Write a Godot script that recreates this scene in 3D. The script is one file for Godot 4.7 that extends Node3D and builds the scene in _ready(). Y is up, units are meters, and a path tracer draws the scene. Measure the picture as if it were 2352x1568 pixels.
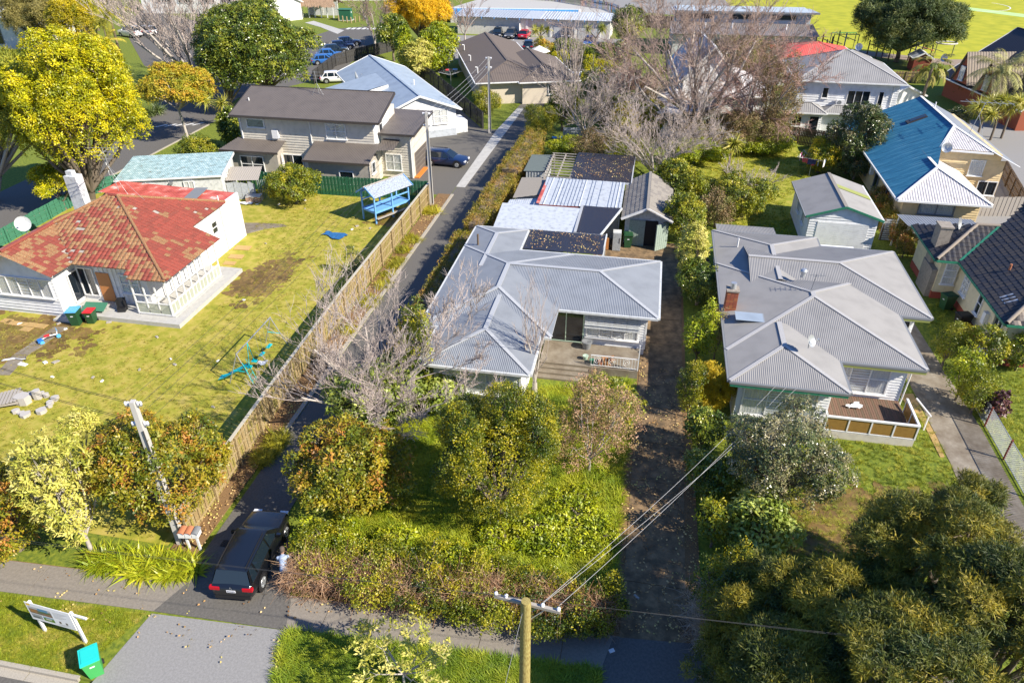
extends Node3D
# An aerial view over back gardens. x runs along the street, -z into the sections, y up, metres.
# Pixel coordinates passed to g() are those of the photograph scaled to 2352 x 1568.

const FPX := 1659.0
const CAMH := 24.0
const EYE := Vector3(0, 24.0, 0)
var cam_basis = Basis.from_euler(Vector3(deg_to_rad(-32.6), deg_to_rad(10.75), 0))
var R = RandomNumberGenerator.new()
var noise = FastNoiseLite.new()
var used = {}
var M = {}
var meshes = {}

func L(r, gg, b): return Color(r, gg, b).linear_to_srgb()

func _ready():
	R.seed = 4711
	noise.seed = 5
	noise.frequency = 0.35
	var cam = Camera3D.new()
	cam.name = "camera"
	add_child(cam)
	cam.position = EYE
	cam.basis = cam_basis
	cam.fov = rad_to_deg(2.0 * atan(784.0 / FPX))
	cam.near = 0.5
	cam.far = 900.0
	cam.current = true
	var we = WorldEnvironment.new()
	we.name = "environment"
	var e = Environment.new()
	e.background_mode = Environment.BG_SKY
	var sm = ProceduralSkyMaterial.new()
	sm.sky_top_color = L(0.10, 0.26, 0.72)
	sm.sky_horizon_color = L(0.46, 0.64, 0.95)
	sm.sky_curve = 0.16
	sm.ground_bottom_color = L(0.12, 0.13, 0.08)
	sm.ground_horizon_color = L(0.3, 0.36, 0.42)
	sm.sun_angle_max = 20.0
	var sk = Sky.new()
	sk.sky_material = sm
	e.sky = sk
	e.background_energy_multiplier = 0.52
	e.tonemap_mode = Environment.TONE_MAPPER_LINEAR
	e.tonemap_exposure = 1.75
	e.sdfgi_enabled = true
	e.ssao_enabled = true
	e.ssil_enabled = true
	we.environment = e
	add_child(we)
	var sun = DirectionalLight3D.new()
	sun.name = "sun"
	sun.light_energy = 1.6
	sun.light_color = L(1.0, 0.92, 0.79)
	sun.light_angular_distance = 0.5
	sun.shadow_enabled = true
	add_child(sun)
	var az = Vector3(-0.95, 0, -0.31).normalized()
	sun.look_at_from_position(Vector3.ZERO, az * cos(deg_to_rad(37.0)) + Vector3(0, -sin(deg_to_rad(37.0)), 0))
	make_materials()
	extra_materials()
	more_materials()
	build_ground()
	build_houses()
	build_yard_buildings()
	build_far_buildings()
	build_fences()
	build_trees()
	build_far_trees()
	build_cars()
	build_objects()
	build_people()

# ---------- pixel to place ----------
func ray(px, py): return cam_basis * Vector3((px - 1176.0) / FPX, -(py - 784.0) / FPX, -1.0)

func g(px, py, h = 0.0) -> Vector3:
	var d: Vector3 = ray(px, py)
	return EYE + d * ((h - CAMH) / d.y)

func mpp(p: Vector3) -> float:   # metres for one pixel at p
	return -(cam_basis.inverse() * (p - EYE)).z / FPX

func height_at(p: Vector3, py: float) -> float:   # height over p that shows at row py
	var px = 1176.0
	var h = 0.0
	for k in 4:
		var c: Vector3 = cam_basis.inverse() * (Vector3(p.x, h, p.z) - EYE)
		px = 1176.0 + FPX * c.x / -c.z
		var d: Vector3 = ray(px, py)
		var f = Vector2(d.x, d.z)
		h = EYE.y + d.y * (Vector2(p.x, p.z).dot(f) / f.dot(f))
	return h

# ---------- mesh building ----------
class MB:
	var v = PackedVector3Array()
	var n = PackedVector3Array()
	var c = PackedColorArray()
	var uv = PackedVector2Array()
	var col = Color.WHITE
	func pt(p, nn, u = Vector2.ZERO):
		v.append(p)
		n.append(nn)
		c.append(col)
		uv.append(u)
	func tri(a, b, d):   # counter-clockwise as seen from the front
		var nn: Vector3 = (b - a).cross(d - a).normalized()
		pt(a, nn)
		pt(d, nn)
		pt(b, nn)
	func quad(a, b, d, e):
		tri(a, b, d)
		tri(a, d, e)
	func quad_n(a, b, d, e, na, nb, nd, ne):
		pt(a, na)
		pt(d, nd)
		pt(b, nb)
		pt(a, na)
		pt(e, ne)
		pt(d, nd)
	func quad_uv(a, b, d, e):
		var nn: Vector3 = (b - a).cross(d - a).normalized()
		pt(a, nn, Vector2(0, 1))
		pt(d, nn, Vector2(1, 0))
		pt(b, nn, Vector2(1, 1))
		pt(a, nn, Vector2(0, 1))
		pt(e, nn, Vector2(0, 0))
		pt(d, nn, Vector2(1, 0))
	func fan(pts):
		for i in range(1, pts.size() - 1):
			tri(pts[0], pts[i], pts[i + 1])
	func box(p, s, b = Basis()):
		var x = b.x * s.x * 0.5
		var y = b.y * s.y * 0.5
		var z = b.z * s.z * 0.5
		quad(p - x - y + z, p + x - y + z, p + x + y + z, p - x + y + z)
		quad(p + x - y - z, p - x - y - z, p - x + y - z, p + x + y - z)
		quad(p + x - y + z, p + x - y - z, p + x + y - z, p + x + y + z)
		quad(p - x - y - z, p - x - y + z, p - x + y + z, p - x + y - z)
		quad(p - x + y + z, p + x + y + z, p + x + y - z, p - x + y - z)
		quad(p - x - y - z, p + x - y - z, p + x - y + z, p - x - y + z)
	func bar(a, b, w, h = -1.0):   # a box from a to b
		var d: Vector3 = b - a
		var y: Vector3 = d.normalized()
		var x: Vector3 = y.cross(Vector3.UP if absf(y.y) < 0.98 else Vector3.RIGHT).normalized()
		box((a + b) * 0.5, Vector3(w, d.length(), w if h < 0 else h), Basis(x, y, x.cross(y)))
	func tube(a, b, r0, r1, sides = 6, caps = false):
		var y: Vector3 = (b - a).normalized()
		var x: Vector3 = y.cross(Vector3.UP if absf(y.y) < 0.9 else Vector3.RIGHT).normalized()
		var z: Vector3 = x.cross(y)
		for i in sides:
			var t0 = TAU * i / sides
			var t1 = TAU * (i + 1) / sides
			var n0: Vector3 = x * cos(t0) - z * sin(t0)
			var n1: Vector3 = x * cos(t1) - z * sin(t1)
			quad_n(a + n0 * r0, a + n1 * r0, b + n1 * r1, b + n0 * r1, n0, n1, n1, n0)
			if caps:
				tri(b, b + n0 * r1, b + n1 * r1)
				tri(a, a + n1 * r0, a + n0 * r0)
	func lathe(p, prof, sides = 12, ax = Vector3.UP):   # prof: [radius, along]
		var x: Vector3 = ax.cross(Vector3.UP if absf(ax.y) < 0.9 else Vector3.RIGHT).normalized()
		var z: Vector3 = x.cross(ax)
		for k in prof.size() - 1:
			var a = prof[k]
			var b = prof[k + 1]
			var slope: Vector2 = Vector2(b[1] - a[1], -(b[0] - a[0])).normalized()
			for i in sides:
				var t0 = TAU * i / sides
				var t1 = TAU * (i + 1) / sides
				var d0: Vector3 = x * cos(t0) - z * sin(t0)
				var d1: Vector3 = x * cos(t1) - z * sin(t1)
				quad_n(p + d0 * a[0] + ax * a[1], p + d1 * a[0] + ax * a[1], p + d1 * b[0] + ax * b[1], p + d0 * b[0] + ax * b[1], d0 * slope.x + ax * slope.y, d1 * slope.x + ax * slope.y, d1 * slope.x + ax * slope.y, d0 * slope.x + ax * slope.y)
	func prism(pts, y0, y1):   # plan outline (Vector2 x,z), anticlockwise seen from above, to a slab
		var m: int = pts.size()
		var idx = Geometry2D.triangulate_polygon(PackedVector2Array(pts))
		for i in range(0, idx.size(), 3):
			var t = [pts[idx[i]], pts[idx[i + 1]], pts[idx[i + 2]]]
			var up = (t[1] - t[0]).cross(t[2] - t[0]) < 0
			var a = Vector3(t[0].x, y1, t[0].y)
			var b = Vector3(t[1].x, y1, t[1].y)
			var d = Vector3(t[2].x, y1, t[2].y)
			if up: tri(a, b, d)
			else: tri(a, d, b)
		if y1 - y0 < 0.0005: return
		var area = 0.0
		for i in m: area += pts[i].cross(pts[(i + 1) % m])
		for i in m:
			var a = pts[i]
			var b = pts[(i + 1) % m]
			if area > 0:
				var s = a
				a = b
				b = s
			quad(Vector3(a.x, y0, a.y), Vector3(b.x, y0, b.y), Vector3(b.x, y1, b.y), Vector3(a.x, y1, a.y))
	func mesh() -> ArrayMesh:
		var a = []
		a.resize(Mesh.ARRAY_MAX)
		a[Mesh.ARRAY_VERTEX] = v
		a[Mesh.ARRAY_NORMAL] = n
		a[Mesh.ARRAY_COLOR] = c
		a[Mesh.ARRAY_TEX_UV] = uv
		var am = ArrayMesh.new()
		am.add_surface_from_arrays(Mesh.PRIMITIVE_TRIANGLES, a)
		return am

func numbered(s: String) -> String:
	used[s] = used.get(s, -1) + 1
	return s if used[s] == 0 else "%s_%03d" % [s, used[s]]

func thing(called, label, category, at = Vector3.ZERO, turn = 0.0, group = ""):
	var o = Node3D.new()
	o.name = numbered(called)
	add_child(o)
	o.position = at
	o.rotation.y = turn
	o.set_meta("label", label)
	o.set_meta("category", category)
	if group: o.set_meta("group", group)
	return o

func obj(parent, called, mesh, m, at = Vector3.ZERO, turn = 0.0):
	var o = MeshInstance3D.new()
	o.name = called
	o.mesh = mesh.mesh() if mesh is MB else mesh
	o.material_override = m if m is Material else M[m]
	parent.add_child(o, true)
	o.position = at
	o.rotation.y = turn
	return o

func struct(called, mesh, m):
	var o = obj(self, numbered(called), mesh, m)
	o.set_meta("kind", "structure")
	return o

func bx(parent, called, p: Vector3, s: Vector3, m, turn = 0.0):
	var key = "box%.3f_%.3f_%.3f" % [s.x, s.y, s.z]
	if not meshes.has(key):
		var b = MB.new()
		b.box(Vector3.ZERO, s)
		meshes[key] = b.mesh()
	return obj(parent, called, meshes[key], m, p, turn)

func copy(o, at, turn, label = "", group = ""):
	var c = o.duplicate()
	c.name = numbered(str(o.name).get_slice("_00", 0))
	add_child(c)
	c.position = at
	c.rotation.y = turn
	if label: c.set_meta("label", label)
	if group: c.set_meta("group", group)
	return c

func v2(p: Vector3) -> Vector2: return Vector2(p.x, p.z)

func px_poly(pts, h = 0.0) -> Array:
	var out = []
	for p in pts: out.append(v2(g(p[0], p[1], h)))
	return out

func slab(called, poly, y0, y1, m):
	var b = MB.new()
	b.prism(poly, y0, y1)
	return struct(called, b, m)

# ---------- materials ----------
func ntex(seed_, freq, cols, size = 512, oct = 4, gain = 0.5, type = FastNoiseLite.TYPE_SIMPLEX_SMOOTH) -> NoiseTexture2D:
	var f = FastNoiseLite.new()
	f.seed = seed_
	f.noise_type = type
	f.frequency = freq
	f.fractal_octaves = oct
	f.fractal_gain = gain
	var t = NoiseTexture2D.new()
	t.width = size
	t.height = size
	t.seamless = true
	t.noise = f
	var gr = Gradient.new()
	var off = PackedFloat32Array()
	var cc = PackedColorArray()
	for i in cols.size():
		off.append(cols[i][0])
		cc.append(cols[i][1].linear_to_srgb())
	gr.offsets = off
	gr.colors = cc
	t.color_ramp = gr
	return t

func gray(a): return Color(a, a, a)

func mat(key, col, rough = 0.8, o = {}):
	var m = StandardMaterial3D.new()
	m.resource_name = key
	m.albedo_color = col.linear_to_srgb()
	m.roughness = rough
	m.metallic = o.get("metal", 0.0)
	m.metallic_specular = o.get("spec", 0.5)
	if o.has("tex"):
		m.albedo_texture = M[o.tex] if o.tex is String else o.tex
		m.uv1_triplanar = true
		m.uv1_world_triplanar = true
		m.uv1_scale = Vector3.ONE * o.get("scale", 0.25) if not o.has("scale3") else o.scale3
		m.uv1_triplanar_sharpness = 4.0
	if o.has("bump"):
		m.heightmap_enabled = true
		m.heightmap_texture = M[o.bump]
		m.heightmap_scale = o.get("bs", 1.0)
		m.uv1_triplanar = true
		m.uv1_world_triplanar = true
		m.uv1_scale = Vector3.ONE * o.get("scale", 0.25)
	if o.get("vc", false): m.vertex_color_use_as_albedo = true
	if o.has("alpha"):
		m.transparency = BaseMaterial3D.TRANSPARENCY_ALPHA
		m.albedo_color.a = o.alpha
	if o.has("back"):
		m.backlight_enabled = true
		m.backlight = o.back
	if o.has("coat"):
		m.clearcoat_enabled = true
		m.clearcoat = o.coat
		m.clearcoat_roughness = 0.06
	M[key] = m
	return m

func make_materials():
	M["t_soft"] = ntex(1, 0.012, [[0.0, gray(0.8)], [0.5, gray(0.94)], [1.0, gray(1.0)]], 512, 6)
	M["t_grain"] = ntex(2, 0.06, [[0.0, gray(0.6)], [0.45, gray(0.88)], [1.0, gray(1.0)]], 512, 6)
	M["t_speck"] = ntex(3, 0.22, [[0.0, gray(0.4)], [0.4, gray(0.75)], [0.7, gray(0.9)], [1.0, gray(1.0)]], 512, 4)
	M["t_height"] = ntex(4, 0.08, [[0.0, gray(0.0)], [1.0, gray(1.0)]], 512, 5)
	M["t_streak"] = ntex(5, 0.02, [[0.0, gray(0.5)], [0.35, gray(0.85)], [1.0, gray(1.0)]], 512, 5)
	M["t_asphalt"] = ntex(6, 0.02, [[0.0, Color(0.075, 0.07, 0.062)], [0.5, Color(0.115, 0.107, 0.095)], [1.0, Color(0.17, 0.158, 0.14)]], 1024, 8, 0.8)
	M["t_asphalt2"] = ntex(7, 0.02, [[0.0, Color(0.18, 0.175, 0.167)], [0.5, Color(0.25, 0.244, 0.235)], [1.0, Color(0.33, 0.322, 0.31)]], 1024, 8, 0.85)
	M["t_concrete"] = ntex(8, 0.006, [[0.0, Color(0.13, 0.1, 0.07)], [0.4, Color(0.2, 0.165, 0.12)], [0.7, Color(0.25, 0.215, 0.165)], [1.0, Color(0.34, 0.3, 0.24)]], 1024, 9, 0.7)
	M["t_mossy"] = ntex(9, 0.006, [[0.0, Color(0.07, 0.05, 0.03)], [0.35, Color(0.14, 0.095, 0.05)], [0.6, Color(0.22, 0.145, 0.075)], [0.85, Color(0.28, 0.19, 0.1)], [1.0, Color(0.36, 0.28, 0.18)]], 1024, 9, 0.68)
	M["t_lawn"] = ntex(10, 0.012, [[0.0, Color(0.17, 0.19, 0.012)], [0.35, Color(0.28, 0.27, 0.022)], [0.6, Color(0.37, 0.315, 0.05)], [0.85, Color(0.44, 0.345, 0.085)], [1.0, Color(0.5, 0.40, 0.14)]], 1024, 9, 0.68)
	M["t_green"] = ntex(11, 0.03, [[0.0, Color(0.05, 0.085, 0.006)], [0.4, Color(0.12, 0.16, 0.01)], [0.7, Color(0.19, 0.22, 0.014)], [1.0, Color(0.30, 0.27, 0.04)]], 1024, 8, 0.65)
	M["t_field"] = ntex(12, 0.01, [[0.0, Color(0.27, 0.29, 0.008)], [0.5, Color(0.36, 0.36, 0.01)], [1.0, Color(0.44, 0.41, 0.02)]], 1024, 6)
	M["t_wood"] = ntex(13, 0.03, [[0.0, Color(0.12, 0.08, 0.03)], [0.4, Color(0.32, 0.23, 0.11)], [0.75, Color(0.43, 0.36, 0.2)], [1.0, Color(0.5, 0.45, 0.32)]], 512, 5)
	M["t_litter"] = ntex(14, 0.2, [[0.0, Color(0.03, 0.018, 0.008)], [0.4, Color(0.12, 0.07, 0.03)], [0.65, Color(0.3, 0.17, 0.07)], [0.85, Color(0.48, 0.34, 0.2)], [1.0, Color(0.6, 0.5, 0.38)]], 1024, 4)
	M["t_rust"] = ntex(15, 0.012, [[0.0, Color(0.30, 0.05, 0.03)], [0.45, Color(0.50, 0.10, 0.075)], [0.7, Color(0.56, 0.16, 0.12)], [0.86, Color(0.66, 0.42, 0.36)], [1.0, Color(0.75, 0.6, 0.55)]], 512, 6)
	M["t_lichen_a"] = ntex(21, 0.03, [[0.0, Color(0.26, 0.055, 0.035)], [0.45, Color(0.42, 0.085, 0.055)], [0.72, Color(0.44, 0.12, 0.08)], [0.82, Color(0.48, 0.33, 0.2)], [1.0, Color(0.55, 0.44, 0.3)]], 512, 7, 0.72)
	M["t_lichen_b"] = ntex(22, 0.03, [[0.0, Color(0.24, 0.07, 0.04)], [0.4, Color(0.38, 0.11, 0.06)], [0.52, Color(0.44, 0.3, 0.14)], [0.75, Color(0.50, 0.4, 0.2)], [1.0, Color(0.58, 0.5, 0.3)]], 512, 7, 0.72)
	M["t_teal"] = ntex(16, 0.02, [[0.0, Color(0.22, 0.16, 0.1)], [0.3, Color(0.24, 0.36, 0.38)], [0.6, Color(0.34, 0.48, 0.5)], [1.0, Color(0.6, 0.66, 0.66)]], 512, 7, 0.65)
	M["t_blueroof"] = ntex(17, 0.012, [[0.0, Color(0.015, 0.06, 0.12)], [0.35, Color(0.025, 0.13, 0.22)], [0.6, Color(0.04, 0.185, 0.30)], [0.8, Color(0.10, 0.26, 0.36)], [1.0, Color(0.2, 0.36, 0.43)]], 512, 8, 0.7)
	M["t_flake"] = ntex(18, 0.05, [[0.0, Color(0.2, 0.2, 0.22)], [0.4, Color(0.26, 0.27, 0.3)], [0.6, Color(0.34, 0.42, 0.54)], [1.0, Color(0.6, 0.68, 0.76)]], 512, 7, 0.65)
	# paint, metal, glass
	mat("iron", Color(0.27, 0.29, 0.315), 0.45, {"tex": "t_soft", "scale": 0.12, "metal": 0.15})
	mat("iron_warm", Color(0.31, 0.30, 0.285), 0.5, {"tex": "t_soft", "scale": 0.1, "metal": 0.1})
	mat("iron_white", Color(0.5, 0.54, 0.59), 0.5, {"tex": "t_streak", "scale": 0.2})
	mat("iron_old", Color(0.42, 0.38, 0.33), 0.85, {"tex": "t_grain", "scale": 0.3})
	mat("iron_brown", Color(0.135, 0.115, 0.10), 0.5, {"tex": "t_soft", "scale": 0.1})
	mat("iron_blue", Color(0.36, 0.43, 0.50), 0.4, {"tex": "t_soft", "scale": 0.1, "metal": 0.1})
	mat("iron_red", Color.WHITE, 0.6, {"tex": "t_rust", "scale": 0.12})
	mat("roof_red", Color(0.62, 0.10, 0.08), 0.7, {"tex": "t_soft", "scale": 0.1})
	mat("blue_roof", Color.WHITE, 0.42, {"tex": "t_blueroof", "scale3": Vector3(0.05, 0.05, 0.6)})
	mat("teal_roof", Color.WHITE, 0.7, {"tex": "t_teal", "scale": 0.15})
	mat("flaking", Color.WHITE, 0.8, {"tex": "t_flake", "scale": 0.25})
	mat("plastic_dark", Color(0.028, 0.028, 0.04), 0.22, {"tex": "t_speck", "scale": 0.7})
	mat("cap", Color(0.46, 0.475, 0.49), 0.5, {"tex": "t_grain", "scale": 0.4})
	mat("cap_warm", Color(0.46, 0.45, 0.435), 0.5, {"tex": "t_grain", "scale": 0.4})
	mat("white", Color(0.80, 0.80, 0.79), 0.6, {"tex": "t_soft", "scale": 0.3})
	mat("white_board", Color(0.78, 0.79, 0.80), 0.6, {"tex": "t_soft", "scale": 0.25})
	mat("white_old", Color(0.62, 0.64, 0.64), 0.75, {"tex": "t_streak", "scale": 0.3})
	mat("cream_board", Color(0.74, 0.65, 0.42), 0.65, {"tex": "t_soft", "scale": 0.25})
	mat("yellow_board", Color(0.78, 0.60, 0.33), 0.65, {"tex": "t_soft", "scale": 0.25})
	mat("beige_board", Color(0.66, 0.61, 0.52), 0.65, {"tex": "t_soft", "scale": 0.25})
	mat("beige_wall", Color(0.45, 0.41, 0.35), 0.8, {"tex": "t_soft", "scale": 0.25})
	mat("block_white", Color(0.70, 0.68, 0.62), 0.8, {"tex": "t_soft", "scale": 0.25})
	mat("brick_pale", Color(0.66, 0.58, 0.46), 0.85, {"tex": "t_grain", "scale": 0.8})
	mat("grey_trim", Color(0.20, 0.21, 0.22), 0.6)
	mat("brown_trim", Color(0.06, 0.05, 0.045), 0.5)
	mat("green_trim", Color(0.03, 0.22, 0.13), 0.55, {"tex": "t_streak", "scale": 0.5})
	mat("moss_trim", Color(0.33, 0.36, 0.10), 0.7, {"tex": "t_grain", "scale": 0.6})
	mat("glass", Color(0.012, 0.018, 0.026), 0.06, {"spec": 0.7})
	mat("pane", Color(0.75, 0.82, 0.85), 0.05, {"alpha": 0.16})
	mat("frosted", Color(0.50, 0.53, 0.42), 0.35, {"alpha": 0.55})
	mat("amber", Color(0.33, 0.19, 0.055), 0.18, {"tex": "t_soft", "scale": 0.6})
	mat("curtain", Color(0.62, 0.60, 0.56), 0.9)
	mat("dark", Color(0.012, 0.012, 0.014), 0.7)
	mat("wood_int", Color(0.5, 0.2, 0.06), 0.6)
	mat("wood", Color.WHITE, 0.85, {"tex": "t_wood", "scale": 0.7})
	mat("wood_grey", Color(0.42, 0.38, 0.33), 0.9, {"tex": "t_grain", "scale": 0.8})
	mat("wood_dark", Color(0.16, 0.11, 0.07), 0.85, {"tex": "t_grain", "scale": 0.8})
	mat("deck", Color(0.22, 0.13, 0.085), 0.8, {"tex": "t_speck", "scale": 0.35})
	mat("fence_green", Color(0.018, 0.13, 0.065), 0.7, {"tex": "t_grain", "scale": 0.6})
	mat("fence_dark", Color(0.055, 0.052, 0.05), 0.8, {"tex": "t_grain", "scale": 0.6})
	mat("blue_paint", Color(0.17, 0.42, 0.80), 0.55, {"tex": "t_soft", "scale": 0.8})
	mat("teal", Color(0.0, 0.52, 0.55), 0.4)
	mat("galv", Color(0.5, 0.52, 0.53), 0.4, {"metal": 0.6})
	mat("white_metal", Color(0.78, 0.78, 0.78), 0.4)
	mat("concrete_pole", Color(0.56, 0.54, 0.50), 0.85, {"tex": "t_grain", "scale": 0.8})
	mat("pole_wood", Color(0.95, 1.0, 0.62), 0.85, {"tex": "t_wood", "scale3": Vector3(2.0, 0.3, 2.0)})
	mat("wire", Color(0.05, 0.05, 0.05), 0.5)
	mat("wire_light", Color(0.45, 0.45, 0.45), 0.4)
	mat("porcelain", Color(0.75, 0.76, 0.80), 0.2)
	mat("bin_green", Color(0.018, 0.075, 0.03), 0.5)
	mat("bin_bright", Color(0.06, 0.40, 0.10), 0.45)
	mat("lid_teal", Color(0.02, 0.56, 0.50), 0.45)
	mat("lid_blue", Color(0.10, 0.40, 0.72), 0.45)
	mat("lid_red", Color(0.62, 0.03, 0.04), 0.45)
	mat("rubber", Color(0.012, 0.012, 0.013), 0.8)
	mat("black_plastic", Color(0.014, 0.014, 0.016), 0.45)
	mat("tank", Color(0.012, 0.02, 0.035), 0.4)
	mat("red_brick", Color(0.36, 0.10, 0.05), 0.9, {"tex": "t_grain", "scale": 2.0})
	mat("orange_brick", Color(0.45, 0.16, 0.06), 0.9, {"tex": "t_grain", "scale": 2.0})
	mat("mortar", Color(0.36, 0.32, 0.27), 0.95)
	mat("plaster_old", Color(0.33, 0.29, 0.24), 0.95, {"tex": "t_streak", "scale": 0.35})
	mat("red_base", Color(0.33, 0.07, 0.045), 0.85)
	mat("fibro", Color(0.33, 0.30, 0.26), 0.95, {"tex": "t_speck", "scale": 0.3})
	mat("tile_brown", Color(0.15, 0.12, 0.10), 0.8, {"tex": "t_grain", "scale": 0.4})
	mat("orange_sill", Color(0.62, 0.20, 0.03), 0.7)
	mat("thatch", Color(0.46, 0.31, 0.19), 0.95, {"tex": "t_speck", "scale": 0.5})
	mat("umbrella", Color(0.72, 0.68, 0.64), 0.9)
	mat("pool_water", Color(0.02, 0.33, 0.70), 0.08, {"tex": "t_soft", "scale": 0.2})
	mat("terracotta", Color(0.45, 0.17, 0.08), 0.85)
	mat("cardboard", Color(0.45, 0.23, 0.10), 0.9)
	mat("stone", Color(0.50, 0.47, 0.43), 0.95, {"tex": "t_grain", "scale": 1.2})
	mat("tile_vc", Color.WHITE, 0.85, {"vc": true, "tex": "t_speck", "scale": 0.8})
	mat("vc", Color.WHITE, 0.8, {"vc": true})
	mat("cloth_vc", Color.WHITE, 0.95, {"vc": true})
	# ground
	mat("lawn", Color.WHITE, 0.95, {"tex": "t_lawn", "scale": 0.06})
	mat("grass", Color.WHITE, 0.95, {"tex": "t_green", "scale": 0.12})
	mat("field", Color.WHITE, 0.95, {"tex": "t_field", "scale": 0.03})
	mat("asphalt", Color.WHITE, 0.9, {"tex": "t_asphalt", "scale": 0.35})
	mat("asphalt_pale", Color.WHITE, 0.9, {"tex": "t_asphalt2", "scale": 0.4})
	mat("path", Color(0.92, 0.83, 0.71), 0.92, {"tex": "t_asphalt2", "scale": 0.3})
	mat("concrete", Color.WHITE, 0.9, {"tex": "t_concrete", "scale": 0.12})
	mat("slab_pale", Color(0.46, 0.45, 0.42), 0.85, {"tex": "t_soft", "scale": 0.3})
	mat("mossy", Color.WHITE, 0.95, {"tex": "t_mossy", "scale": 0.2})
	mat("litter", Color.WHITE, 0.95, {"tex": "t_litter", "scale": 0.5})
	mat("kerb", Color(0.42, 0.38, 0.31), 0.9, {"tex": "t_grain", "scale": 0.5})
	mat("paint_white", Color(0.72, 0.72, 0.70), 0.7)
	mat("soil", Color(0.30, 0.17, 0.07), 0.95, {"tex": "t_speck", "scale": 0.4})
	# plants
	for b in [["leaf", 0.42, 0.4], ["leaf_dull", 0.6, 0.35], ["leaf_gloss", 0.28, 0.25]]:
		mat(b[0], Color.WHITE, b[1], {"vc": true, "back": L(b[2], b[2], b[2] * 0.6)})
	mat("bark", Color(0.20, 0.16, 0.12), 0.95, {"tex": "t_grain", "scale": 1.5})
	mat("bark_pale", Color(0.50, 0.45, 0.40), 0.9, {"tex": "t_grain", "scale": 1.2})
	mat("twig", Color(0.42, 0.31, 0.26), 0.9, {"tex": "t_grain", "scale": 0.8})
	mat("twig_pale", Color(0.55, 0.46, 0.41), 0.9, {"tex": "t_grain", "scale": 0.8})
	mat("twig_vc", Color.WHITE, 0.9, {"vc": true})
	mat("twig_red", Color(0.46, 0.29, 0.24), 0.9, {"tex": "t_grain", "scale": 0.8})

# ---------- parts of buildings ----------
func sheet(parent, called, poly, m, pitch = 0.1, amp = 0.012, rib = false, flow = Vector3.ZERO):
	var nn: Vector3 = (poly[1] - poly[0]).cross(poly[2] - poly[0]).normalized()
	if nn.y < 0: nn = -nn
	var fall: Vector3 = flow if flow != Vector3.ZERO else Vector3.DOWN
	var dn: Vector3 = (fall - nn * fall.dot(nn)).normalized()
	var uu: Vector3 = dn.cross(nn).normalized()
	var o: Vector3 = poly[0]
	var off = o.dot(uu)
	var pu = []
	var pv = []
	for p in poly:
		pu.append((p - o).dot(uu))
		pv.append((p - o).dot(dn))
	var u0: float = pu.min()
	var u1: float = pu.max()
	var st: float = pitch / (6.0 if rib else 4.0)
	var us = []
	for q in pu: us.append(q)
	var k = ceilf((u0 + off) / st)
	while k * st - off < u1:
		us.append(k * st - off)
		k += 1.0
	us.sort()
	var b = MB.new()
	var have = false
	var pa: Vector3
	var pb: Vector3
	var pn: Vector3
	var last = -1e9
	for u in us:
		if u - last < 0.0005: continue
		last = u
		var uc: float = clampf(u, u0 + 0.0006, u1 - 0.0006)
		var lo = 1e9
		var hi = -1e9
		for i in poly.size():
			var j: int = (i + 1) % poly.size()
			if (pu[i] <= uc) != (pu[j] <= uc):
				var v: float = lerpf(pv[i], pv[j], (uc - pu[i]) / (pu[j] - pu[i]))
				lo = minf(lo, v)
				hi = maxf(hi, v)
		if hi < lo: continue
		var ph: float = TAU * (u + off) / pitch
		var hh: float = amp * cos(ph)
		var sl: float = -amp * sin(ph) * TAU / pitch
		if rib:
			var cc = cos(ph)
			hh = amp * clampf(cc * 3.0 - 1.5, 0.0, 1.0)
			sl = -amp * 3.0 * sin(ph) * TAU / pitch if cc > 0.5 and cc < 0.84 else 0.0
		var nu: Vector3 = (nn - uu * sl).normalized()
		var a: Vector3 = o + uu * u + dn * lo + nn * hh
		var d: Vector3 = o + uu * u + dn * hi + nn * hh
		if have: b.quad_n(pa, a, d, pb, pn, nu, nu, pn)
		have = true
		pa = a
		pb = d
		pn = nu
	return obj(parent, called, b, m)

func line_cap(parent, called, a, b, m, w = 0.2, up = 0.02):
	var q = MB.new()
	q.bar(a + Vector3.UP * up, b + Vector3.UP * up, w, 0.035)
	return obj(parent, called, q, m)

func gutter(parent, a: Vector3, b: Vector3, m, out: Vector3, drop = 0.07):
	var q = MB.new()
	var d = Vector3(0, -drop, 0) + out * 0.05
	q.bar(a + d, b + d, 0.13, 0.13)
	return obj(parent, "gutter", q, m)

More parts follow.
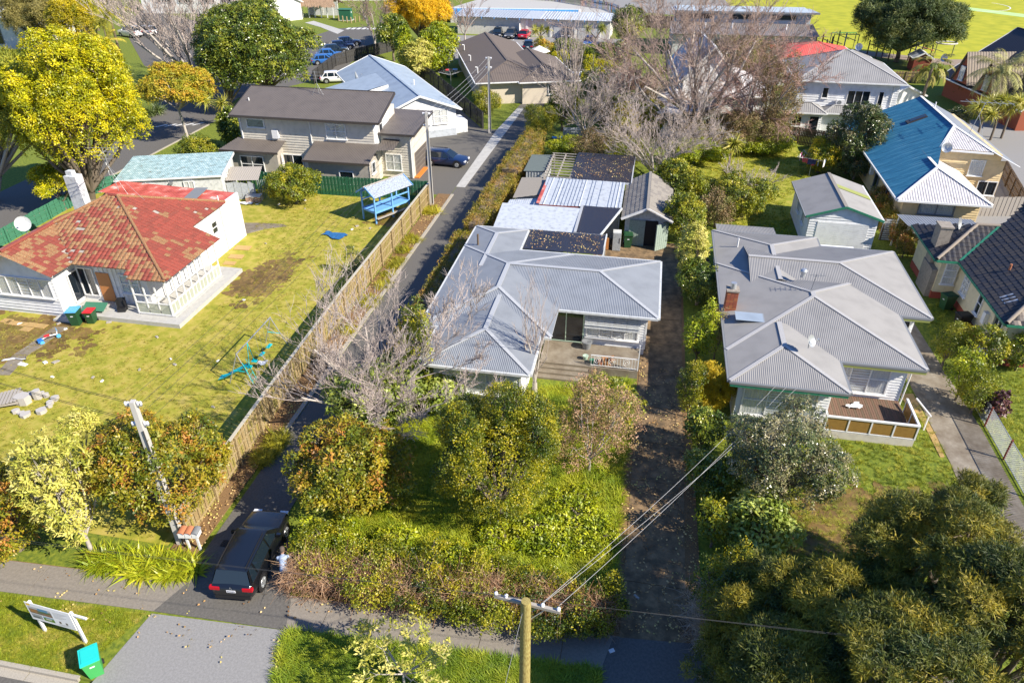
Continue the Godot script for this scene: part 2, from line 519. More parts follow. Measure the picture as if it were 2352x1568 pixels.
# x0<x1, z0 (back) < z1 (front). hips: which ends are hipped, as [back or left, front or right]
func hip_block(parent, x0, x1, z0, z1, eave, s, m, capm, trim, hips = [true, true], edges = "nswe", along = "", pitch = 0.1):
	var wx: float = x1 - x0
	var wz: float = z1 - z0
	var on_z: bool = wx <= wz if along == "" else along == "z"
	var w: float = (wx if on_z else wz) * 0.5
	var top: float = eave + s * w
	var r0: Vector3
	var r1: Vector3
	if on_z:
		r0 = Vector3((x0 + x1) * 0.5, top, z0 + (w if hips[0] else 0.0))
		r1 = Vector3((x0 + x1) * 0.5, top, z1 - (w if hips[1] else 0.0))
	else:
		r0 = Vector3(x0 + (w if hips[0] else 0.0), top, (z0 + z1) * 0.5)
		r1 = Vector3(x1 - (w if hips[1] else 0.0), top, (z0 + z1) * 0.5)
	var nw = Vector3(x0, eave, z0)
	var ne = Vector3(x1, eave, z0)
	var sw = Vector3(x0, eave, z1)
	var se = Vector3(x1, eave, z1)
	if on_z:
		sheet(parent, "roof_slope", [nw, sw, r1, r0], m, pitch)
		sheet(parent, "roof_slope", [se, ne, r0, r1], m, pitch)
		if hips[0]: sheet(parent, "roof_slope", [ne, nw, r0], m, pitch)
		if hips[1]: sheet(parent, "roof_slope", [sw, se, r1], m, pitch)
	else:
		sheet(parent, "roof_slope", [sw, se, r1, r0], m, pitch)
		sheet(parent, "roof_slope", [ne, nw, r0, r1], m, pitch)
		if hips[0]: sheet(parent, "roof_slope", [nw, sw, r0], m, pitch)
		if hips[1]: sheet(parent, "roof_slope", [se, ne, r1], m, pitch)
	line_cap(parent, "ridge_cap", r0, r1, capm, 0.26)
	if hips[0]:
		line_cap(parent, "hip_cap", r0, nw, capm)
		line_cap(parent, "hip_cap", r0, ne if on_z else sw, capm)
	if hips[1]:
		line_cap(parent, "hip_cap", r1, se, capm)
		line_cap(parent, "hip_cap", r1, sw if on_z else ne, capm)
	for e in edges:
		if e == "n": gutter(parent, nw, ne, trim, Vector3.FORWARD)
		if e == "s": gutter(parent, sw, se, trim, Vector3.BACK)
		if e == "w": gutter(parent, nw, sw, trim, Vector3.LEFT)
		if e == "e": gutter(parent, ne, se, trim, Vector3.RIGHT)
	bx(parent, "soffit", Vector3((x0 + x1) * 0.5, eave - 0.17, (z0 + z1) * 0.5), Vector3(wx - 0.04, 0.03, wz - 0.04), "white_old")

func board_mesh():
	if not meshes.has("board"):
		var b = MB.new()
		b.quad(Vector3(-0.5, 0, 0.055), Vector3(0.5, 0, 0.055), Vector3(0.5, 1, 0.008), Vector3(-0.5, 1, 0.008))
		b.quad(Vector3(-0.5, 0, 0), Vector3(0.5, 0, 0), Vector3(0.5, 0, 0.055), Vector3(-0.5, 0, 0.055))
		b.tri(Vector3(0.5, 0, 0.035), Vector3(0.5, 0, 0), Vector3(0.5, 1, 0.008))
		b.tri(Vector3(-0.5, 0, 0), Vector3(-0.5, 0, 0.035), Vector3(-0.5, 1, 0.008))
		meshes["board"] = b.mesh()
	return meshes["board"]

func place_board(parent, called, a: Vector3, b: Vector3, y, hgt, out: Vector3, m):
	var o = MeshInstance3D.new()
	o.name = called
	o.mesh = board_mesh()
	o.material_override = M[m]
	var d = b - a
	var p = (a + b) * 0.5
	var x = Vector3.UP.cross(out)
	o.transform = Transform3D(Basis(x * d.length(), Vector3.UP * hgt, out), Vector3(p.x, y, p.z))
	parent.add_child(o, true)

# weatherboards on the upright plane through a and b; the solid wall stands just behind
func boards(parent, a: Vector3, b: Vector3, y0, y1, out: Vector3, m, pitch = 0.2, apex = -1.0):
	var y: float = y0
	while y < (y1 if apex < 0 else apex) - 0.03:
		var aa = a
		var bb = b
		var hgt: float = minf(pitch + 0.008, (y1 if apex < 0 else apex) - y)
		if apex > 0 and y > y1:
			var t: float = 1.0 - (y + hgt * 0.5 - y1) / (apex - y1)
			var c = (a + b) * 0.5
			aa = c + (a - c) * t
			bb = c + (b - c) * t
		place_board(parent, "weatherboard", aa, bb, y, hgt, out, m)
		y += pitch

func wall(parent, x0, x1, z0, z1, y0, y1, m, called = "wall"):
	return bx(parent, called, Vector3((x0 + x1) * 0.5, (y0 + y1) * 0.5, (z0 + z1) * 0.5), Vector3(x1 - x0, y1 - y0, z1 - z0), m)

# p: middle of the opening on the wall face; out: which way it looks
func window(parent, p: Vector3, w, h, out: Vector3, nx = 1, ny = 1, frame = "white", curtain = "", sill = true, proud = 0.05):
	var key = "win%.2f_%.2f_%d_%d" % [w, h, nx, ny]
	if not meshes.has(key):
		var b = MB.new()
		var t = 0.07
		b.box(Vector3(0, h * 0.5, 0.05), Vector3(w + t, t, 0.1))
		b.box(Vector3(0, -h * 0.5, 0.05), Vector3(w + t, t, 0.1))
		for i in nx + 1: b.box(Vector3(-w * 0.5 + w * i / nx, 0, 0.05), Vector3(t * (1.0 if i == 0 or i == nx else 0.8), h - t, 0.1))
		for j in range(1, ny): b.box(Vector3(0, -h * 0.5 + h * j / ny, 0.045), Vector3(w - t, t * 0.75, 0.08))
		meshes[key] = b.mesh()
	var o = obj(parent, "window", meshes[key], frame, p + out * proud * 0.4, atan2(out.x, out.z))
	var back = "glass" if curtain == "" else "dark"
	for i in nx:
		for j in ny:
			var cw: float = w / nx
			var ch: float = h / ny
			var c = Vector3(-w * 0.5 + cw * (i + 0.5), -h * 0.5 + ch * (j + 0.5), 0.035)
			if curtain == "": bx(o, "pane", c, Vector3(cw - 0.05, ch - 0.04, 0.012), "glass")
			else: bx(o, "pane", c + Vector3(0, 0, 0.03), Vector3(cw - 0.05, ch - 0.04, 0.004), "pane")
	if curtain != "":
		bx(o, "room_backing", Vector3(0, 0, 0.008), Vector3(w - 0.06, h - 0.06, 0.012), "beige_wall")
		var q = MB.new()
		for side in ([-1, 1] if curtain != "full" else [0]):
			var cw: float = w * (0.32 if side != 0 else 0.94)
			var n = int(cw / 0.07)
			for i in n:
				var xa: float = (side * (w * 0.5 - cw * 0.5 - 0.04)) - cw * 0.5 + cw * i / n
				var xb: float = xa + cw / n
				var za = 0.025 + 0.018 * (i % 2)
				var zb = 0.025 + 0.018 * ((i + 1) % 2)
				q.quad(Vector3(xa, -h * 0.46, za), Vector3(xb, -h * 0.46, zb), Vector3(xb, h * 0.46, zb), Vector3(xa, h * 0.46, za))
		obj(o, "curtain", q, "curtain")
	if sill: bx(o, "sill", Vector3(0, -h * 0.5 - 0.06, 0.08), Vector3(w + 0.2, 0.05, 0.18), frame)
	return o

func door(parent, p: Vector3, w, h, out: Vector3, m, frame = "white"):
	var o = bx(parent, "door", p + out * 0.05, Vector3(w, h, 0.06), m, atan2(out.x, out.z))
	for s in [-1, 1]: bx(o, "jamb", Vector3(s * (w * 0.5 + 0.04), 0, 0.02), Vector3(0.08, h + 0.1, 0.09), frame)
	bx(o, "lintel", Vector3(0, h * 0.5 + 0.045, 0.02), Vector3(w, 0.08, 0.09), frame)
	bx(o, "handle", Vector3(w * 0.38, -0.05, 0.06), Vector3(0.1, 0.03, 0.06), "galv")
	return o

func pipe(parent, called, pts, r, m, sides = 6):
	var b = MB.new()
	for i in pts.size() - 1: b.tube(pts[i], pts[i + 1], r, r, sides, true)
	return obj(parent, called, b, m)

# tiles laid on slopes; the 300 nearest tiles become parts, the rest one part
func tile_mesh(w, l):
	var key = "tile%.2f_%.2f" % [w, l]
	if not meshes.has(key):
		var b = MB.new()
		var n = 4
		for i in n:
			var xa: float = -w * 0.5 + w * i / n
			var xb: float = xa + w / n
			var prof = [0.0, 0.035, 0.045, 0.02, 0.0]
			var ya: float = prof[i]
			var yb: float = prof[i + 1]
			b.quad(Vector3(xa, ya + 0.03, l * 0.5), Vector3(xb, yb + 0.03, l * 0.5), Vector3(xb, yb + 0.005, -l * 0.5), Vector3(xa, ya + 0.005, -l * 0.5))
			b.quad(Vector3(xa, -0.02, l * 0.5), Vector3(xb, -0.02, l * 0.5), Vector3(xb, yb + 0.03, l * 0.5), Vector3(xa, ya + 0.03, l * 0.5))
		meshes[key] = b.mesh()
	return meshes[key]

func tiled_roof(parent, slopes, w, l, cols, col_at, most = 300):
	var all = []
	for poly in slopes:
		var nn: Vector3 = (poly[1] - poly[0]).cross(poly[2] - poly[0]).normalized()
		if nn.y < 0: nn = -nn
		var dn: Vector3 = (Vector3.DOWN + nn * nn.y).normalized()
		var uu: Vector3 = dn.cross(nn).normalized()
		var base = MB.new()
		var low = []
		for p in poly: low.append(p - nn * 0.03)
		base.fan(low)
		obj(parent, "roof_base", base, "wood_grey")
		var o: Vector3 = poly[0]
		var p2 = PackedVector2Array()
		var u0 = 1e9
		var u1 = -1e9
		var w0 = 1e9
		var w1 = -1e9
		for p in poly:
			var q = Vector2((p - o).dot(uu), (p - o).dot(dn))
			p2.append(q)
			u0 = minf(u0, q.x)
			u1 = maxf(u1, q.x)
			w0 = minf(w0, q.y)
			w1 = maxf(w1, q.y)
		var v: float = w1 - l * 0.5 + 0.04
		while v > w0 - l * 0.4:
			var u: float = u0 + w * 0.5
			while u < u1 + w * 0.4:
				if Geometry2D.is_point_in_polygon(Vector2(clampf(u, u0 + 0.02, u1 - 0.02), clampf(v, w0 + 0.05, w1 - 0.02)), p2):
					var tilt = R.randf_range(-0.012, 0.012)
					var at: Vector3 = o + uu * u + dn * v + nn * R.randf_range(0.0, 0.012)
					all.append([Transform3D(Basis(uu, nn, dn).rotated(nn, tilt), at), int(tile_pick(at, col_at) * 0.999 * cols.size()), at.distance_squared_to(EYE)])
				u += w
			v -= l * 0.86
	all.sort_custom(func(a, b): return a[2] < b[2])
	var tm = tile_mesh(w, l * 1.04)
	for i in mini(most, all.size()):
		var t = MeshInstance3D.new()
		t.name = "roof_tile"
		t.mesh = tm
		t.material_override = M[cols[all[i][1]]]
		t.transform = all[i][0]
		parent.add_child(t, true)
	if all.size() > most:
		for k in cols.size():
			var part = []
			for i in range(most, all.size()):
				if all[i][1] == k: part.append(all[i][0])
			if part.size() < 9: continue
			var mi = MultiMeshInstance3D.new()
			mi.name = "roof_tiles"
			var mm = MultiMesh.new()
			mm.transform_format = MultiMesh.TRANSFORM_3D
			mm.mesh = tm
			mm.instance_count = part.size()
			for i in part.size(): mm.set_instance_transform(i, part[i])
			mi.multimesh = mm
			mi.material_override = M[cols[k]]
			mi.set_meta("kind", "stuff")
			parent.add_child(mi, true)

func tile_pick(p: Vector3, bias: float) -> float:   # lichen and paint come in drifts
	return clampf(0.5 + noise.get_noise_3d(p.x * 1.3, p.y * 1.3, p.z * 1.3) * 0.6 + R.randf_range(-0.3, 0.3) + bias, 0.0, 1.0)

func brick_chimney(parent, p: Vector3, sx, sz, h, m, y0):
	bx(parent, "chimney_core", p + Vector3(0, y0 + h * 0.5, 0), Vector3(sx - 0.03, h, sz - 0.03), "mortar")
	var bl = 0.22
	var bh = 0.075
	var rows = int(h / (bh + 0.012))
	for r in rows:
		var y: float = y0 + (r + 0.5) * h / rows
		for f in 4:
			var wdt: float = sx if f < 2 else sz
			var nb = int(round(wdt / bl))
			for i in nb:
				var u: float = -wdt * 0.5 + wdt * (i + 0.5) / nb
				var d: float = (sz if f < 2 else sx) * 0.5 - 0.02
				var q = Vector3(u, 0, d) if f == 0 else Vector3(u, 0, -d) if f == 1 else Vector3(d, 0, u) if f == 2 else Vector3(-d, 0, u)
				bx(parent, "brick", p + q + Vector3(0, y, 0), Vector3(wdt / nb - 0.015, bh, 0.06) if f < 2 else Vector3(0.06, bh, wdt / nb - 0.015), m if R.randf() < 0.65 else "orange_brick")
	bx(parent, "chimney_cap", p + Vector3(0, y0 + h + 0.04, 0), Vector3(sx + 0.1, 0.08, sz + 0.1), "plaster_old")

# ---------- ground ----------
func build_ground():
	var b = MB.new()
	var kz = -12.1
	b.quad(Vector3(-420, 0, kz), Vector3(420, 0, kz), Vector3(420, 0, -620), Vector3(-420, 0, -620))
	b.quad(Vector3(-420, -0.14, kz), Vector3(420, -0.14, kz), Vector3(420, 0, kz), Vector3(-420, 0, kz))
	b.quad(Vector3(-420, -0.14, 120), Vector3(420, -0.14, 120), Vector3(420, -0.14, kz), Vector3(-420, -0.14, kz))
	struct("ground", b, "grass")
	slab("road", [Vector2(-300, -11.7), Vector2(300, -11.7), Vector2(300, -3.5), Vector2(-300, -3.5)], -0.13, -0.12, "asphalt")
	for k in 16:   # kerb stones
		var x0 = -48.0 + k * 2.0
		if x0 > -18.2: break
		var kb = MB.new()
		kb.box(Vector3(x0 + 0.99, -0.04, kz + 0.02), Vector3(1.97, 0.16, 0.16))
		kb.box(Vector3(x0 + 0.99, -0.115, kz + 0.26), Vector3(1.97, 0.025, 0.32))
		struct("kerb", kb, "kerb")
	slab("lawn", [Vector2(-48.4, -18.2), Vector2(-18.45, -18.2), Vector2(-18.45, -57.6), Vector2(-36, -58.2), Vector2(-48.8, -58)], 0.0, 0.012, "lawn")
	slab("street", [Vector2(-57.4, -19), Vector2(-50.4, -19), Vector2(-50.4, -78), Vector2(-57.8, -78)], 0.0, 0.006, "asphalt")
	for k in 28:
		var kb = MB.new()
		kb.box(Vector3(-50.3, 0.03, -24.0 - k * 1.9), Vector3(0.16, 0.12, 1.88))
		struct("kerb", kb, "kerb")
	slab("car_park", px_poly([[300, 302], [470, 292], [545, 225], [700, 190], [790, 160], [832, 118], [858, 100], [850, 60], [770, 66], [690, 92], [600, 100], [500, 60], [330, 20], [280, 60], [330, 150], [400, 190], [350, 250]]), 0.0, 0.012, "asphalt")
	slab("school_path", px_poly([[720, 48], [765, 62], [790, 70], [775, 78], [735, 62], [700, 52]]), 0.0, 0.02, "slab_pale")
	# footpath of single panels
	var fp = MB.new()
	fp.prism([Vector2(-48, -15.2), Vector2(-48, -13.7), Vector2(14, -16.55), Vector2(14, -18.0)], 0.0, 0.004)
	var base = struct("footpath", fp, "litter")
	var x = -47.0
	while x < 13.0:
		var w = 3.05
		var z0: float = -16.2 - 0.045 * (x + 24.9)
		var z1: float = -16.2 - 0.045 * (x + w + 24.9)
		var q = MB.new()
		q.prism([Vector2(x + 0.012, z0), Vector2(x + 0.012, z0 + 1.45), Vector2(x + w - 0.012, z1 + 1.45), Vector2(x + w - 0.012, z1)], 0.004, 0.022 + R.randf() * 0.004)
		obj(base, "paving_panel", q, "path")
		x += w
	slab("crossing", px_poly([[348, 1409], [672, 1450], [640, 1568], [610, 1660], [165, 1620]]), 0.0, 0.014, "asphalt_pale")
	slab("driveway", [Vector2(-16.75, -16.9), Vector2(-14.4, -16.9), Vector2(-12.2, -16.6), Vector2(-12.3, -18.6), Vector2(-14.2, -20), Vector2(-14.3, -30), Vector2(-14.1, -60), Vector2(-13.9, -72), Vector2(-13.2, -98), Vector2(-16.0, -98), Vector2(-17.0, -80), Vector2(-17.0, -60), Vector2(-16.7, -40)], 0.0, 0.016, "asphalt")
	slab("driveway_apron", px_poly([[446, 1326], [660, 1330], [668, 1384], [655, 1447], [352, 1404]]), 0.0, 0.03, "asphalt")
	slab("driveway_edge", [Vector2(-17.0, -24), Vector2(-16.75, -24), Vector2(-16.75, -60), Vector2(-17.0, -60)], 0.0, 0.09, "kerb")
	slab("garden_bed", [Vector2(-18.2, -17.4), Vector2(-17.0, -17.4), Vector2(-17.0, -60), Vector2(-18.2, -60)], 0.0, 0.05, "litter")
	slab("parking_area", [Vector2(-22, -59.8), Vector2(-17.05, -59.8), Vector2(-17.05, -80.5), Vector2(-18.7, -80.4), Vector2(-20.3, -79), Vector2(-24.6, -75.2), Vector2(-24.6, -69.2), Vector2(-22, -69.2)], 0.0, 0.01, "asphalt")
	slab("side_path", [Vector2(-18.7, -80.4), Vector2(-20.3, -79), Vector2(-31.5, -97), Vector2(-30, -99.6)], 0.0, 0.012, "asphalt")
	slab("concrete_strip", [Vector2(-17.05, -62), Vector2(-16.2, -62), Vector2(-15.6, -90), Vector2(-16.4, -90), Vector2(-17.05, -80)], 0.0, 0.03, "slab_pale")
	# long mossy concrete drive, slab by slab
	var z = -17.2
	var mb = MB.new()
	mb.prism([Vector2(0.6, -17), Vector2(3.6, -17), Vector2(3.4, -49), Vector2(0.9, -49)], 0.0, 0.003)
	var md = struct("concrete_drive", mb, "soil")
	while z > -48.5:
		var ln = R.randf_range(2.6, 3.4)
		var q = MB.new()
		q.prism([Vector2(0.82, z), Vector2(3.3, z), Vector2(3.28, z - ln + 0.03), Vector2(0.84, z - ln + 0.03)], 0.003, 0.02 + R.randf() * 0.012)
		obj(md, "drive_slab", q, "mossy")
		z -= ln
	slab("back_yard", [Vector2(-2.6, -43.9), Vector2(3.3, -43.9), Vector2(3.3, -53.2), Vector2(-3.5, -53.2)], 0.0, 0.012, "mossy")
	slab("foot_of_drive", [Vector2(0.3, -16.1), Vector2(0.5, -12.1), Vector2(4.6, -12.1), Vector2(3.9, -17.6), Vector2(0.6, -17.3)], 0.0, 0.032, "asphalt")
	slab("leaf_litter", [Vector2(0.1, -17.5), Vector2(0.8, -17.5), Vector2(0.8, -28), Vector2(0.2, -28)], 0.0, 0.03, "litter")
	slab("leaf_litter", [Vector2(3.3, -17.5), Vector2(3.95, -17.5), Vector2(3.7, -32), Vector2(3.3, -32)], 0.0, 0.028, "litter")
	slab("right_driveway", [Vector2(15.8, -23), Vector2(18.4, -22), Vector2(18.5, -33), Vector2(18.0, -43.5), Vector2(17.0, -50), Vector2(15.6, -50), Vector2(15.9, -37), Vector2(16.1, -30)], 0.0, 0.02, "concrete")
	slab("brick_path", px_poly([[2068, 905], [2098, 905], [2155, 1010], [2170, 1050], [2160, 1050], [2120, 970], [2085, 935]]), 0.0, 0.03, "orange_path")
	slab("right_court", [Vector2(26.5, -50), Vector2(60, -50), Vector2(60, -95), Vector2(34, -95), Vector2(28.5, -72), Vector2(27, -60)], 0.0, 0.01, "asphalt_pale")
	slab("back_lawn", px_poly([[1560, 330], [1830, 318], [1840, 420], [1830, 500], [1700, 520], [1600, 420]]), 0.0, 0.008, "lawn_green")
	# school field, court, pool surrounds
	slab("field", [Vector2(14, -178), Vector2(24, -146), Vector2(26, -139), Vector2(46, -128), Vector2(140, -136), Vector2(220, -420), Vector2(14, -420)], 0.0, 0.012, "field")
	slab("play_bark", [Vector2(23, -141), Vector2(24.5, -136), Vector2(45, -126.3), Vector2(60, -128.5), Vector2(60, -134), Vector2(45, -131), Vector2(26, -139)], 0.0, 0.02, "bark_chip")
	slab("court", [Vector2(-22, -178), Vector2(16, -163), Vector2(13, -230), Vector2(-40, -240), Vector2(-50, -185)], 0.0, 0.014, "asphalt_pale")
	slab("pool_car_park", [Vector2(-36, -116), Vector2(-6, -120), Vector2(-6, -139), Vector2(-38, -137)], 0.0, 0.012, "asphalt_pale")
	slab("pool_deck", px_poly([[1035, 52], [1405, 46], [1400, 25], [1250, 8], [1100, 8], [1035, 28]]), 0.0, 0.9, "slab_pale")
	var q = px_poly([[2156, 14], [2400, 46], [2400, 38], [2160, 9]])
	slab("field_line", q, 0.0, 0.03, "line_green")
	var ring = MB.new()
	var rc = g(2215, 12)
	for i in 20:
		var t0 = -0.6 + 2.2 * i / 20.0
		var t1 = t0 + 2.2 / 20.0
		var p0 = rc + Vector3(cos(t0) * 9, 0.03, sin(t0) * 9)
		var p1 = rc + Vector3(cos(t1) * 9, 0.03, sin(t1) * 9)
		var o0 = (p0 - rc).normalized() * 0.25
		ring.quad(p0, p0 + o0, p1 + o0, p1)
	struct("field_circle", ring, "paint_white")
	for k in 5:   # give-way teeth and crossing bars
		var c = g(362 + k * 21, 289 - k * 1.0)
		slab("road_tooth", [v2(c) + Vector2(-0.1, 0.5), v2(c) + Vector2(0.12, 0.5), v2(c) + Vector2(0.9, -0.7), v2(c) + Vector2(0.55, -0.7)], 0.012, 0.02, "paint_white")
	for k in 6:
		var c = g(800 + k * 12, 65.5)
		slab("crossing_bar", [v2(c) + Vector2(-0.3, 0.8), v2(c) + Vector2(0.3, 0.8), v2(c) + Vector2(0.3, -0.8), v2(c) + Vector2(-0.3, -0.8)], 0.012, 0.02, "paint_white")
	for k in 7:
		var c = g(1120 + k * 32, 87)
		slab("bay_line", [v2(c) + Vector2(-0.06, 2.2), v2(c) + Vector2(0.06, 2.2), v2(c) + Vector2(0.06, -2.2), v2(c) + Vector2(-0.06, -2.2)], 0.012, 0.02, "paint_white")
	var dg = MB.new()   # drain grate across the driveway
	dg.box(Vector3(-15.6, 0.02, -18.75), Vector3(1.3, 0.03, 0.34))
	var dgo = struct("drain_grate", dg, "dark")
	for k in 20: bx(dgo, "grate_bar", Vector3(-16.2 + k * 0.063, 0.04, -18.75), Vector3(0.022, 0.02, 0.34), "wire")

# ---------- houses near the camera ----------
func build_houses():
	main_house()
	right_house()
	tile_house()
	cream_house()

func main_house():
	var t = thing("bungalow", "white weatherboard bungalow with pale grey corrugated hip roof behind overgrown shrubs", "house")
	var s = 0.216
	# roofs
	hip_block(t, -7.8, 1.6, -43.6, -36.2, 3.0, s, "iron", "cap", "white_old", [false, true], "nse", "x")
	hip_block(t, -11.49, -4.1, -43.6, -33.1, 2.994, s, "iron", "cap", "white_old", [true, true], "ws", "z")
	hip_block(t, -11.49, -7.75, -47.0, -40.0, 2.988, s, "iron", "cap", "white_old", [true, false], "nwe", "z")
	hip_block(t, -10.5, -4.67, -37.0, -29.4, 2.982, s, "iron", "cap", "white_old", [false, true], "swe", "z")
	# walls behind the boards
	wall(t, -10.9, -8.3, -46.4, -33.7, 0.0, 2.84, "white_board")
	wall(t, -9.9, -5.27, -42.9, -30.0, 0.0, 2.836, "white_board")
	wall(t, -5.2, 1.0, -43.0, -36.85, 0.0, 2.83, "white_board")
	var F = Vector3.BACK
	boards(t, Vector3(-4.9, 0, -36.85), Vector3(1.0, 0, -36.85), 0.45, 2.83, F, "white_board", 0.17)
	boards(t, Vector3(1.0, 0, -43.0), Vector3(1.0, 0, -36.85), 0.45, 2.83, Vector3.RIGHT, "white_board", 0.17)
	boards(t, Vector3(-9.9, 0, -30.0), Vector3(-5.27, 0, -30.0), 0.45, 2.83, F, "white_board", 0.17)
	boards(t, Vector3(-5.27, 0, -36.8), Vector3(-5.27, 0, -30.0), 0.45, 2.83, Vector3.RIGHT, "white_board", 0.17)
	bx(t, "corner_board", Vector3(1.0, 1.64, -36.85), Vector3(0.11, 2.38, 0.11), "white")
	bx(t, "corner_board", Vector3(-5.25, 1.64, -29.98), Vector3(0.11, 2.38, 0.11), "white")
	window(t, Vector3(-0.95, 1.75, -36.85), 3.0, 1.5, F, 4, 1, "white", "sides")
	var aw = MB.new()   # slatted awning over the window
	var ao = bx(t, "awning", Vector3(-0.95, 2.2, -36.1), Vector3(3.2, 0.03, 0.03), "white_old")
	for k in 9:
		var yy = 2.62 - k * 0.075
		bx(ao, "awning_slat", Vector3(0, yy - 2.2, -0.65 + k * 0.085), Vector3(3.2, 0.085, 0.03), "white_old" if k != 0 else "blue_paint")
	for q in [-1, 1]: pipe(ao, "awning_arm", [Vector3(q * 1.55, -0.05, 0.02), Vector3(q * 1.55, -0.5, -0.7)], 0.015, "galv")
	# front door with sidelights in pale green frames
	window(t, Vector3(-3.7, 1.55, -36.85), 2.1, 2.1, F, 2, 1, "pale_green", "", false)
	window(t, Vector3(-7.6, 1.75, -30.0), 3.2, 1.3, F, 3, 2, "white", "full")
	# porch: terrace, steps, railing
	wall(t, -4.9, 0.75, -36.7, -34.3, 0.0, 0.5, "concrete", "terrace")
	for k in 3: wall(t, -4.9, -2.0, -34.3, -34.0 + k * 0.35, 0.0, 0.36 - k * 0.12, "concrete", "step")
	var rl = bx(t, "porch_railing", Vector3(-0.6, 1.28, -34.35), Vector3(2.7, 0.04, 0.04), "white_metal")
	bx(rl, "bottom_rail", Vector3(0, -0.66, 0), Vector3(2.7, 0.03, 0.03), "white_metal")
	for k in 17:
		if k % 5 != 2: bx(rl, "baluster", Vector3(-1.32 + k * 0.165, -0.33, 0), Vector3(0.022, 0.66, 0.022), "white_metal")
		else:
			var sc = MB.new()
			for i in 22:
				var a0 = i * 0.5
				var a1 = a0 + 0.5
				var r0 = 0.2 - i * 0.0075
				sc.tube(Vector3(cos(a0) * r0, sin(a0) * r0 * 1.4, 0), Vector3(cos(a1) * (r0 - 0.0075), sin(a1) * (r0 - 0.0075) * 1.4, 0), 0.012, 0.012, 4)
			obj(rl, "scroll", sc, "white_metal", Vector3(-1.32 + k * 0.165, -0.33, 0))
	bx(rl, "end_post", Vector3(1.33, 0.1, 0), Vector3(0.06, 1.7, 0.06), "white_metal")
	# pipe and vents on the roof
	pipe(t, "vent_pipe", [Vector3(-10.6, 3.1, -43.5), Vector3(-10.6, 3.95, -43.5)], 0.07, "wood_dark", 8)
	# patio cover at the back: dark corrugated plastic
	sheet(t, "patio_roof", [Vector3(-7.6, 2.86, -47.4), Vector3(-2.2, 2.86, -47.4), Vector3(-2.2, 2.95, -43.95), Vector3(-7.6, 2.95, -43.95)], "plastic_dark", 0.1, 0.012, false, Vector3.FORWARD)
	bx(t, "patio_beam", Vector3(-2.2, 2.84, -45.7), Vector3(0.09, 0.16, 3.6), "white_old")
	bx(t, "patio_beam", Vector3(-4.9, 2.78, -47.4), Vector3(5.5, 0.14, 0.08), "white_old")
	for xx in [-7.5, -4.9, -2.25]: bx(t, "patio_post", Vector3(xx, 1.36, -47.35), Vector3(0.09, 2.72, 0.09), "white_old")

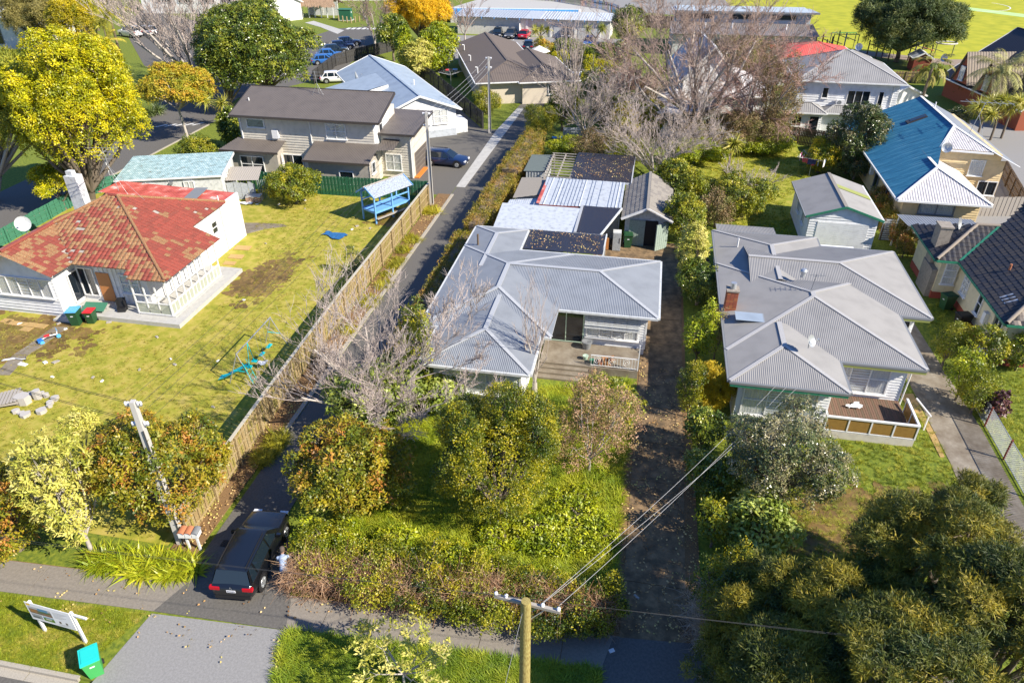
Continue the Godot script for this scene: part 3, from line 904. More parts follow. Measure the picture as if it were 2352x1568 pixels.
func right_house():
	var t = thing("bungalow", "white weatherboard house with dark streaked grey hip roof, green fascia and front deck", "house")
	var s = 0.21
	hip_block(t, 5.2, 10.9, -36.0, -30.75, 3.0, s, "iron_warm", "cap_warm", "grey_trim", [false, true], "swe", "z")
	hip_block(t, 5.2, 15.15, -44.0, -33.6, 2.994, s, "iron_warm", "cap_warm", "grey_trim", [true, true], "swe", "z")
	hip_block(t, 7.0, 16.9, -48.0, -39.15, 2.988, s, "iron_warm", "cap_warm", "grey_trim", [false, true], "nse", "x")
	hip_block(t, 5.2, 12.2, -49.4, -41.0, 2.982, s, "iron_warm", "cap_warm", "grey_trim", [true, false], "nwe", "z")
	# fascia boards under the front eaves
	bx(t, "fascia", Vector3(8.05, 2.84, -30.68), Vector3(5.6, 0.26, 0.04), "green_trim")
	bx(t, "fascia", Vector3(13.0, 2.84, -33.53), Vector3(4.3, 0.26, 0.04), "moss_trim")
	bx(t, "fascia", Vector3(16.0, 2.84, -39.08), Vector3(1.7, 0.26, 0.04), "moss_trim")
	wall(t, 5.8, 10.3, -37, -31.4, 0.0, 2.82, "white_board")
	wall(t, 5.82, 14.55, -48.7, -34.2, 0.0, 2.815, "white_board")
	wall(t, 9.0, 16.3, -47.4, -39.75, 0.0, 2.81, "white_board")
	var F = Vector3.BACK
	boards(t, Vector3(5.8, 0, -31.4), Vector3(10.3, 0, -31.4), 0.3, 2.8, F, "white_board", 0.17)
	boards(t, Vector3(10.3, 0, -34.2), Vector3(14.55, 0, -34.2), 0.3, 2.8, F, "white_board", 0.17)
	boards(t, Vector3(14.55, 0, -39.8), Vector3(14.55, 0, -34.2), 0.3, 2.8, Vector3.RIGHT, "white_board", 0.17)
	boards(t, Vector3(14.55, 0, -39.75), Vector3(16.3, 0, -39.75), 0.3, 2.8, F, "white_board", 0.17)
	window(t, Vector3(7.9, 1.6, -31.4), 3.6, 1.9, F, 3, 2, "white", "sides")
	window(t, Vector3(12.3, 1.75, -34.2), 2.9, 1.85, F, 3, 2, "white", "sides")
	window(t, Vector3(15.5, 1.8, -39.75), 1.2, 1.2, F, 1, 2, "white")
	pipe(t, "downpipe", [Vector3(15.2, 2.9, -33.7), Vector3(14.7, 2.5, -34.1), Vector3(14.66, 0.1, -34.1)], 0.04, "white", 6)
	# deck in front: boards, posts, amber panels
	var dk = bx(t, "deck", Vector3(12.4, 0.42, -32.55), Vector3(4.3, 0.12, 3.2), "white_board")
	for k in 36: bx(dk, "deck_board", Vector3(-2.1 + k * 0.12, 0.085, 0), Vector3(0.105, 0.04, 3.15), "deck" if k % 3 else "wood_dark")
	bx(dk, "skirt", Vector3(0, -0.2, 1.6), Vector3(4.3, 0.42, 0.05), "beige_board")
	bx(dk, "skirt", Vector3(2.15, -0.2, 0), Vector3(0.05, 0.42, 3.2), "beige_board")
	var rail = bx(t, "balustrade", Vector3(12.4, 1.34, -30.95), Vector3(4.4, 0.09, 0.11), "white")
	for k in 5: bx(rail, "post", Vector3(-2.15 + k * 1.075, -0.45, 0), Vector3(0.07, 0.82, 0.07), "white")
	for k in 4: bx(rail, "panel", Vector3(-1.61 + k * 1.075, -0.43, 0), Vector3(0.99, 0.72, 0.02), "amber")
	bx(rail, "bottom_rail", Vector3(0, -0.84, 0), Vector3(4.4, 0.05, 0.06), "white")
	var side = bx(t, "balustrade", Vector3(14.55, 1.34, -32.1), Vector3(0.11, 0.09, 2.2), "white")
	for k in 2: bx(side, "panel", Vector3(0, -0.43, 0.48 - k * 1.0), Vector3(0.02, 0.72, 0.95), "amber")
	for k in 2: bx(side, "post", Vector3(0, -0.45, 0.0 - k * 1.02), Vector3(0.07, 0.82, 0.07), "white")
	var hand = bx(t, "stair_rail", Vector3(15.3, 1.17, -32.85), Vector3(0.07, 0.07, 1.5), "white", 0.2)
	bx(hand, "post", Vector3(0, -0.5, 0.6), Vector3(0.06, 1.0, 0.06), "white")
	bx(t, "balustrade", Vector3(10.25, 1.34, -32.25), Vector3(0.11, 0.09, 2.6), "white")
	# chimney, vents, aerials
	brick_chimney(t, Vector3(5.62, 0, -38.0), 0.62, 0.62, 1.3, "red_brick", 3.0)
	pipe(t, "chimney_cowl", [Vector3(5.62, 4.3, -38.0), Vector3(5.62, 4.75, -38.0)], 0.17, "galv", 12)
	bx(t, "roof_patch", Vector3(7.1, 3.43, -36.6), Vector3(2.6, 0.02, 0.95), "iron_blue")
	pipe(t, "vent_pipe", [Vector3(6.6, 3.2, -46.2), Vector3(6.6, 3.9, -46.2)], 0.05, "white", 8)
	var vent = MB.new()
	vent.lathe(Vector3(9.9, 4.0, -41.0), [[0.14, 0.0], [0.14, 0.25], [0.2, 0.28], [0.22, 0.42], [0.16, 0.52], [0.0, 0.56]], 12)
	obj(t, "roof_vent", vent, "galv")
	var an = MB.new()
	an.tube(Vector3(10.1, 4.0, -39.2), Vector3(10.2, 5.1, -39.2), 0.02, 0.02, 5)
	an.bar(Vector3(9.8, 5.05, -39.2), Vector3(10.7, 5.05, -39.2), 0.02)
	for k in 5: an.bar(Vector3(9.85 + k * 0.2, 5.05, -39.45), Vector3(9.85 + k * 0.2, 5.05, -38.95), 0.012)
	obj(t, "roof_aerial", an, "grey_trim")
	dish(t, "satellite_dish", Vector3(9.15, 3.75, -33.3), 0.33, Vector3(0.7, 0.45, 0.5))
	var pil = bx(t, "pillar", Vector3(5.75, 1.4, -33.6), Vector3(0.7, 2.8, 1.2), "red_brick")

func dish(parent, called, p: Vector3, r, dir: Vector3, m = "galv"):
	var b = MB.new()
	var d = dir.normalized()
	var prof = []
	for k in 6: prof.append([r * k / 5.0, r * 0.28 * pow(k / 5.0, 2)])
	b.lathe(p + Vector3.UP * 0.45, prof, 16, d)
	b.tube(p, p + Vector3.UP * 0.45 - d * 0.05, 0.025, 0.025, 6)
	b.tube(p + Vector3.UP * 0.45 - Vector3(0, r * 0.9, 0), p + Vector3.UP * 0.5 + d * r * 1.3, 0.012, 0.012, 4)
	b.box(p + Vector3.UP * 0.5 + d * r * 1.3, Vector3(0.08, 0.08, 0.12))
	return obj(parent, called, b, m)

func tile_house():
	var t = thing("tile_roof_house", "white house with faded red tile roof spotted with lichen and a glazed corner veranda", "house")
	var red = ["tile_a", "tile_b", "tile_c", "tile_d", "tile_e"]
	var ar = Vector3(-35.3, 5.77, -41.1)
	var al = Vector3(-36.0, 5.77, -41.1)
	# right slope, front slope, rear slope, left wing
	var right = [Vector3(-28.55, 3.0, -35.0), Vector3(-28.55, 3.0, -41.4), Vector3(-30.44, 3.77, -41.5), Vector3(-30.44, 3.77, -46.0), ar]
	var s1 = [Vector3(-28.55, 3.02, -35.0), Vector3(-28.55, 3.02, -41.4), Vector3(-30.44, 3.78, -41.45), ar]
	var s2 = [Vector3(-30.44, 3.78, -41.45), Vector3(-30.44, 3.78, -45.9), ar]
	var front = [Vector3(-31.2, 3.1, -35.0), Vector3(-28.55, 3.02, -35.0), ar, al, Vector3(-35.4, 3.35, -35.5), Vector3(-31.2, 3.33, -35.5)]
	var f1 = [Vector3(-31.2, 3.08, -34.98), Vector3(-28.55, 3.02, -34.98), ar]
	var f2 = [Vector3(-31.25, 3.33, -35.52), ar, al, Vector3(-38.5, 4.62, -38.4), Vector3(-35.4, 3.33, -35.52)]
	var lw = [Vector3(-35.4, 3.35, -33.8), Vector3(-35.4, 3.35, -35.52), Vector3(-38.5, 4.62, -38.4), Vector3(-38.5, 4.6, -33.8)]
	var lw2 = [Vector3(-41.6, 3.35, -33.8), Vector3(-38.5, 4.6, -33.8), Vector3(-38.5, 4.6, -42.0), Vector3(-41.6, 3.35, -42.0)]
	var bk = [al, ar, Vector3(-30.44, 3.77, -45.95), Vector3(-40.5, 3.77, -45.95)]
	tiled_roof(t, [f1, f2, lw], 0.32, 0.36, red, 0.12, 200)
	tiled_roof(t, [s1, s2], 0.32, 0.36, red, -0.14, 100)
	sheet(t, "rear_slope", bk, "iron_red", 0.2)
	sheet(t, "rear_slope", lw2, "iron_red", 0.2)
	sheet(t, "rear_slope", [al, Vector3(-38.5, 4.6, -38.4), Vector3(-38.5, 4.6, -42), Vector3(-40.5, 3.77, -45.95)], "iron_red", 0.2)
	for q in [[ar, Vector3(-28.55, 3.05, -35.0)], [al, ar], [al, Vector3(-38.5, 4.66, -38.4)], [Vector3(-38.5, 4.66, -38.4), Vector3(-38.5, 4.66, -33.8)], [ar, Vector3(-30.44, 3.8, -45.95)]]:
		var c = MB.new()
		c.tube(q[0] + Vector3.UP * 0.03, q[1] + Vector3.UP * 0.03, 0.11, 0.11, 8)
		obj(t, "ridge_tile", c, "tile_c" if R.randf() < 0.5 else "tile_d")
	# low red roof of the rear lean-to, and its tall white wall
	wall(t, -41, -30.95, -48.3, -45.9, 0.0, 3.45, "white")
	sheet(t, "lean_to_roof", [Vector3(-41, 3.9, -45.8), Vector3(-30.9, 3.6, -45.8), Vector3(-30.9, 3.52, -48.5), Vector3(-41, 3.8, -48.5)], "iron_red", 0.2, 0.01, false, Vector3.FORWARD)
	bx(t, "roof_strip", Vector3(-33.6, 3.78, -47.1), Vector3(1.0, 0.03, 2.6), "grey_trim", 0.15)
	wall(t, -30.98, -30.83, -48.4, -41.3, 0.0, 3.62, "white", "side_wall")
	wall(t, -41, -31, -46, -36.3, 0.0, 3.25, "white", "wall")
	wall(t, -41.2, -36.1, -42, -34.35, 0.0, 3.2, "white_board", "wall")
	var F = Vector3.BACK
	boards(t, Vector3(-41.2, 0, -34.35), Vector3(-36.1, 0, -34.35), 0.25, 3.2, F, "white_board", 0.22, 4.45)
	window(t, Vector3(-38.3, 2.05, -34.35), 3.9, 1.3, F, 5, 1, "white", "sides")
	bx(t, "bargeboard", Vector3(-36.95, 3.92, -33.78), Vector3(3.4, 0.2, 0.05), "white").rotation.z = -0.385
	bx(t, "bargeboard", Vector3(-40.05, 3.92, -33.78), Vector3(3.4, 0.2, 0.05), "white").rotation.z = 0.385
	# side of the left wing: french doors on the terrace
	bx(t, "door", Vector3(-36.05, 1.45, -34.9), Vector3(0.06, 2.1, 0.8), "white")
	window(t, Vector3(-36.08, 1.5, -35.9), 0.9, 2.0, Vector3.RIGHT, 1, 1, "white", "", false)
	# front wall under the eave: windows and open door
	for k in 9: bx(t, "wall_batten", Vector3(-34.3 + k * 0.32, 1.7, -36.27), Vector3(0.05, 2.6, 0.03), "white")
	window(t, Vector3(-35.3, 1.7, -36.3), 1.1, 2.0, F, 2, 1, "white", "", false)
	bx(t, "doorway", Vector3(-34.1, 1.4, -36.26), Vector3(0.95, 2.1, 0.04), "wood_int")
	window(t, Vector3(-32.2, 1.8, -36.3), 1.3, 1.3, F, 2, 2, "white", "sides")
	# glazed corner veranda
	var ver = bx(t, "veranda", Vector3(-29.9, 0.33, -38.1), Vector3(2.5, 0.06, 5.9), "slab_pale")
	for k in 8:
		var z = -35.25 - k * 0.83
		bx(ver, "post", Vector3(-28.85 + 29.9, 1.3, z + 38.1), Vector3(0.08, 2.55, 0.08), "white")
		if k < 7:
			bx(ver, "panel", Vector3(-28.85 + 29.9, 0.45, z - 0.415 + 38.1), Vector3(0.015, 0.72, 0.75), "frosted")
			bx(ver, "mullion", Vector3(-28.85 + 29.9, 0.45, z - 0.415 + 38.1), Vector3(0.05, 0.74, 0.04), "white")
	for y in [0.08, 0.86, 1.55]: bx(ver, "rail", Vector3(-28.85 + 29.9, y, 0), Vector3(0.07, 0.07, 5.9), "white")
	for k in 4:
		bx(ver, "post", Vector3(-28.85 - k * 0.8 + 29.9, 1.3, -35.2 + 38.1), Vector3(0.08, 2.55 if k in [0, 3] else 1.6, 0.08), "white")
		if k < 3: bx(ver, "panel", Vector3(-29.25 - k * 0.8 + 29.9, 0.45, -35.2 + 38.1), Vector3(0.72, 0.72, 0.015), "frosted")
	for y in [0.08, 0.86, 1.4]: bx(ver, "rail", Vector3(-30.05 + 29.9, y, -35.2 + 38.1), Vector3(2.4, 0.07, 0.07), "white")
	wall(t, -36.0, -27.95, -42.4, -34.4, 0.0, 0.3, "slab_pale", "terrace")
	wall(t, -36.5, -35.0, -34.4, -33.7, 0.0, 0.15, "slab_pale", "step")
	# windows of the side wall
	window(t, Vector3(-30.83, 2.2, -42.6), 0.8, 1.2, Vector3.RIGHT, 1, 2, "white")
	window(t, Vector3(-30.83, 2.4, -44.4), 0.7, 0.9, Vector3.RIGHT, 1, 2, "white")
	pipe(t, "downpipe", [Vector3(-30.75, 4.4, -45.6), Vector3(-30.75, 0.1, -45.6)], 0.05, "white", 6)
	bx(t, "chimney", Vector3(-40.9, 4.2, -43.9), Vector3(0.95, 3.4, 0.75), "white_old")
	bx(t, "chimney_pot", Vector3(-41.0, 6.05, -43.9), Vector3(0.5, 0.35, 0.4), "white_old")
	dish(t, "satellite_dish", Vector3(-44.2, 2.4, -41.5), 0.55, Vector3(0.5, 0.35, 0.8), "white_old")
	pipe(t, "dish_mast", [Vector3(-44.2, 0.0, -41.5), Vector3(-44.2, 2.5, -41.5)], 0.04, "galv")
	# tall aerial on the ridge
	var an = MB.new()
	var ab = Vector3(-36.0, 5.7, -42.2)
	var top = ab + Vector3(-0.3, 3.0, 0)
	an.tube(ab, top, 0.025, 0.02, 5)
	for k in 4: an.bar(top - Vector3(0, 0.25 * k, 0) + Vector3(-1.1 + k * 0.2, 0, 0.2), top - Vector3(0, 0.25 * k, 0) + Vector3(1.0 - k * 0.15, 0, -0.2), 0.022)
	an.bar(top + Vector3(-0.2, -0.3, -0.8), top + Vector3(0.2, -0.3, 0.8), 0.03)
	for q in [Vector3(-1.0, 0.1, 0.4), Vector3(0.9, -0.1, 0.3), Vector3(2.6, -0.9, 0.4)]: an.tube(top - Vector3(0, 1.2, 0), ab + q, 0.01, 0.01, 4)
	obj(t, "roof_aerial", an, "galv")

func cream_house():
	var t = thing("tile_roof_house", "cream weatherboard cottage with black concrete tile roof and red base", "house")
	var dk = ["tile_k", "tile_l", "tile_k", "tile_l"]
	var s = 0.5
	# rear block: eaves x 19.4, z -47.2 .. -53, main block x 20.8, front z -39.2
	var r1 = Vector3(22.3, 4.45, -50.1)
	var r2 = Vector3(30, 4.45, -50.1)
	var le = [Vector3(19.4, 3.0, -53), Vector3(19.4, 3.0, -47.2), r1]
	var fr = [Vector3(19.4, 3.0, -47.2), Vector3(20.8, 3.0, -47.2), Vector3(23.7, 4.45, -50.1), r1]
	var bk = [r1, r2, Vector3(30, 3.0, -53), Vector3(19.4, 3.0, -53)]
	var m1 = Vector3(25.6, 5.4, -44.0)
	var m2 = Vector3(25.6, 5.4, -52.0)
	var ml = [Vector3(20.8, 3.0, -39.2), m1, m2, Vector3(23.7, 4.45, -50.1), Vector3(20.8, 3.0, -47.2)]
	var mf = [Vector3(20.8, 3.0, -39.2), Vector3(30.4, 3.0, -39.2), m1]
	var mr = [Vector3(30.4, 3.0, -39.2), Vector3(30.4, 3.0, -53), m2, m1]
	tiled_roof(t, [ml, fr, le], 0.34, 0.38, dk, 0.0, 280)
	tiled_roof(t, [mf], 0.34, 0.38, ["tile_m", "tile_l"], 0.0, 20)  # sunlit front slope: its light is put into paler tile colours
	sheet(t, "rear_slope", bk, "tile_brown", 0.3, 0.02)
	sheet(t, "rear_slope", mr, "tile_brown", 0.3, 0.02)
	for q in [[r1, Vector3(19.4, 3.02, -47.2)], [r1, Vector3(23.7, 4.48, -50.1)], [m1, Vector3(20.8, 3.03, -39.2)], [m1, m2]]:
		var c = MB.new()
		c.tube(q[0] + Vector3.UP * 0.05, q[1] + Vector3.UP * 0.05, 0.12, 0.12, 8)
		obj(t, "ridge_tile", c, "tile_m")
	line_cap(t, "valley", Vector3(20.8, 3.04, -47.2), Vector3(23.7, 4.5, -50.1), "green_trim", 0.14, 0.04)
	gutter(t, Vector3(20.8, 3.0, -47.2), Vector3(20.8, 3.0, -39.2), "green_trim", Vector3.LEFT)
	gutter(t, Vector3(19.4, 3.0, -47.2), Vector3(20.8, 3.0, -47.2), "green_trim", Vector3.BACK)
	gutter(t, Vector3(19.4, 3.0, -53), Vector3(19.4, 3.0, -47.2), "green_trim", Vector3.LEFT)
	gutter(t, Vector3(20.8, 3.0, -39.2), Vector3(30.4, 3.0, -39.2), "green_trim", Vector3.BACK)
	wall(t, 19.95, 28, -52.5, -47.65, 0.0, 2.9, "cream_board")
	wall(t, 21.25, 30, -52, -39.7, 0.0, 2.905, "cream_board")
	wall(t, 21.21, 30.04, -52, -39.66, 0.0, 0.5, "red_base", "foundation")
	wall(t, 19.91, 28.04, -52.5, -47.61, 0.0, 0.5, "red_base", "foundation")
	boards(t, Vector3(21.25, 0, -47.6), Vector3(21.25, 0, -39.7), 0.5, 2.9, Vector3.LEFT, "cream_board", 0.17)
	boards(t, Vector3(19.95, 0, -47.65), Vector3(21.25, 0, -47.65), 0.5, 2.9, Vector3.BACK, "cream_board", 0.17)
	boards(t, Vector3(21.25, 0, -39.7), Vector3(30, 0, -39.7), 0.5, 2.9, Vector3.BACK, "cream_board", 0.17)
	window(t, Vector3(20.65, 1.9, -47.65), 0.75, 1.5, Vector3.BACK, 1, 3, "white", "full")
	window(t, Vector3(21.25, 1.9, -46.1), 0.9, 1.4, Vector3.LEFT, 2, 3, "white", "sides")
	window(t, Vector3(21.25, 1.9, -43.6), 0.6, 1.4, Vector3.LEFT, 1, 2, "white")
	window(t, Vector3(21.25, 1.85, -40.7), 1.0, 1.4, Vector3.LEFT, 2, 2, "white")
	window(t, Vector3(23.2, 1.9, -39.7), 1.6, 1.4, Vector3.BACK, 2, 2, "white", "sides")
	var ch = bx(t, "chimney", Vector3(20.05, 2.3, -49.3), Vector3(0.75, 4.6, 1.0), "plaster_old")
	bx(ch, "chimney_cap", Vector3(0, 2.32, 0), Vector3(0.85, 0.1, 1.1), "plaster_old")
	bx(t, "chimney_breast", Vector3(19.85, 1.0, -48.8), Vector3(0.5, 2.0, 2.0), "plaster_old")
	dish(t, "satellite_dish", Vector3(21.2, 3.95, -50.3), 0.42, Vector3(0.8, 0.25, 0.5))
	pipe(t, "vent_pipe", [Vector3(22.5, 3.8, -44.5), Vector3(22.5, 4.3, -44.5)], 0.07, "terracotta", 8)
	bx(t, "skylight", Vector3(21.6, 3.43, -41.6), Vector3(0.7, 0.03, 1.1), "iron_white").rotation.z = 0.46
	var hb = bx(t, "water_heater", Vector3(21.1, 1.7, -42.2), Vector3(0.25, 0.75, 0.4), "white_metal")
	pipe(hb, "heater_pipe", [Vector3(0, -0.37, 0), Vector3(0, -1.3, 0)], 0.03, "galv")
	pipe(t, "downpipe", [Vector3(21.1, 2.9, -41.2), Vector3(21.1, 0.2, -41.2)], 0.045, "cream_board")
	heat_pump(t, Vector3(20.7, 0.1, -40.4), Vector3.LEFT)
	# lean-to verandah roof beyond the chimney
	sheet(t, "verandah_roof", [Vector3(19.2, 2.5, -56.2), Vector3(24.5, 2.5, -56.2), Vector3(24.5, 2.8, -53.3), Vector3(19.2, 2.8, -53.3)], "iron", 0.2, 0.02)
	for xx in [19.4, 24.3]: bx(t, "verandah_post", Vector3(xx, 1.25, -56.0), Vector3(0.1, 2.5, 0.1), "white")

func heat_pump(parent, p: Vector3, out: Vector3):
	var o = bx(parent, "heat_pump", p + Vector3(0, 0.3, 0), Vector3(0.85, 0.6, 0.32), "white_metal", atan2(out.x, out.z))
	var b = MB.new()
	b.lathe(Vector3(-0.1, 0, 0.165), [[0.23, 0.0], [0.23, 0.012], [0.2, 0.012], [0.0, 0.004]], 16, Vector3(0, 0, 1))
	obj(o, "fan_grille", b, "grey_trim")
	return o

func extra_materials():
	mat("tile_a", Color(0.7, 0.66, 0.66), 0.88, {"tex": "t_lichen_a", "scale": 0.9})
	mat("tile_b", Color(0.62, 0.6, 0.6), 0.88, {"tex": "t_lichen_a", "scale": 0.9})
	mat("tile_c", Color(0.56, 0.58, 0.58), 0.88, {"tex": "t_lichen_a", "scale": 0.9})
	mat("tile_d", Color(0.66, 0.64, 0.6), 0.88, {"tex": "t_lichen_b", "scale": 0.9})
	mat("tile_e", Color(0.74, 0.74, 0.7), 0.88, {"tex": "t_lichen_b", "scale": 0.9})
	mat("tile_k", Color(0.035, 0.035, 0.042), 0.6, {"tex": "t_grain", "scale": 0.8})
	mat("tile_l", Color(0.05, 0.045, 0.045), 0.7, {"tex": "t_grain", "scale": 0.8})
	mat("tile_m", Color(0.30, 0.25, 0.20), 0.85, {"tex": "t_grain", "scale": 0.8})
	mat("pale_green", Color(0.42, 0.54, 0.42), 0.6)
	mat("orange_path", Color(0.55, 0.36, 0.14), 0.9, {"tex": "t_speck", "scale": 1.2})
	mat("soil_grass", Color(0.36, 0.23, 0.06), 0.95, {"tex": "t_speck", "scale": 0.25})
	mat("lawn_green", Color(0.85, 0.95, 0.7), 0.95, {"tex": "t_lawn", "scale": 0.09})
	mat("bark_chip", Color(0.36, 0.28, 0.22), 0.95, {"tex": "t_speck", "scale": 0.3})
	mat("line_green", Color(0.42, 0.62, 0.25), 0.95)
	mat("flaky_green", Color(0.34, 0.42, 0.36), 0.85, {"tex": "t_streak", "scale": 0.6})
	mat("red_rust", Color(0.24, 0.05, 0.03), 0.9, {"tex": "t_streak", "scale": 0.6})

# ---------- sheds, carports, garages ----------
func build_yard_buildings():
	workshop()
	garage()
	prefab()

func workshop():
	# the row of joined lean-tos behind the bungalow: each has its own roof
	var t = thing("carport", "flat carport with white painted corrugated roof between hedge and patio cover", "carport")
	sheet(t, "roof", [Vector3(-10.7, 2.7, -52.4), Vector3(-4.6, 2.7, -52.4), Vector3(-4.5, 2.6, -48.0), Vector3(-10.5, 2.6, -48.0)], "iron_white", 0.15, 0.014, false, Vector3.RIGHT)
	bx(t, "fascia", Vector3(-4.5, 2.56, -50.2), Vector3(0.06, 0.2, 4.5), "blue_paint")
	wall(t, -10.5, -10.3, -52.3, -48.1, 0, 2.55, "white_old")
	wall(t, -10.3, -4.7, -52.35, -52.2, 0, 2.55, "white_old")
	for xx in [-10.3, -4.7]: bx(t, "post", Vector3(xx, 1.28, -48.15), Vector3(0.1, 2.56, 0.1), "white_old")
	var p = thing("plastic_canopy", "dark tinted plastic canopy with slanted end beside white carport roof", "canopy")
	sheet(p, "roof", [Vector3(-4.45, 2.66, -53.1), Vector3(-1.5, 2.66, -53.0), Vector3(-2.75, 2.58, -47.9), Vector3(-4.45, 2.58, -47.9)], "plastic_dark", 0.1, 0.01, false, Vector3.BACK)
	var fb = MB.new()
	fb.bar(Vector3(-1.45, 2.62, -53.1), Vector3(-2.7, 2.54, -47.85), 0.1, 0.14)
	obj(p, "edge_beam", fb, "white_old")
	bx(p, "edge_beam", Vector3(-4.5, 2.68, -50.5), Vector3(0.2, 0.05, 5.2), "cap")
	for q in [Vector3(-1.6, 1.27, -52.9), Vector3(-2.8, 1.25, -48.0), Vector3(-4.4, 1.25, -48.0)]: bx(p, "post", q, Vector3(0.09, 2.5, 0.09), "white_old")
	var c = thing("workshop", "workshop with white ribbed steel roof and rusty edge behind the carport", "shed")
	sheet(c, "roof", [Vector3(-8.1, 2.75, -58.6), Vector3(-1.5, 2.75, -58.5), Vector3(-1.5, 2.55, -53.4), Vector3(-7.9, 2.55, -52.9)], "iron_white", 0.28, 0.03, true)
	wall(c, -7.9, -1.7, -58.4, -53.2, 0, 2.5, "white_old")
	bx(c, "gutter", Vector3(-4.7, 2.5, -52.95), Vector3(6.4, 0.1, 0.1), "red_rust")
	bx(c, "edge_flashing", Vector3(-8.0, 2.66, -55.7), Vector3(0.25, 0.04, 5.6), "iron_red")
	var d = thing("lean_to", "lean-to with grey fibre cement roof beside the hedge", "shed")
	sheet(d, "roof", [Vector3(-10.4, 2.3, -59.4), Vector3(-8.15, 2.45, -59.4), Vector3(-8.05, 2.45, -55.3), Vector3(-10.3, 2.3, -54.5)], "fibro", 0.15, 0.014)
	wall(d, -10.2, -8.2, -59.2, -55.4, 0, 2.25, "white_old")
	sheet(d, "porch_roof", [Vector3(-10.5, 2.2, -54.4), Vector3(-8.0, 2.2, -55.2), Vector3(-8.0, 2.12, -52.9), Vector3(-10.6, 2.12, -52.9)], "iron_white", 0.15, 0.01)
	bx(d, "porch_post", Vector3(-10.4, 1.05, -53.0), Vector3(0.09, 2.1, 0.09), "white_old")
	var e = thing("plastic_canopy", "large dark corrugated plastic roof scattered with fallen leaves beyond the workshop", "canopy")
	sheet(e, "roof", [Vector3(-6.2, 2.75, -65.7), Vector3(-1.0, 2.75, -65.6), Vector3(-1.0, 2.55, -58.85), Vector3(-6.2, 2.55, -59.05)], "plastic_dark", 0.1, 0.012)
	bx(e, "edge_beam", Vector3(-3.6, 2.5, -58.9), Vector3(5.3, 0.14, 0.08), "white_old")
	bx(e, "edge_beam", Vector3(-1.0, 2.6, -62.2), Vector3(0.1, 0.14, 6.8), "cap")
	for q in [Vector3(-6.1, 1.27, -65.5), Vector3(-1.1, 1.27, -65.4), Vector3(-1.1, 1.24, -59), Vector3(-6.1, 1.24, -59.1)]: bx(e, "post", q, Vector3(0.1, 2.5, 0.1), "wood_grey")
	var f = thing("pergola", "weathered timber pergola frame with broken battens next to dark plastic roof", "pergola")
	for k in 3: bx(f, "beam", Vector3(-8.45 + k * 1.1, 2.45, -62.4), Vector3(0.08, 0.16, 6.7), "wood_grey")
	for k in 10: bx(f, "batten", Vector3(-7.35, 2.57, -59.3 - k * 0.7), Vector3(2.5, 0.06, 0.08), "wood_grey", R.randf_range(-0.03, 0.03))
	for q in [Vector3(-8.4, 1.2, -65.6), Vector3(-6.3, 1.2, -65.6), Vector3(-8.4, 1.2, -59.2), Vector3(-6.35, 1.2, -59.2)]: bx(f, "post", q, Vector3(0.1, 2.4, 0.1), "wood_grey")
	var h = thing("lean_to", "low shed with dark green roof sheets and white picket side by the pergola", "shed")
	sheet(h, "roof", [Vector3(-10.6, 2.2, -65.9), Vector3(-8.6, 2.3, -65.9), Vector3(-8.6, 2.3, -61.3), Vector3(-10.6, 2.2, -61.3)], "iron_greenish", 0.15, 0.012)
	wall(h, -10.4, -8.7, -65.7, -61.5, 0, 2.15, "white_old")
	for k in 7: bx(h, "picket", Vector3(-10.3 + k * 0.26, 1.6, -61.35), Vector3(0.12, 1.0, 0.03), "white_old")
	# gabled shed with the flaking doors
	var s = thing("gabled_shed", "old gabled shed with grey tile roof and flaking green double doors", "shed")
	var ra = Vector3(0.5, 3.25, -60.0)
	var rb = Vector3(0.5, 3.25, -51.7)
	var slope_l = [Vector3(-1.35, 2.35, -60.0), Vector3(-1.35, 2.35, -51.7), rb, ra]
	var slope_r = [Vector3(2.4, 2.35, -51.7), Vector3(2.4, 2.35, -60.0), ra, rb]
	tiled_roof(s, [slope_l, slope_r], 0.42, 0.42, ["fibro", "fibro_b"], 0.0, 140)
	line_cap(s, "ridge_cap", ra, rb, "fibro", 0.22, 0.07)
	wall(s, -1.1, 2.1, -59.6, -52.4, 0, 2.35, "white_old")
	var gb = MB.new()
	gb.tri(Vector3(-1.15, 2.35, -52.38), Vector3(2.15, 2.35, -52.38), Vector3(0.5, 3.15, -52.38))
	obj(s, "gable", gb, "white_old")
	var bl = MB.new()
	bl.bar(Vector3(-1.4, 2.34, -51.72), Vector3(0.5, 3.27, -51.72), 0.06, 0.18)
	bl.bar(Vector3(0.5, 3.27, -51.72), Vector3(2.45, 2.34, -51.72), 0.06, 0.18)
	obj(s, "bargeboard", bl, "white")
	var dl = bx(s, "door", Vector3(-0.15, 1.05, -52.32), Vector3(1.2, 2.1, 0.06), "flaky_green")
	for k in 6: bx(dl, "door_board", Vector3(-0.5 + k * 0.2, 0, 0.04), Vector3(0.18, 2.1, 0.025), "flaky_green")
	var dr = bx(s, "door", Vector3(1.75, 1.05, -51.95), Vector3(1.2, 2.1, 0.06), "flaky_green", 0.75)
	for k in 6: bx(dr, "door_board", Vector3(-0.5 + k * 0.2, 0, 0.04), Vector3(0.18, 2.1, 0.025), "flaky_green")
	bx(s, "doorway", Vector3(0.9, 1.05, -52.37), Vector3(1.0, 2.1, 0.03), "dark")  # dark panel paints in the shade inside the open shed

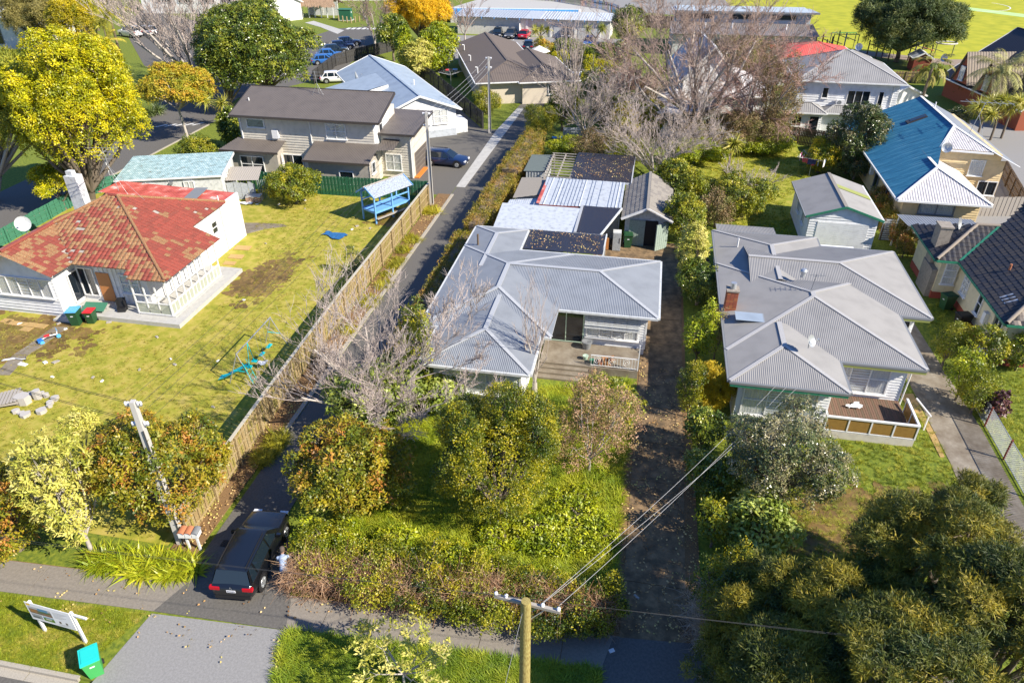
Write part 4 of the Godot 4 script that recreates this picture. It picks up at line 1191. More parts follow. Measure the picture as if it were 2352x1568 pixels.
func garage():
	var t = thing("garage", "white garage with pale gabled metal roof, green barge and shut door by the lawn", "garage")
	var ra = Vector3(14.95, 3.6, -61.6)
	var rb = Vector3(14.95, 3.6, -54.0)
	sheet(t, "roof_slope", [Vector3(12.3, 2.7, -61.6), Vector3(12.3, 2.7, -54.0), rb, ra], "iron_warm", 0.1)
	sheet(t, "roof_slope", [Vector3(17.75, 2.7, -54.0), Vector3(17.75, 2.7, -61.6), ra, rb], "iron_warm", 0.1)
	bx(t, "roof_patch", Vector3(16.4, 3.18, -58.6), Vector3(2.8, 0.02, 0.8), "moss_trim").rotation.z = -0.312
	line_cap(t, "ridge_cap", ra, rb, "fibro", 0.25)
	wall(t, 12.6, 17.45, -61.3, -54.25, 0, 2.68, "white_board")
	var gb = MB.new()
	gb.tri(Vector3(12.6, 2.66, -54.24), Vector3(17.45, 2.66, -54.24), Vector3(14.95, 3.5, -54.24))
	obj(t, "gable", gb, "white_board")
	boards(t, Vector3(12.6, 0, -54.23), Vector3(17.45, 0, -54.23), 2.3, 2.66, Vector3.BACK, "white_board", 0.2, 3.45)
	boards(t, Vector3(12.6, 0, -54.23), Vector3(13.2, 0, -54.23), 0.05, 2.3, Vector3.BACK, "white_board", 0.2)
	boards(t, Vector3(16.9, 0, -54.23), Vector3(17.45, 0, -54.23), 0.05, 2.3, Vector3.BACK, "white_board", 0.2)
	var dr = bx(t, "garage_door", Vector3(15.05, 1.15, -54.2), Vector3(3.7, 2.3, 0.05), "white_board")
	for k in 14: bx(dr, "door_slat", Vector3(0, -1.06 + k * 0.163, 0.035), Vector3(3.66, 0.145, 0.03), "white_board")
	var bl = MB.new()
	bl.bar(Vector3(12.25, 2.68, -53.97), Vector3(14.95, 3.6, -53.97), 0.05, 0.16)
	bl.bar(Vector3(14.95, 3.6, -53.97), Vector3(17.8, 2.68, -53.97), 0.05, 0.16)
	obj(t, "bargeboard", bl, "green_trim")
	boards(t, Vector3(12.6, 0, -61.3), Vector3(12.6, 0, -54.25), 0.05, 2.66, Vector3.LEFT, "white_board", 0.2)
	window(t, Vector3(12.58, 1.75, -56.0), 0.9, 0.8, Vector3.LEFT, 2, 1, "white")
	window(t, Vector3(12.58, 1.75, -58.3), 0.9, 0.8, Vector3.LEFT, 2, 1, "white")
	gutter(t, Vector3(12.3, 2.7, -61.6), Vector3(12.3, 2.7, -54.0), "grey_trim", Vector3.LEFT)
	gutter(t, Vector3(17.75, 2.7, -61.6), Vector3(17.75, 2.7, -54.0), "white", Vector3.RIGHT)
	# skillion roof between garage and house
	var k = thing("lean_to", "narrow lean-to with dark corrugated roof at the rear of the white house", "shed")
	sheet(k, "roof", [Vector3(5.5, 2.7, -51.3), Vector3(9.6, 2.7, -51.3), Vector3(9.6, 2.85, -49.55), Vector3(5.5, 2.85, -49.55)], "iron_warm", 0.1)
	wall(k, 5.7, 9.4, -51.1, -49.6, 0, 2.6, "white_old")

func prefab():
	var t = thing("cabin", "white portable cabin with pale teal flat roof near the street fence", "cabin", Vector3(-40.6, 0, -55.2), 0.34)
	wall(t, -4.2, 4.2, -3.0, 2.6, 0, 2.6, "white_old")
	sheet(t, "roof", [Vector3(-4.4, 2.85, -3.2), Vector3(4.4, 2.85, -3.2), Vector3(4.4, 2.68, 2.8), Vector3(-4.4, 2.68, 2.8)], "teal_roof", 0.15, 0.012)
	bx(t, "fascia", Vector3(0, 2.62, 2.8), Vector3(8.8, 0.14, 0.05), "white")
	bx(t, "fascia", Vector3(4.4, 2.7, -0.2), Vector3(0.05, 0.18, 6.0), "white")
	for k in 4: bx(t, "batten", Vector3(-3.9 + k * 1.9, 1.3, 2.62), Vector3(0.06, 2.6, 0.04), "white")
	window(t, Vector3(-1.8, 1.75, 2.6), 0.7, 0.9, Vector3.BACK, 1, 1, "white")
	window(t, Vector3(1.5, 1.6, 2.6), 0.8, 1.3, Vector3.BACK, 2, 2, "white", "sides")
	window(t, Vector3(4.2, 1.7, -1.2), 0.8, 1.2, Vector3.RIGHT, 2, 2, "white", "sides")
	window(t, Vector3(4.2, 1.7, 0.6), 0.5, 1.2, Vector3.RIGHT, 1, 2, "white")
	bx(t, "lamp", Vector3(0.1, 2.2, 2.75), Vector3(0.25, 0.2, 0.25), "grey_trim")
	var r = thing("woodshed", "rough lean-to of rusty iron sheets beside the white cabin", "shed", Vector3(-35.3, 0, -56.6), 0.34)
	sheet(r, "roof", [Vector3(-1.2, 2.1, -1.6), Vector3(1.6, 2.0, -1.6), Vector3(1.6, 1.7, 1.2), Vector3(-1.2, 1.8, 1.2)], "iron_old", 0.15, 0.014)
	for k in 4: sheet(r, "iron_sheet", [Vector3(-1.2 + k * 0.6, 0, 1.15), Vector3(-0.62 + k * 0.6, 0, 1.15 + (k % 2) * 0.05), Vector3(-0.62 + k * 0.6, 1.6 - k * 0.1, 1.1), Vector3(-1.2 + k * 0.6, 1.55 + (k % 2) * 0.12, 1.1)], "galv_old", 0.1, 0.012)
	var sp = MB.new()
	for k in 9: sp.bar(Vector3(1.5 + k * 0.14, 0, 1.4 - k * 0.05), Vector3(1.5 + k * 0.14, 1.75, 1.4 - k * 0.05), 0.1, 0.02)
	obj(r, "screen", sp, "galv_old")

# ---------- houses further back ----------
func build_far_buildings():
	grey_house()
	white_gable_house()
	brown_house()
	blue_house()
	white_two_storey()
	far_rest()

func grey_house():
	var t = thing("two_storey_house", "two storey beige weatherboard house with brown mono-pitch roofs and attached garage", "house")
	var F = Vector3.BACK
	sheet(t, "main_roof", [Vector3(-38.3, 5.7, -61.4), Vector3(-23.8, 5.7, -61.4), Vector3(-23.8, 7.2, -66.3), Vector3(-38.3, 7.2, -66.3)], "iron_brown", 0.15, 0.014)
	for q in [[Vector3(-38.3, 5.62, -61.36), Vector3(-23.8, 5.62, -61.36)], [Vector3(-23.78, 5.62, -61.4), Vector3(-23.78, 7.12, -66.3)], [Vector3(-38.32, 5.62, -61.4), Vector3(-38.32, 7.12, -66.3)], [Vector3(-38.3, 7.15, -66.3), Vector3(-23.8, 7.15, -66.3)]]:
		var b = MB.new()
		b.bar(q[0], q[1], 0.1, 0.2)
		obj(t, "fascia", b, "brown_trim")
	# side wall is a trapezium under the pitch
	wall(t, -37.8, -24.6, -68, -62.0, 0, 5.7, "beige_board")
	var sw = MB.new()
	sw.fan([Vector3(-24.58, 5.7, -62.0), Vector3(-24.58, 5.7, -66.1), Vector3(-24.58, 7.0, -66.1)])
	obj(t, "side_gable", sw, "white_board")
	wall(t, -24.62, -24.56, -66.1, -62.0, 3.0, 5.7, "white_board", "side_wall")
	boards(t, Vector3(-37.8, 0, -62.0), Vector3(-24.6, 0, -62.0), 0.2, 5.6, F, "beige_board", 0.24)
	window(t, Vector3(-36.1, 4.9, -62), 1.7, 0.75, F, 1, 1, "white", "", true)
	window(t, Vector3(-28.2, 4.55, -62), 1.9, 1.35, F, 2, 2, "white", "sides")
	window(t, Vector3(-24.55, 5.0, -63.6), 0.9, 1.4, Vector3.RIGHT, 1, 2, "white")
	window(t, Vector3(-32.9, 1.1, -62), 2.0, 2.0, F, 2, 1, "white", "", false)
	pipe(t, "downpipe", [Vector3(-30.7, 5.6, -61.9), Vector3(-30.7, 3.3, -61.9)], 0.05, "white")
	pipe(t, "downpipe", [Vector3(-37.6, 5.6, -61.9), Vector3(-37.6, 3.4, -61.9)], 0.05, "white")
	bx(t, "heat_box", Vector3(-34.2, 4.0, -61.85), Vector3(0.6, 0.75, 0.3), "white_metal")
	# ground floor bays with their own roofs
	sheet(t, "bay_roof", [Vector3(-39.4, 2.75, -60.3), Vector3(-33.5, 2.75, -60.3), Vector3(-33.3, 3.45, -62.1), Vector3(-38.2, 3.45, -62.1)], "iron_brown", 0.15, 0.014)
	bx(t, "bay_fascia", Vector3(-36.45, 2.68, -60.26), Vector3(5.95, 0.18, 0.08), "brown_trim")
	wall(t, -39.1, -33.8, -62.0, -60.7, 0, 2.66, "beige_wall", "bay_wall")
	window(t, Vector3(-36.4, 1.4, -60.7), 2.3, 1.5, F, 2, 2, "white", "")
	sheet(t, "bay_roof", [Vector3(-30.4, 2.75, -58.9), Vector3(-24.1, 2.75, -58.9), Vector3(-24.1, 3.6, -62.1), Vector3(-30.4, 3.6, -62.1)], "iron_brown", 0.15, 0.014)
	bx(t, "bay_fascia", Vector3(-27.25, 2.68, -58.86), Vector3(6.4, 0.18, 0.08), "brown_trim")
	wall(t, -30.1, -24.4, -62.0, -59.3, 0, 2.66, "beige_wall", "bay_wall")
	window(t, Vector3(-26.5, 1.2, -59.3), 1.3, 1.2, F, 1, 2, "white", "")
	window(t, Vector3(-24.4, 1.9, -60.5), 0.8, 1.0, Vector3.RIGHT, 1, 1, "white", "")
	sheet(t, "bay_roof", [Vector3(-24.2, 3.3, -61.0), Vector3(-22.6, 3.3, -61.4), Vector3(-22.6, 3.7, -63.6), Vector3(-24.2, 3.7, -63.6)], "iron_brown", 0.15, 0.014)
	# garage wing
	wall(t, -25.0, -21.55, -69.0, -63.4, 0, 4.1, "beige_board", "garage_wall")
	boards(t, Vector3(-25.0, 0, -63.4), Vector3(-21.55, 0, -63.4), 0.1, 4.1, F, "beige_board", 0.24)
	sheet(t, "garage_roof", [Vector3(-25.6, 4.35, -62.9), Vector3(-21.1, 4.3, -62.9), Vector3(-21.1, 4.85, -69.3), Vector3(-25.6, 4.9, -69.3)], "iron_brown", 0.15, 0.014)
	bx(t, "bay_fascia", Vector3(-23.35, 4.24, -62.88), Vector3(4.5, 0.2, 0.08), "brown_trim")
	var gs = MB.new()
	gs.bar(Vector3(-21.08, 4.24, -62.9), Vector3(-21.08, 4.78, -69.3), 0.08, 0.2)
	obj(t, "bay_fascia", gs, "brown_trim")
	var gd = bx(t, "garage_door", Vector3(-21.52, 1.15, -66.0), Vector3(0.05, 2.3, 4.0), "beige_wall")
	for k in 5: bx(gd, "door_panel", Vector3(0.03, -0.92 + k * 0.46, 0), Vector3(0.03, 0.42, 3.95), "iron_brown")
	bx(t, "sill", Vector3(-21.3, 0.06, -65.0), Vector3(0.5, 0.12, 3.0), "orange_sill")
	window(t, Vector3(-23.4, 1.5, -63.4), 1.5, 1.5, F, 2, 2, "white", "full")
	pipe(t, "downpipe", [Vector3(-21.6, 4.2, -63.3), Vector3(-21.6, 0.1, -63.3)], 0.05, "white")
	pipe(t, "roof_vent", [Vector3(-37.4, 6.2, -63.8), Vector3(-37.4, 6.7, -63.8)], 0.06, "white_metal")
	var an = MB.new()
	an.tube(Vector3(-31.0, 6.9, -65.5), Vector3(-31.2, 9.0, -65.5), 0.02, 0.02, 5)
	for k in 3: an.bar(Vector3(-31.8, 8.9 - k * 0.3, -65.5), Vector3(-30.6, 8.9 - k * 0.3, -65.5), 0.02)
	for q in [-0.6, 0.6]: an.tube(Vector3(-31.1, 7.9, -65.5), Vector3(-31.0 + q, 6.8, -65.2), 0.012, 0.012, 4)
	obj(t, "roof_aerial", an, "galv")
	var u = thing("closed_umbrella", "closed white garden umbrella by the grey house doors", "umbrella", Vector3(-33.6, 0, -61.2))
	pipe(u, "pole", [Vector3(0, 0, 0), Vector3(0, 2.4, 0)], 0.025, "white_metal")
	var ub = MB.new()
	ub.lathe(Vector3(0, 0.9, 0), [[0.05, 0.0], [0.17, 0.15], [0.12, 0.9], [0.03, 1.45]], 10)
	obj(u, "canopy", ub, "umbrella")

# a gabled house in its own axes: ridge along z, front gable at z=l/2
func gable(t, w, l, eave, top, over, m, wallm, trim, capm = "cap", pitch = 0.15):
	var x = w * 0.5 + over
	var z = l * 0.5 + over
	var drop: float = (top - eave) * over / (w * 0.5)
	var a = Vector3(0, top, -z)
	var b = Vector3(0, top, z)
	sheet(t, "roof_slope", [Vector3(-x, eave - drop, -z), Vector3(-x, eave - drop, z), b, a], m, pitch)
	sheet(t, "roof_slope", [Vector3(x, eave - drop, z), Vector3(x, eave - drop, -z), a, b], m, pitch)
	line_cap(t, "ridge_cap", a, b, capm, 0.24)
	wall(t, -w * 0.5, w * 0.5, -l * 0.5, l * 0.5, 0, eave - 0.02, wallm)
	for s in [-1, 1]:
		var gb = MB.new()
		var p0 = Vector3(-w * 0.5, eave - 0.02, s * l * 0.5)
		var p1 = Vector3(w * 0.5, eave - 0.02, s * l * 0.5)
		gb.fan([p0, p1, Vector3(0, top - 0.06, s * l * 0.5)])
		obj(t, "gable", gb, wallm)
		var bl = MB.new()
		for q in [-1, 1]: bl.bar(Vector3(q * x, eave - drop - 0.05, s * z), Vector3(0, top - 0.05, s * z), 0.05, 0.2)
		obj(t, "bargeboard", bl, trim)
		gutter(t, Vector3(s * x, eave - drop, -z), Vector3(s * x, eave - drop, z), trim, Vector3(s, 0, 0))

func white_gable_house():
	# ridge from about (-24.5, -75.5) back to (-36, -93)
	var fx = Vector3(-24.5, 0, -75.6)
	var dir = Vector3(-0.55, 0, -0.835).normalized()
	var t = thing("gabled_house", "white house with blue grey ribbed gable roof behind the two storey house", "house", fx + dir * 11.0, atan2(-dir.x, -dir.z))
	gable(t, 8.2, 22.0, 3.1, 4.7, 0.5, "iron_blue", "white", "white", "iron_blue", 0.4)
	# cross gable to the left
	sheet(t, "wing_roof", [Vector3(-9.0, 3.0, -2.0), Vector3(-9.0, 3.0, 4.0), Vector3(-1.5, 4.45, 4.0), Vector3(-1.5, 4.45, -2.0)], "iron_blue", 0.4)
	wall(t, -8.6, -3, -1.7, 3.7, 0, 2.9, "white", "wing_wall")
	var gb = MB.new()
	gb.fan([Vector3(-9, 2.9, 3.98), Vector3(-1.5, 2.9, 3.98), Vector3(-1.5, 4.4, 3.98)])
	obj(t, "wing_gable", gb, "white")
	boards(t, Vector3(-4.1, 0, 11.0), Vector3(4.1, 0, 11.0), 0.8, 3.05, Vector3.BACK, "white", 0.24, 4.5)
	window(t, Vector3(2.3, 2.2, 11.0), 1.6, 1.5, Vector3.BACK, 2, 2, "white", "sides")
	window(t, Vector3(-2.2, 2.2, 11.0), 1.6, 1.5, Vector3.BACK, 2, 2, "white", "")
	wall(t, 4.0, 5.6, 8.0, 10.5, 0, 1.3, "white", "porch_wall")
	bx(t, "base_wall", Vector3(0, 0.4, 11.06), Vector3(8.2, 0.8, 0.08), "iron_white")
	pipe(t, "vent_pipe", [Vector3(1.5, 4.1, 4.0), Vector3(1.5, 4.7, 4.0)], 0.08, "white")
	dish(t, "satellite_dish", Vector3(-3.6, 3.4, -3.8), 0.6, Vector3(0.9, 0.3, 0.3))

func brown_house():
	var c = Vector3(-21.0, 0, -103.0)
	var t = thing("hip_roof_house", "pale brick house with brown ribbed tile hip roof by the driveway end", "house", c, deg_to_rad(20.5))
	# own axes: front at +z 12, about 12 wide
	var a = Vector3(-5.0, 2.8, 12.5)
	hip_block(t, -5.2, 4.4, -13.5, 12.0, 2.8, 0.33, "tile_brown", "tile_brown", "white", [false, true], "swe", "z", 0.3)
	hip_block(t, 0.2, 8.0, -2.0, 12.6, 2.79, 0.33, "tile_brown", "tile_brown", "white", [false, true], "swe", "z", 0.3)
	wall(t, -4.7, 3.9, -13, 11.4, 0, 2.6, "brick_pale")
	wall(t, 0.7, 7.5, -1.5, 12.1, 0, 2.59, "brick_pale")
	window(t, Vector3(5.0, 1.7, 12.1), 2.0, 1.1, Vector3.BACK, 2, 1, "white", "")
	for k in 3: pipe(t, "roof_pipe", [Vector3(-4.4, 3.1, 8.0 - k * 7.5), Vector3(-4.4, 3.8, 8.0 - k * 7.5), Vector3(-4.7, 3.85, 8.0 - k * 7.5)], 0.07, "white", 6)
	var p = thing("pergola", "white slatted pergola beside the brown roofed house", "pergola", Vector3(-11.2, 0, -98.0), deg_to_rad(12))
	for k in 4: bx(p, "post", Vector3(-2.6 + (k % 2) * 5.2, 1.2, -1.6 + (k / 2) * 3.2), Vector3(0.12, 2.4, 0.12), "white")
	for k in 16: bx(p, "slat", Vector3(-2.7 + k * 0.36, 2.5, 0), Vector3(0.22, 0.04, 3.8), "white")
	for k in 2: bx(p, "beam", Vector3(0, 2.42, -1.6 + k * 3.2), Vector3(5.8, 0.12, 0.08), "white")
	var u = thing("garden_umbrella", "open pale pink garden umbrella beyond the pergola", "umbrella", g(1238, 152))
	pipe(u, "pole", [Vector3.ZERO, Vector3(0, 2.6, 0)], 0.03, "white_metal")
	var ub = MB.new()
	for k in 8:
		var a0 = TAU * k / 8.0
		var a1 = TAU * (k + 1) / 8.0
		ub.tri(Vector3(0, 3.0, 0), Vector3(cos(a1) * 1.7, 2.2, sin(a1) * 1.7), Vector3(cos(a0) * 1.7, 2.2, sin(a0) * 1.7))
	obj(u, "canopy", ub, "umbrella")

func blue_house():
	var t = thing("blue_roof_house", "yellow weatherboard house with steep bright blue roof slope and white hipped ends", "house")
	var F = Vector3.BACK
	# main: ridge x 26, h 6, z -68.8 .. -79.2; left eave x 19.8, h 3
	sheet(t, "blue_slope", [Vector3(19.6, 3.0, -79.2), Vector3(19.6, 3.0, -61.5), Vector3(23.0, 4.6, -61.5), Vector3(24.3, 5.2, -65.6), Vector3(26.0, 6.0, -68.8), Vector3(26.0, 6.0, -79.2)], "blue_roof", 0.1)
	sheet(t, "blue_slope", [Vector3(19.6, 3.0, -61.5), Vector3(19.6, 3.0, -58.0), Vector3(23.0, 4.6, -61.5)], "blue_roof", 0.1)
	sheet(t, "right_slope", [Vector3(30.6, 3.85, -65.2), Vector3(30.6, 3.85, -79.2), Vector3(26.0, 6.0, -79.2), Vector3(26.0, 6.0, -68.8), Vector3(28.3, 4.92, -65.4)], "iron", 0.1)
	sheet(t, "end_slope", [Vector3(24.2, 5.05, -65.4), Vector3(28.3, 4.92, -65.4), Vector3(26.0, 6.0, -68.8)], "iron_pale", 0.2, 0.02)
	sheet(t, "end_slope", [Vector3(19.6, 3.0, -58.0), Vector3(26.4, 3.0, -58.0), Vector3(23.0, 4.6, -61.5)], "iron_pale", 0.2, 0.02)
	sheet(t, "right_slope", [Vector3(26.4, 3.0, -58.0), Vector3(26.4, 3.0, -66.0), Vector3(23.0, 4.6, -66.0), Vector3(23.0, 4.6, -61.5)], "iron_pale", 0.2, 0.02)
	for q in [[Vector3(26, 6.02, -79.2), Vector3(26, 6.02, -68.8)], [Vector3(26, 6.0, -68.8), Vector3(24.2, 5.07, -65.4)], [Vector3(26, 6.0, -68.8), Vector3(28.3, 4.94, -65.4)], [Vector3(23, 4.62, -61.5), Vector3(19.6, 3.02, -58)], [Vector3(23, 4.62, -61.5), Vector3(26.4, 3.02, -58)], [Vector3(23, 4.62, -61.5), Vector3(23.0, 4.62, -64.0)], [Vector3(28.3, 4.92, -65.3), Vector3(30.6, 3.85, -65.15)]]:
		line_cap(t, "hip_cap", q[0], q[1], "white", 0.24, 0.03)
	gutter(t, Vector3(19.6, 3.0, -79.2), Vector3(19.6, 3.0, -58.0), "white_old", Vector3.LEFT)
	gutter(t, Vector3(19.6, 3.0, -58.0), Vector3(26.4, 3.0, -58.0), "white", Vector3.BACK)
	gutter(t, Vector3(24.4, 5.0, -65.3), Vector3(28.3, 4.9, -65.3), "white", Vector3.BACK)
	wall(t, 20.3, 25.9, -66, -58.7, 0, 2.85, "yellow_board")
	wall(t, 20.32, 29.8, -78.7, -65.9, 0, 3.3, "yellow_board")
	wall(t, 24.3, 29.3, -78.7, -65.85, 0, 4.6, "yellow_board")
	boards(t, Vector3(20.3, 0, -58.7), Vector3(25.9, 0, -58.7), 0.3, 2.85, F, "yellow_board", 0.2)
	boards(t, Vector3(24.3, 0, -65.85), Vector3(29.7, 0, -65.85), 0.2, 4.1, F, "yellow_board", 0.2)
	boards(t, Vector3(24.3, 0, -65.85), Vector3(28.0, 0, -65.85), 4.1, 4.9, F, "yellow_board", 0.2)
	window(t, Vector3(22.8, 2.2, -58.7), 2.6, 0.9, F, 2, 1, "grey_trim", "full")
	window(t, Vector3(27.6, 3.4, -65.85), 1.1, 1.3, F, 1, 1, "white", "full")
	window(t, Vector3(28.9, 1.7, -65.85), 1.5, 1.2, F, 2, 1, "white", "")
	for k in 3: window(t, Vector3(20.28, 1.6, -62.5 - k * 4.0), 1.1, 1.5, Vector3.LEFT, 1, 1, "grey_trim", "")
	bx(t, "wall_tank", Vector3(20.1, 2.0, -68.0), Vector3(0.3, 0.8, 0.45), "white_metal")
	var sl = bx(t, "skylight", Vector3(24.3, 5.28, -73.4), Vector3(1.7, 0.12, 0.8), "brown_trim")
	bx(sl, "pane", Vector3(0.1, 0.07, 0), Vector3(1.3, 0.02, 0.6), "glass")
	sl.rotation.z = 0.437
	dish(t, "satellite_dish", Vector3(24.6, 4.7, -65.2), 0.4, Vector3(-0.3, 0.3, 0.9))
	var an = MB.new()
	an.tube(Vector3(27.4, 5.3, -69.0), Vector3(27.9, 8.1, -69.0), 0.03, 0.03, 5)
	an.bar(Vector3(26.0, 8.0, -69.3), Vector3(30.0, 8.1, -68.7), 0.035)
	for k in 7: an.bar(Vector3(26.6 + k * 0.55, 8.05, -69.9), Vector3(26.6 + k * 0.55, 8.05, -68.2), 0.02)
	an.tube(Vector3(27.7, 7.0, -69.0), Vector3(28.6, 4.9, -68.6), 0.015, 0.015, 4)
	obj(t, "roof_aerial", an, "galv")
	pipe(t, "vent_pipe", [Vector3(26.1, 5.9, -75), Vector3(26.1, 6.5, -75)], 0.06, "white")
	pipe(t, "vent_pipe", [Vector3(20.6, 3.5, -77), Vector3(20.6, 4.1, -77)], 0.06, "white")
	var lv = bx(t, "louvre_fence", Vector3(22.0, 0.9, -57.0), Vector3(6.6, 1.8, 0.06), "dark")
	for k in 10: bx(lv, "louvre", Vector3(0, -0.8 + k * 0.175, 0.05), Vector3(6.6, 0.12, 0.03), "white_old")
	for k in 4: bx(lv, "post", Vector3(-3.2 + k * 2.13, 0, 0.08), Vector3(0.09, 1.8, 0.06), "wood_dark")

func white_two_storey():
	var t = thing("two_storey_house", "white two storey weatherboard house with grey corrugated hip roof past the lawn", "house", Vector3(20.9, 0, -91.5), deg_to_rad(0))
	hip_block(t, -5.7, 5.7, -5.5, 5.5, 5.6, 0.42, "iron_warm", "cap_warm", "white", [true, true], "nswe", "x", 0.2)
	hip_block(t, -1.0, 5.0, -9.0, 0.0, 5.59, 0.42, "iron_warm", "cap_warm", "white", [true, false], "nwe", "z", 0.2)
	wall(t, -5.2, 5.2, -5.0, 5.0, 0, 5.45, "white_board")
	boards(t, Vector3(-5.2, 0, 5.0), Vector3(5.2, 0, 5.0), 0.2, 5.4, Vector3.BACK, "white_board", 0.24)
	window(t, Vector3(-2.3, 4.3, 5.0), 0.6, 1.1, Vector3.BACK, 1, 1, "white", "")
	window(t, Vector3(1.2, 3.9, 5.0), 2.3, 1.5, Vector3.BACK, 3, 1, "white", "")
	window(t, Vector3(3.5, 3.9, 5.0), 0.5, 1.5, Vector3.BACK, 1, 1, "white", "")
	hip_block(t, -6.2, -2.2, 4.6, 7.6, 2.7, 0.5, "iron_warm", "cap_warm", "white", [true, true], "swe", "x", 0.2)
	hip_block(t, -2.5, 4.0, 4.7, 7.2, 2.69, 0.45, "iron_warm", "cap_warm", "white", [true, true], "swe", "x", 0.2)
	wall(t, -5.9, -2.5, 5.0, 7.2, 0, 2.6, "white_board", "porch_wall")
	wall(t, -2.5, 3.7, 5.0, 6.8, 0, 2.59, "white_board", "porch_wall")
	boards(t, Vector3(-5.9, 0, 7.2), Vector3(-2.5, 0, 7.2), 0.2, 2.6, Vector3.BACK, "white_board", 0.24)
	window(t, Vector3(-5.1, 1.7, 7.2), 1.0, 1.1, Vector3.BACK, 2, 1, "white", "")
	door(t, Vector3(-3.3, 1.2, 7.2), 0.9, 2.1, Vector3.BACK, "glass")
	heat_pump(t, Vector3(-0.6, 3.1, 5.3), Vector3.BACK)
	heat_pump(t, Vector3(4.3, 2.4, 5.3), Vector3.BACK)
	pipe(t, "downpipe", [Vector3(4.6, 5.5, 5.1), Vector3(4.6, 0.3, 5.1)], 0.05, "white")
	pipe(t, "vent_pipe", [Vector3(-2.0, 6.9, 1.5), Vector3(-2.0, 7.3, 1.5)], 0.04, "galv")
	dish(t, "satellite_dish", Vector3(1.5, 7.6, -1.0), 0.4, Vector3(-0.4, 0.3, 0.8))

func far_rest():
	var F = Vector3.BACK
	# pale house half hidden by the bare tree
	var t = thing("gabled_house", "pale weatherboard house with white gabled roof seen through the big bare tree", "house", Vector3(5.6, 0, -93.0), deg_to_rad(8))
	gable(t, 6.0, 10.0, 5.2, 8.4, 0.5, "iron_pale", "white_board", "white", "white", 0.25)
	hip_block(t, -1.0, 7.0, -3.0, 7.5, 3.6, 0.4, "iron_pale", "white", "white", [false, true], "swe", "z", 0.25)
	wall(t, -0.5, 6.5, -2.5, 7.0, 0, 3.5, "white_board", "side_wall")
	boards(t, Vector3(-0.5, 0, 7.0), Vector3(6.5, 0, 7.0), 0.2, 3.4, F, "white_board", 0.24)
	hip_block(t, -6.5, -1.5, 4.0, 11.5, 2.8, 0.4, "iron_pale", "white", "white", [false, true], "swe", "z", 0.25)
	wall(t, -6.0, -2.0, 4.0, 11.0, 0, 2.7, "white_board", "front_wall")
	boards(t, Vector3(-6.0, 0, 11.0), Vector3(-2.0, 0, 11.0), 0.2, 2.7, F, "white_board", 0.24)
	window(t, Vector3(-4.0, 1.7, 11.0), 2.6, 1.2, F, 4, 1, "white", "")
	var r = thing("red_roof_house", "low house with bright red roof behind the white two storey house", "house", Vector3(21.5, 0, -113), deg_to_rad(4))
	hip_block(r, -5.5, 5.5, -5, 5, 3.6, 0.28, "roof_red", "roof_red", "white", [true, true], "nswe", "x", 0.3)
	wall(r, -5, 5, -4.5, 4.5, 0, 3.5, "white")
	var sh = thing("garden_shed", "small brown garden shed with white gable roof by the playground fence", "shed", g(2108, 160))
	gable(sh, 2.4, 2.6, 2.0, 2.7, 0.2, "iron_white", "red_rust", "white", "white")
	var sg = thing("garage", "pale roofed garage partly hidden behind the white two storey house", "garage", Vector3(29.0, 0, -99), 0.3)
	gable(sg, 4.5, 6, 2.3, 3.3, 0.3, "iron_white", "white", "white", "white")
	# school block with clerestory
	var s = thing("school_building", "grey school block with brown skillion roof and strip windows beside the field", "building", Vector3(13.0, 0, -133.0), deg_to_rad(3))
	wall(s, -11, 11, -5, 6, 0, 3.4, "white_old")
	sheet(s, "lower_roof", [Vector3(-11.5, 3.4, 6.8), Vector3(11.3, 3.4, 6.8), Vector3(11.3, 4.3, 0.8), Vector3(-11.5, 4.3, 0.8)], "iron_brown2", 0.3, 0.02)
	wall(s, -10.5, 10.8, -5, 0.9, 3.4, 6.0, "school_blue", "clerestory")
	sheet(s, "upper_roof", [Vector3(-11.2, 6.05, 1.6), Vector3(11.9, 6.05, 1.6), Vector3(11.9, 5.7, -5.6), Vector3(-11.2, 5.7, -5.6)], "iron_white", 0.3, 0.02)
	bx(s, "fascia", Vector3(0.3, 5.95, 1.65), Vector3(23.2, 0.25, 0.1), "grey_trim")
	for k in 3: window(s, Vector3(-6.5 + k * 6.5, 5.2, 0.9), 4.0, 0.7, F, 1, 1, "grey_trim", "", false)
	for k in 5: window(s, Vector3(-7.5 + k * 3.6, 1.8, 6.0), 1.1, 1.5, F, 1, 1, "grey_trim", "", false)
	for k in 4: pipe(s, "roof_vent", [Vector3(-6.0 + k * 4.2, 3.9, 4.0), Vector3(-6.0 + k * 4.2, 4.7, 4.0)], 0.12, "white_metal")
	# swimming pool and its changing sheds
	var p = thing("pool_building", "long cream block pool shed with white ribbed roof behind parked cars", "building", Vector3(-22.0, 0, -141.5), deg_to_rad(-1.5))
	wall(p, -14.5, 13.5, -3.0, 3.0, 0, 2.9, "block_white")
	sheet(p, "roof", [Vector3(-15, 3.05, 3.6), Vector3(14.0, 3.05, 3.6), Vector3(14.0, 3.4, -3.4), Vector3(-15, 3.4, -3.4)], "iron_white", 0.5, 0.05, true)
	for k in 13: bx(p, "rafter_end", Vector3(-14.5 + k * 2.35, 2.92, 3.45), Vector3(0.14, 0.3, 0.3), "blue_paint")
	for k in 4: bx(p, "pilaster", Vector3(-1.5 + k * 4.4, 1.45, 3.06), Vector3(0.35, 2.9, 0.12), "white")
	for k in 2: bx(p, "roller_door", Vector3(5.2 + k * 4.4, 1.2, 3.05), Vector3(3.4, 2.4, 0.08), "white_old")
	bx(p, "open_door", Vector3(-2.7, 1.1, 3.4), Vector3(0.06, 2.2, 0.9), "white")
	var sw = thing("swimming_pool", "bright blue outdoor swimming pool with white coping", "pool", g(1160, 30, 0.9), 0.1)
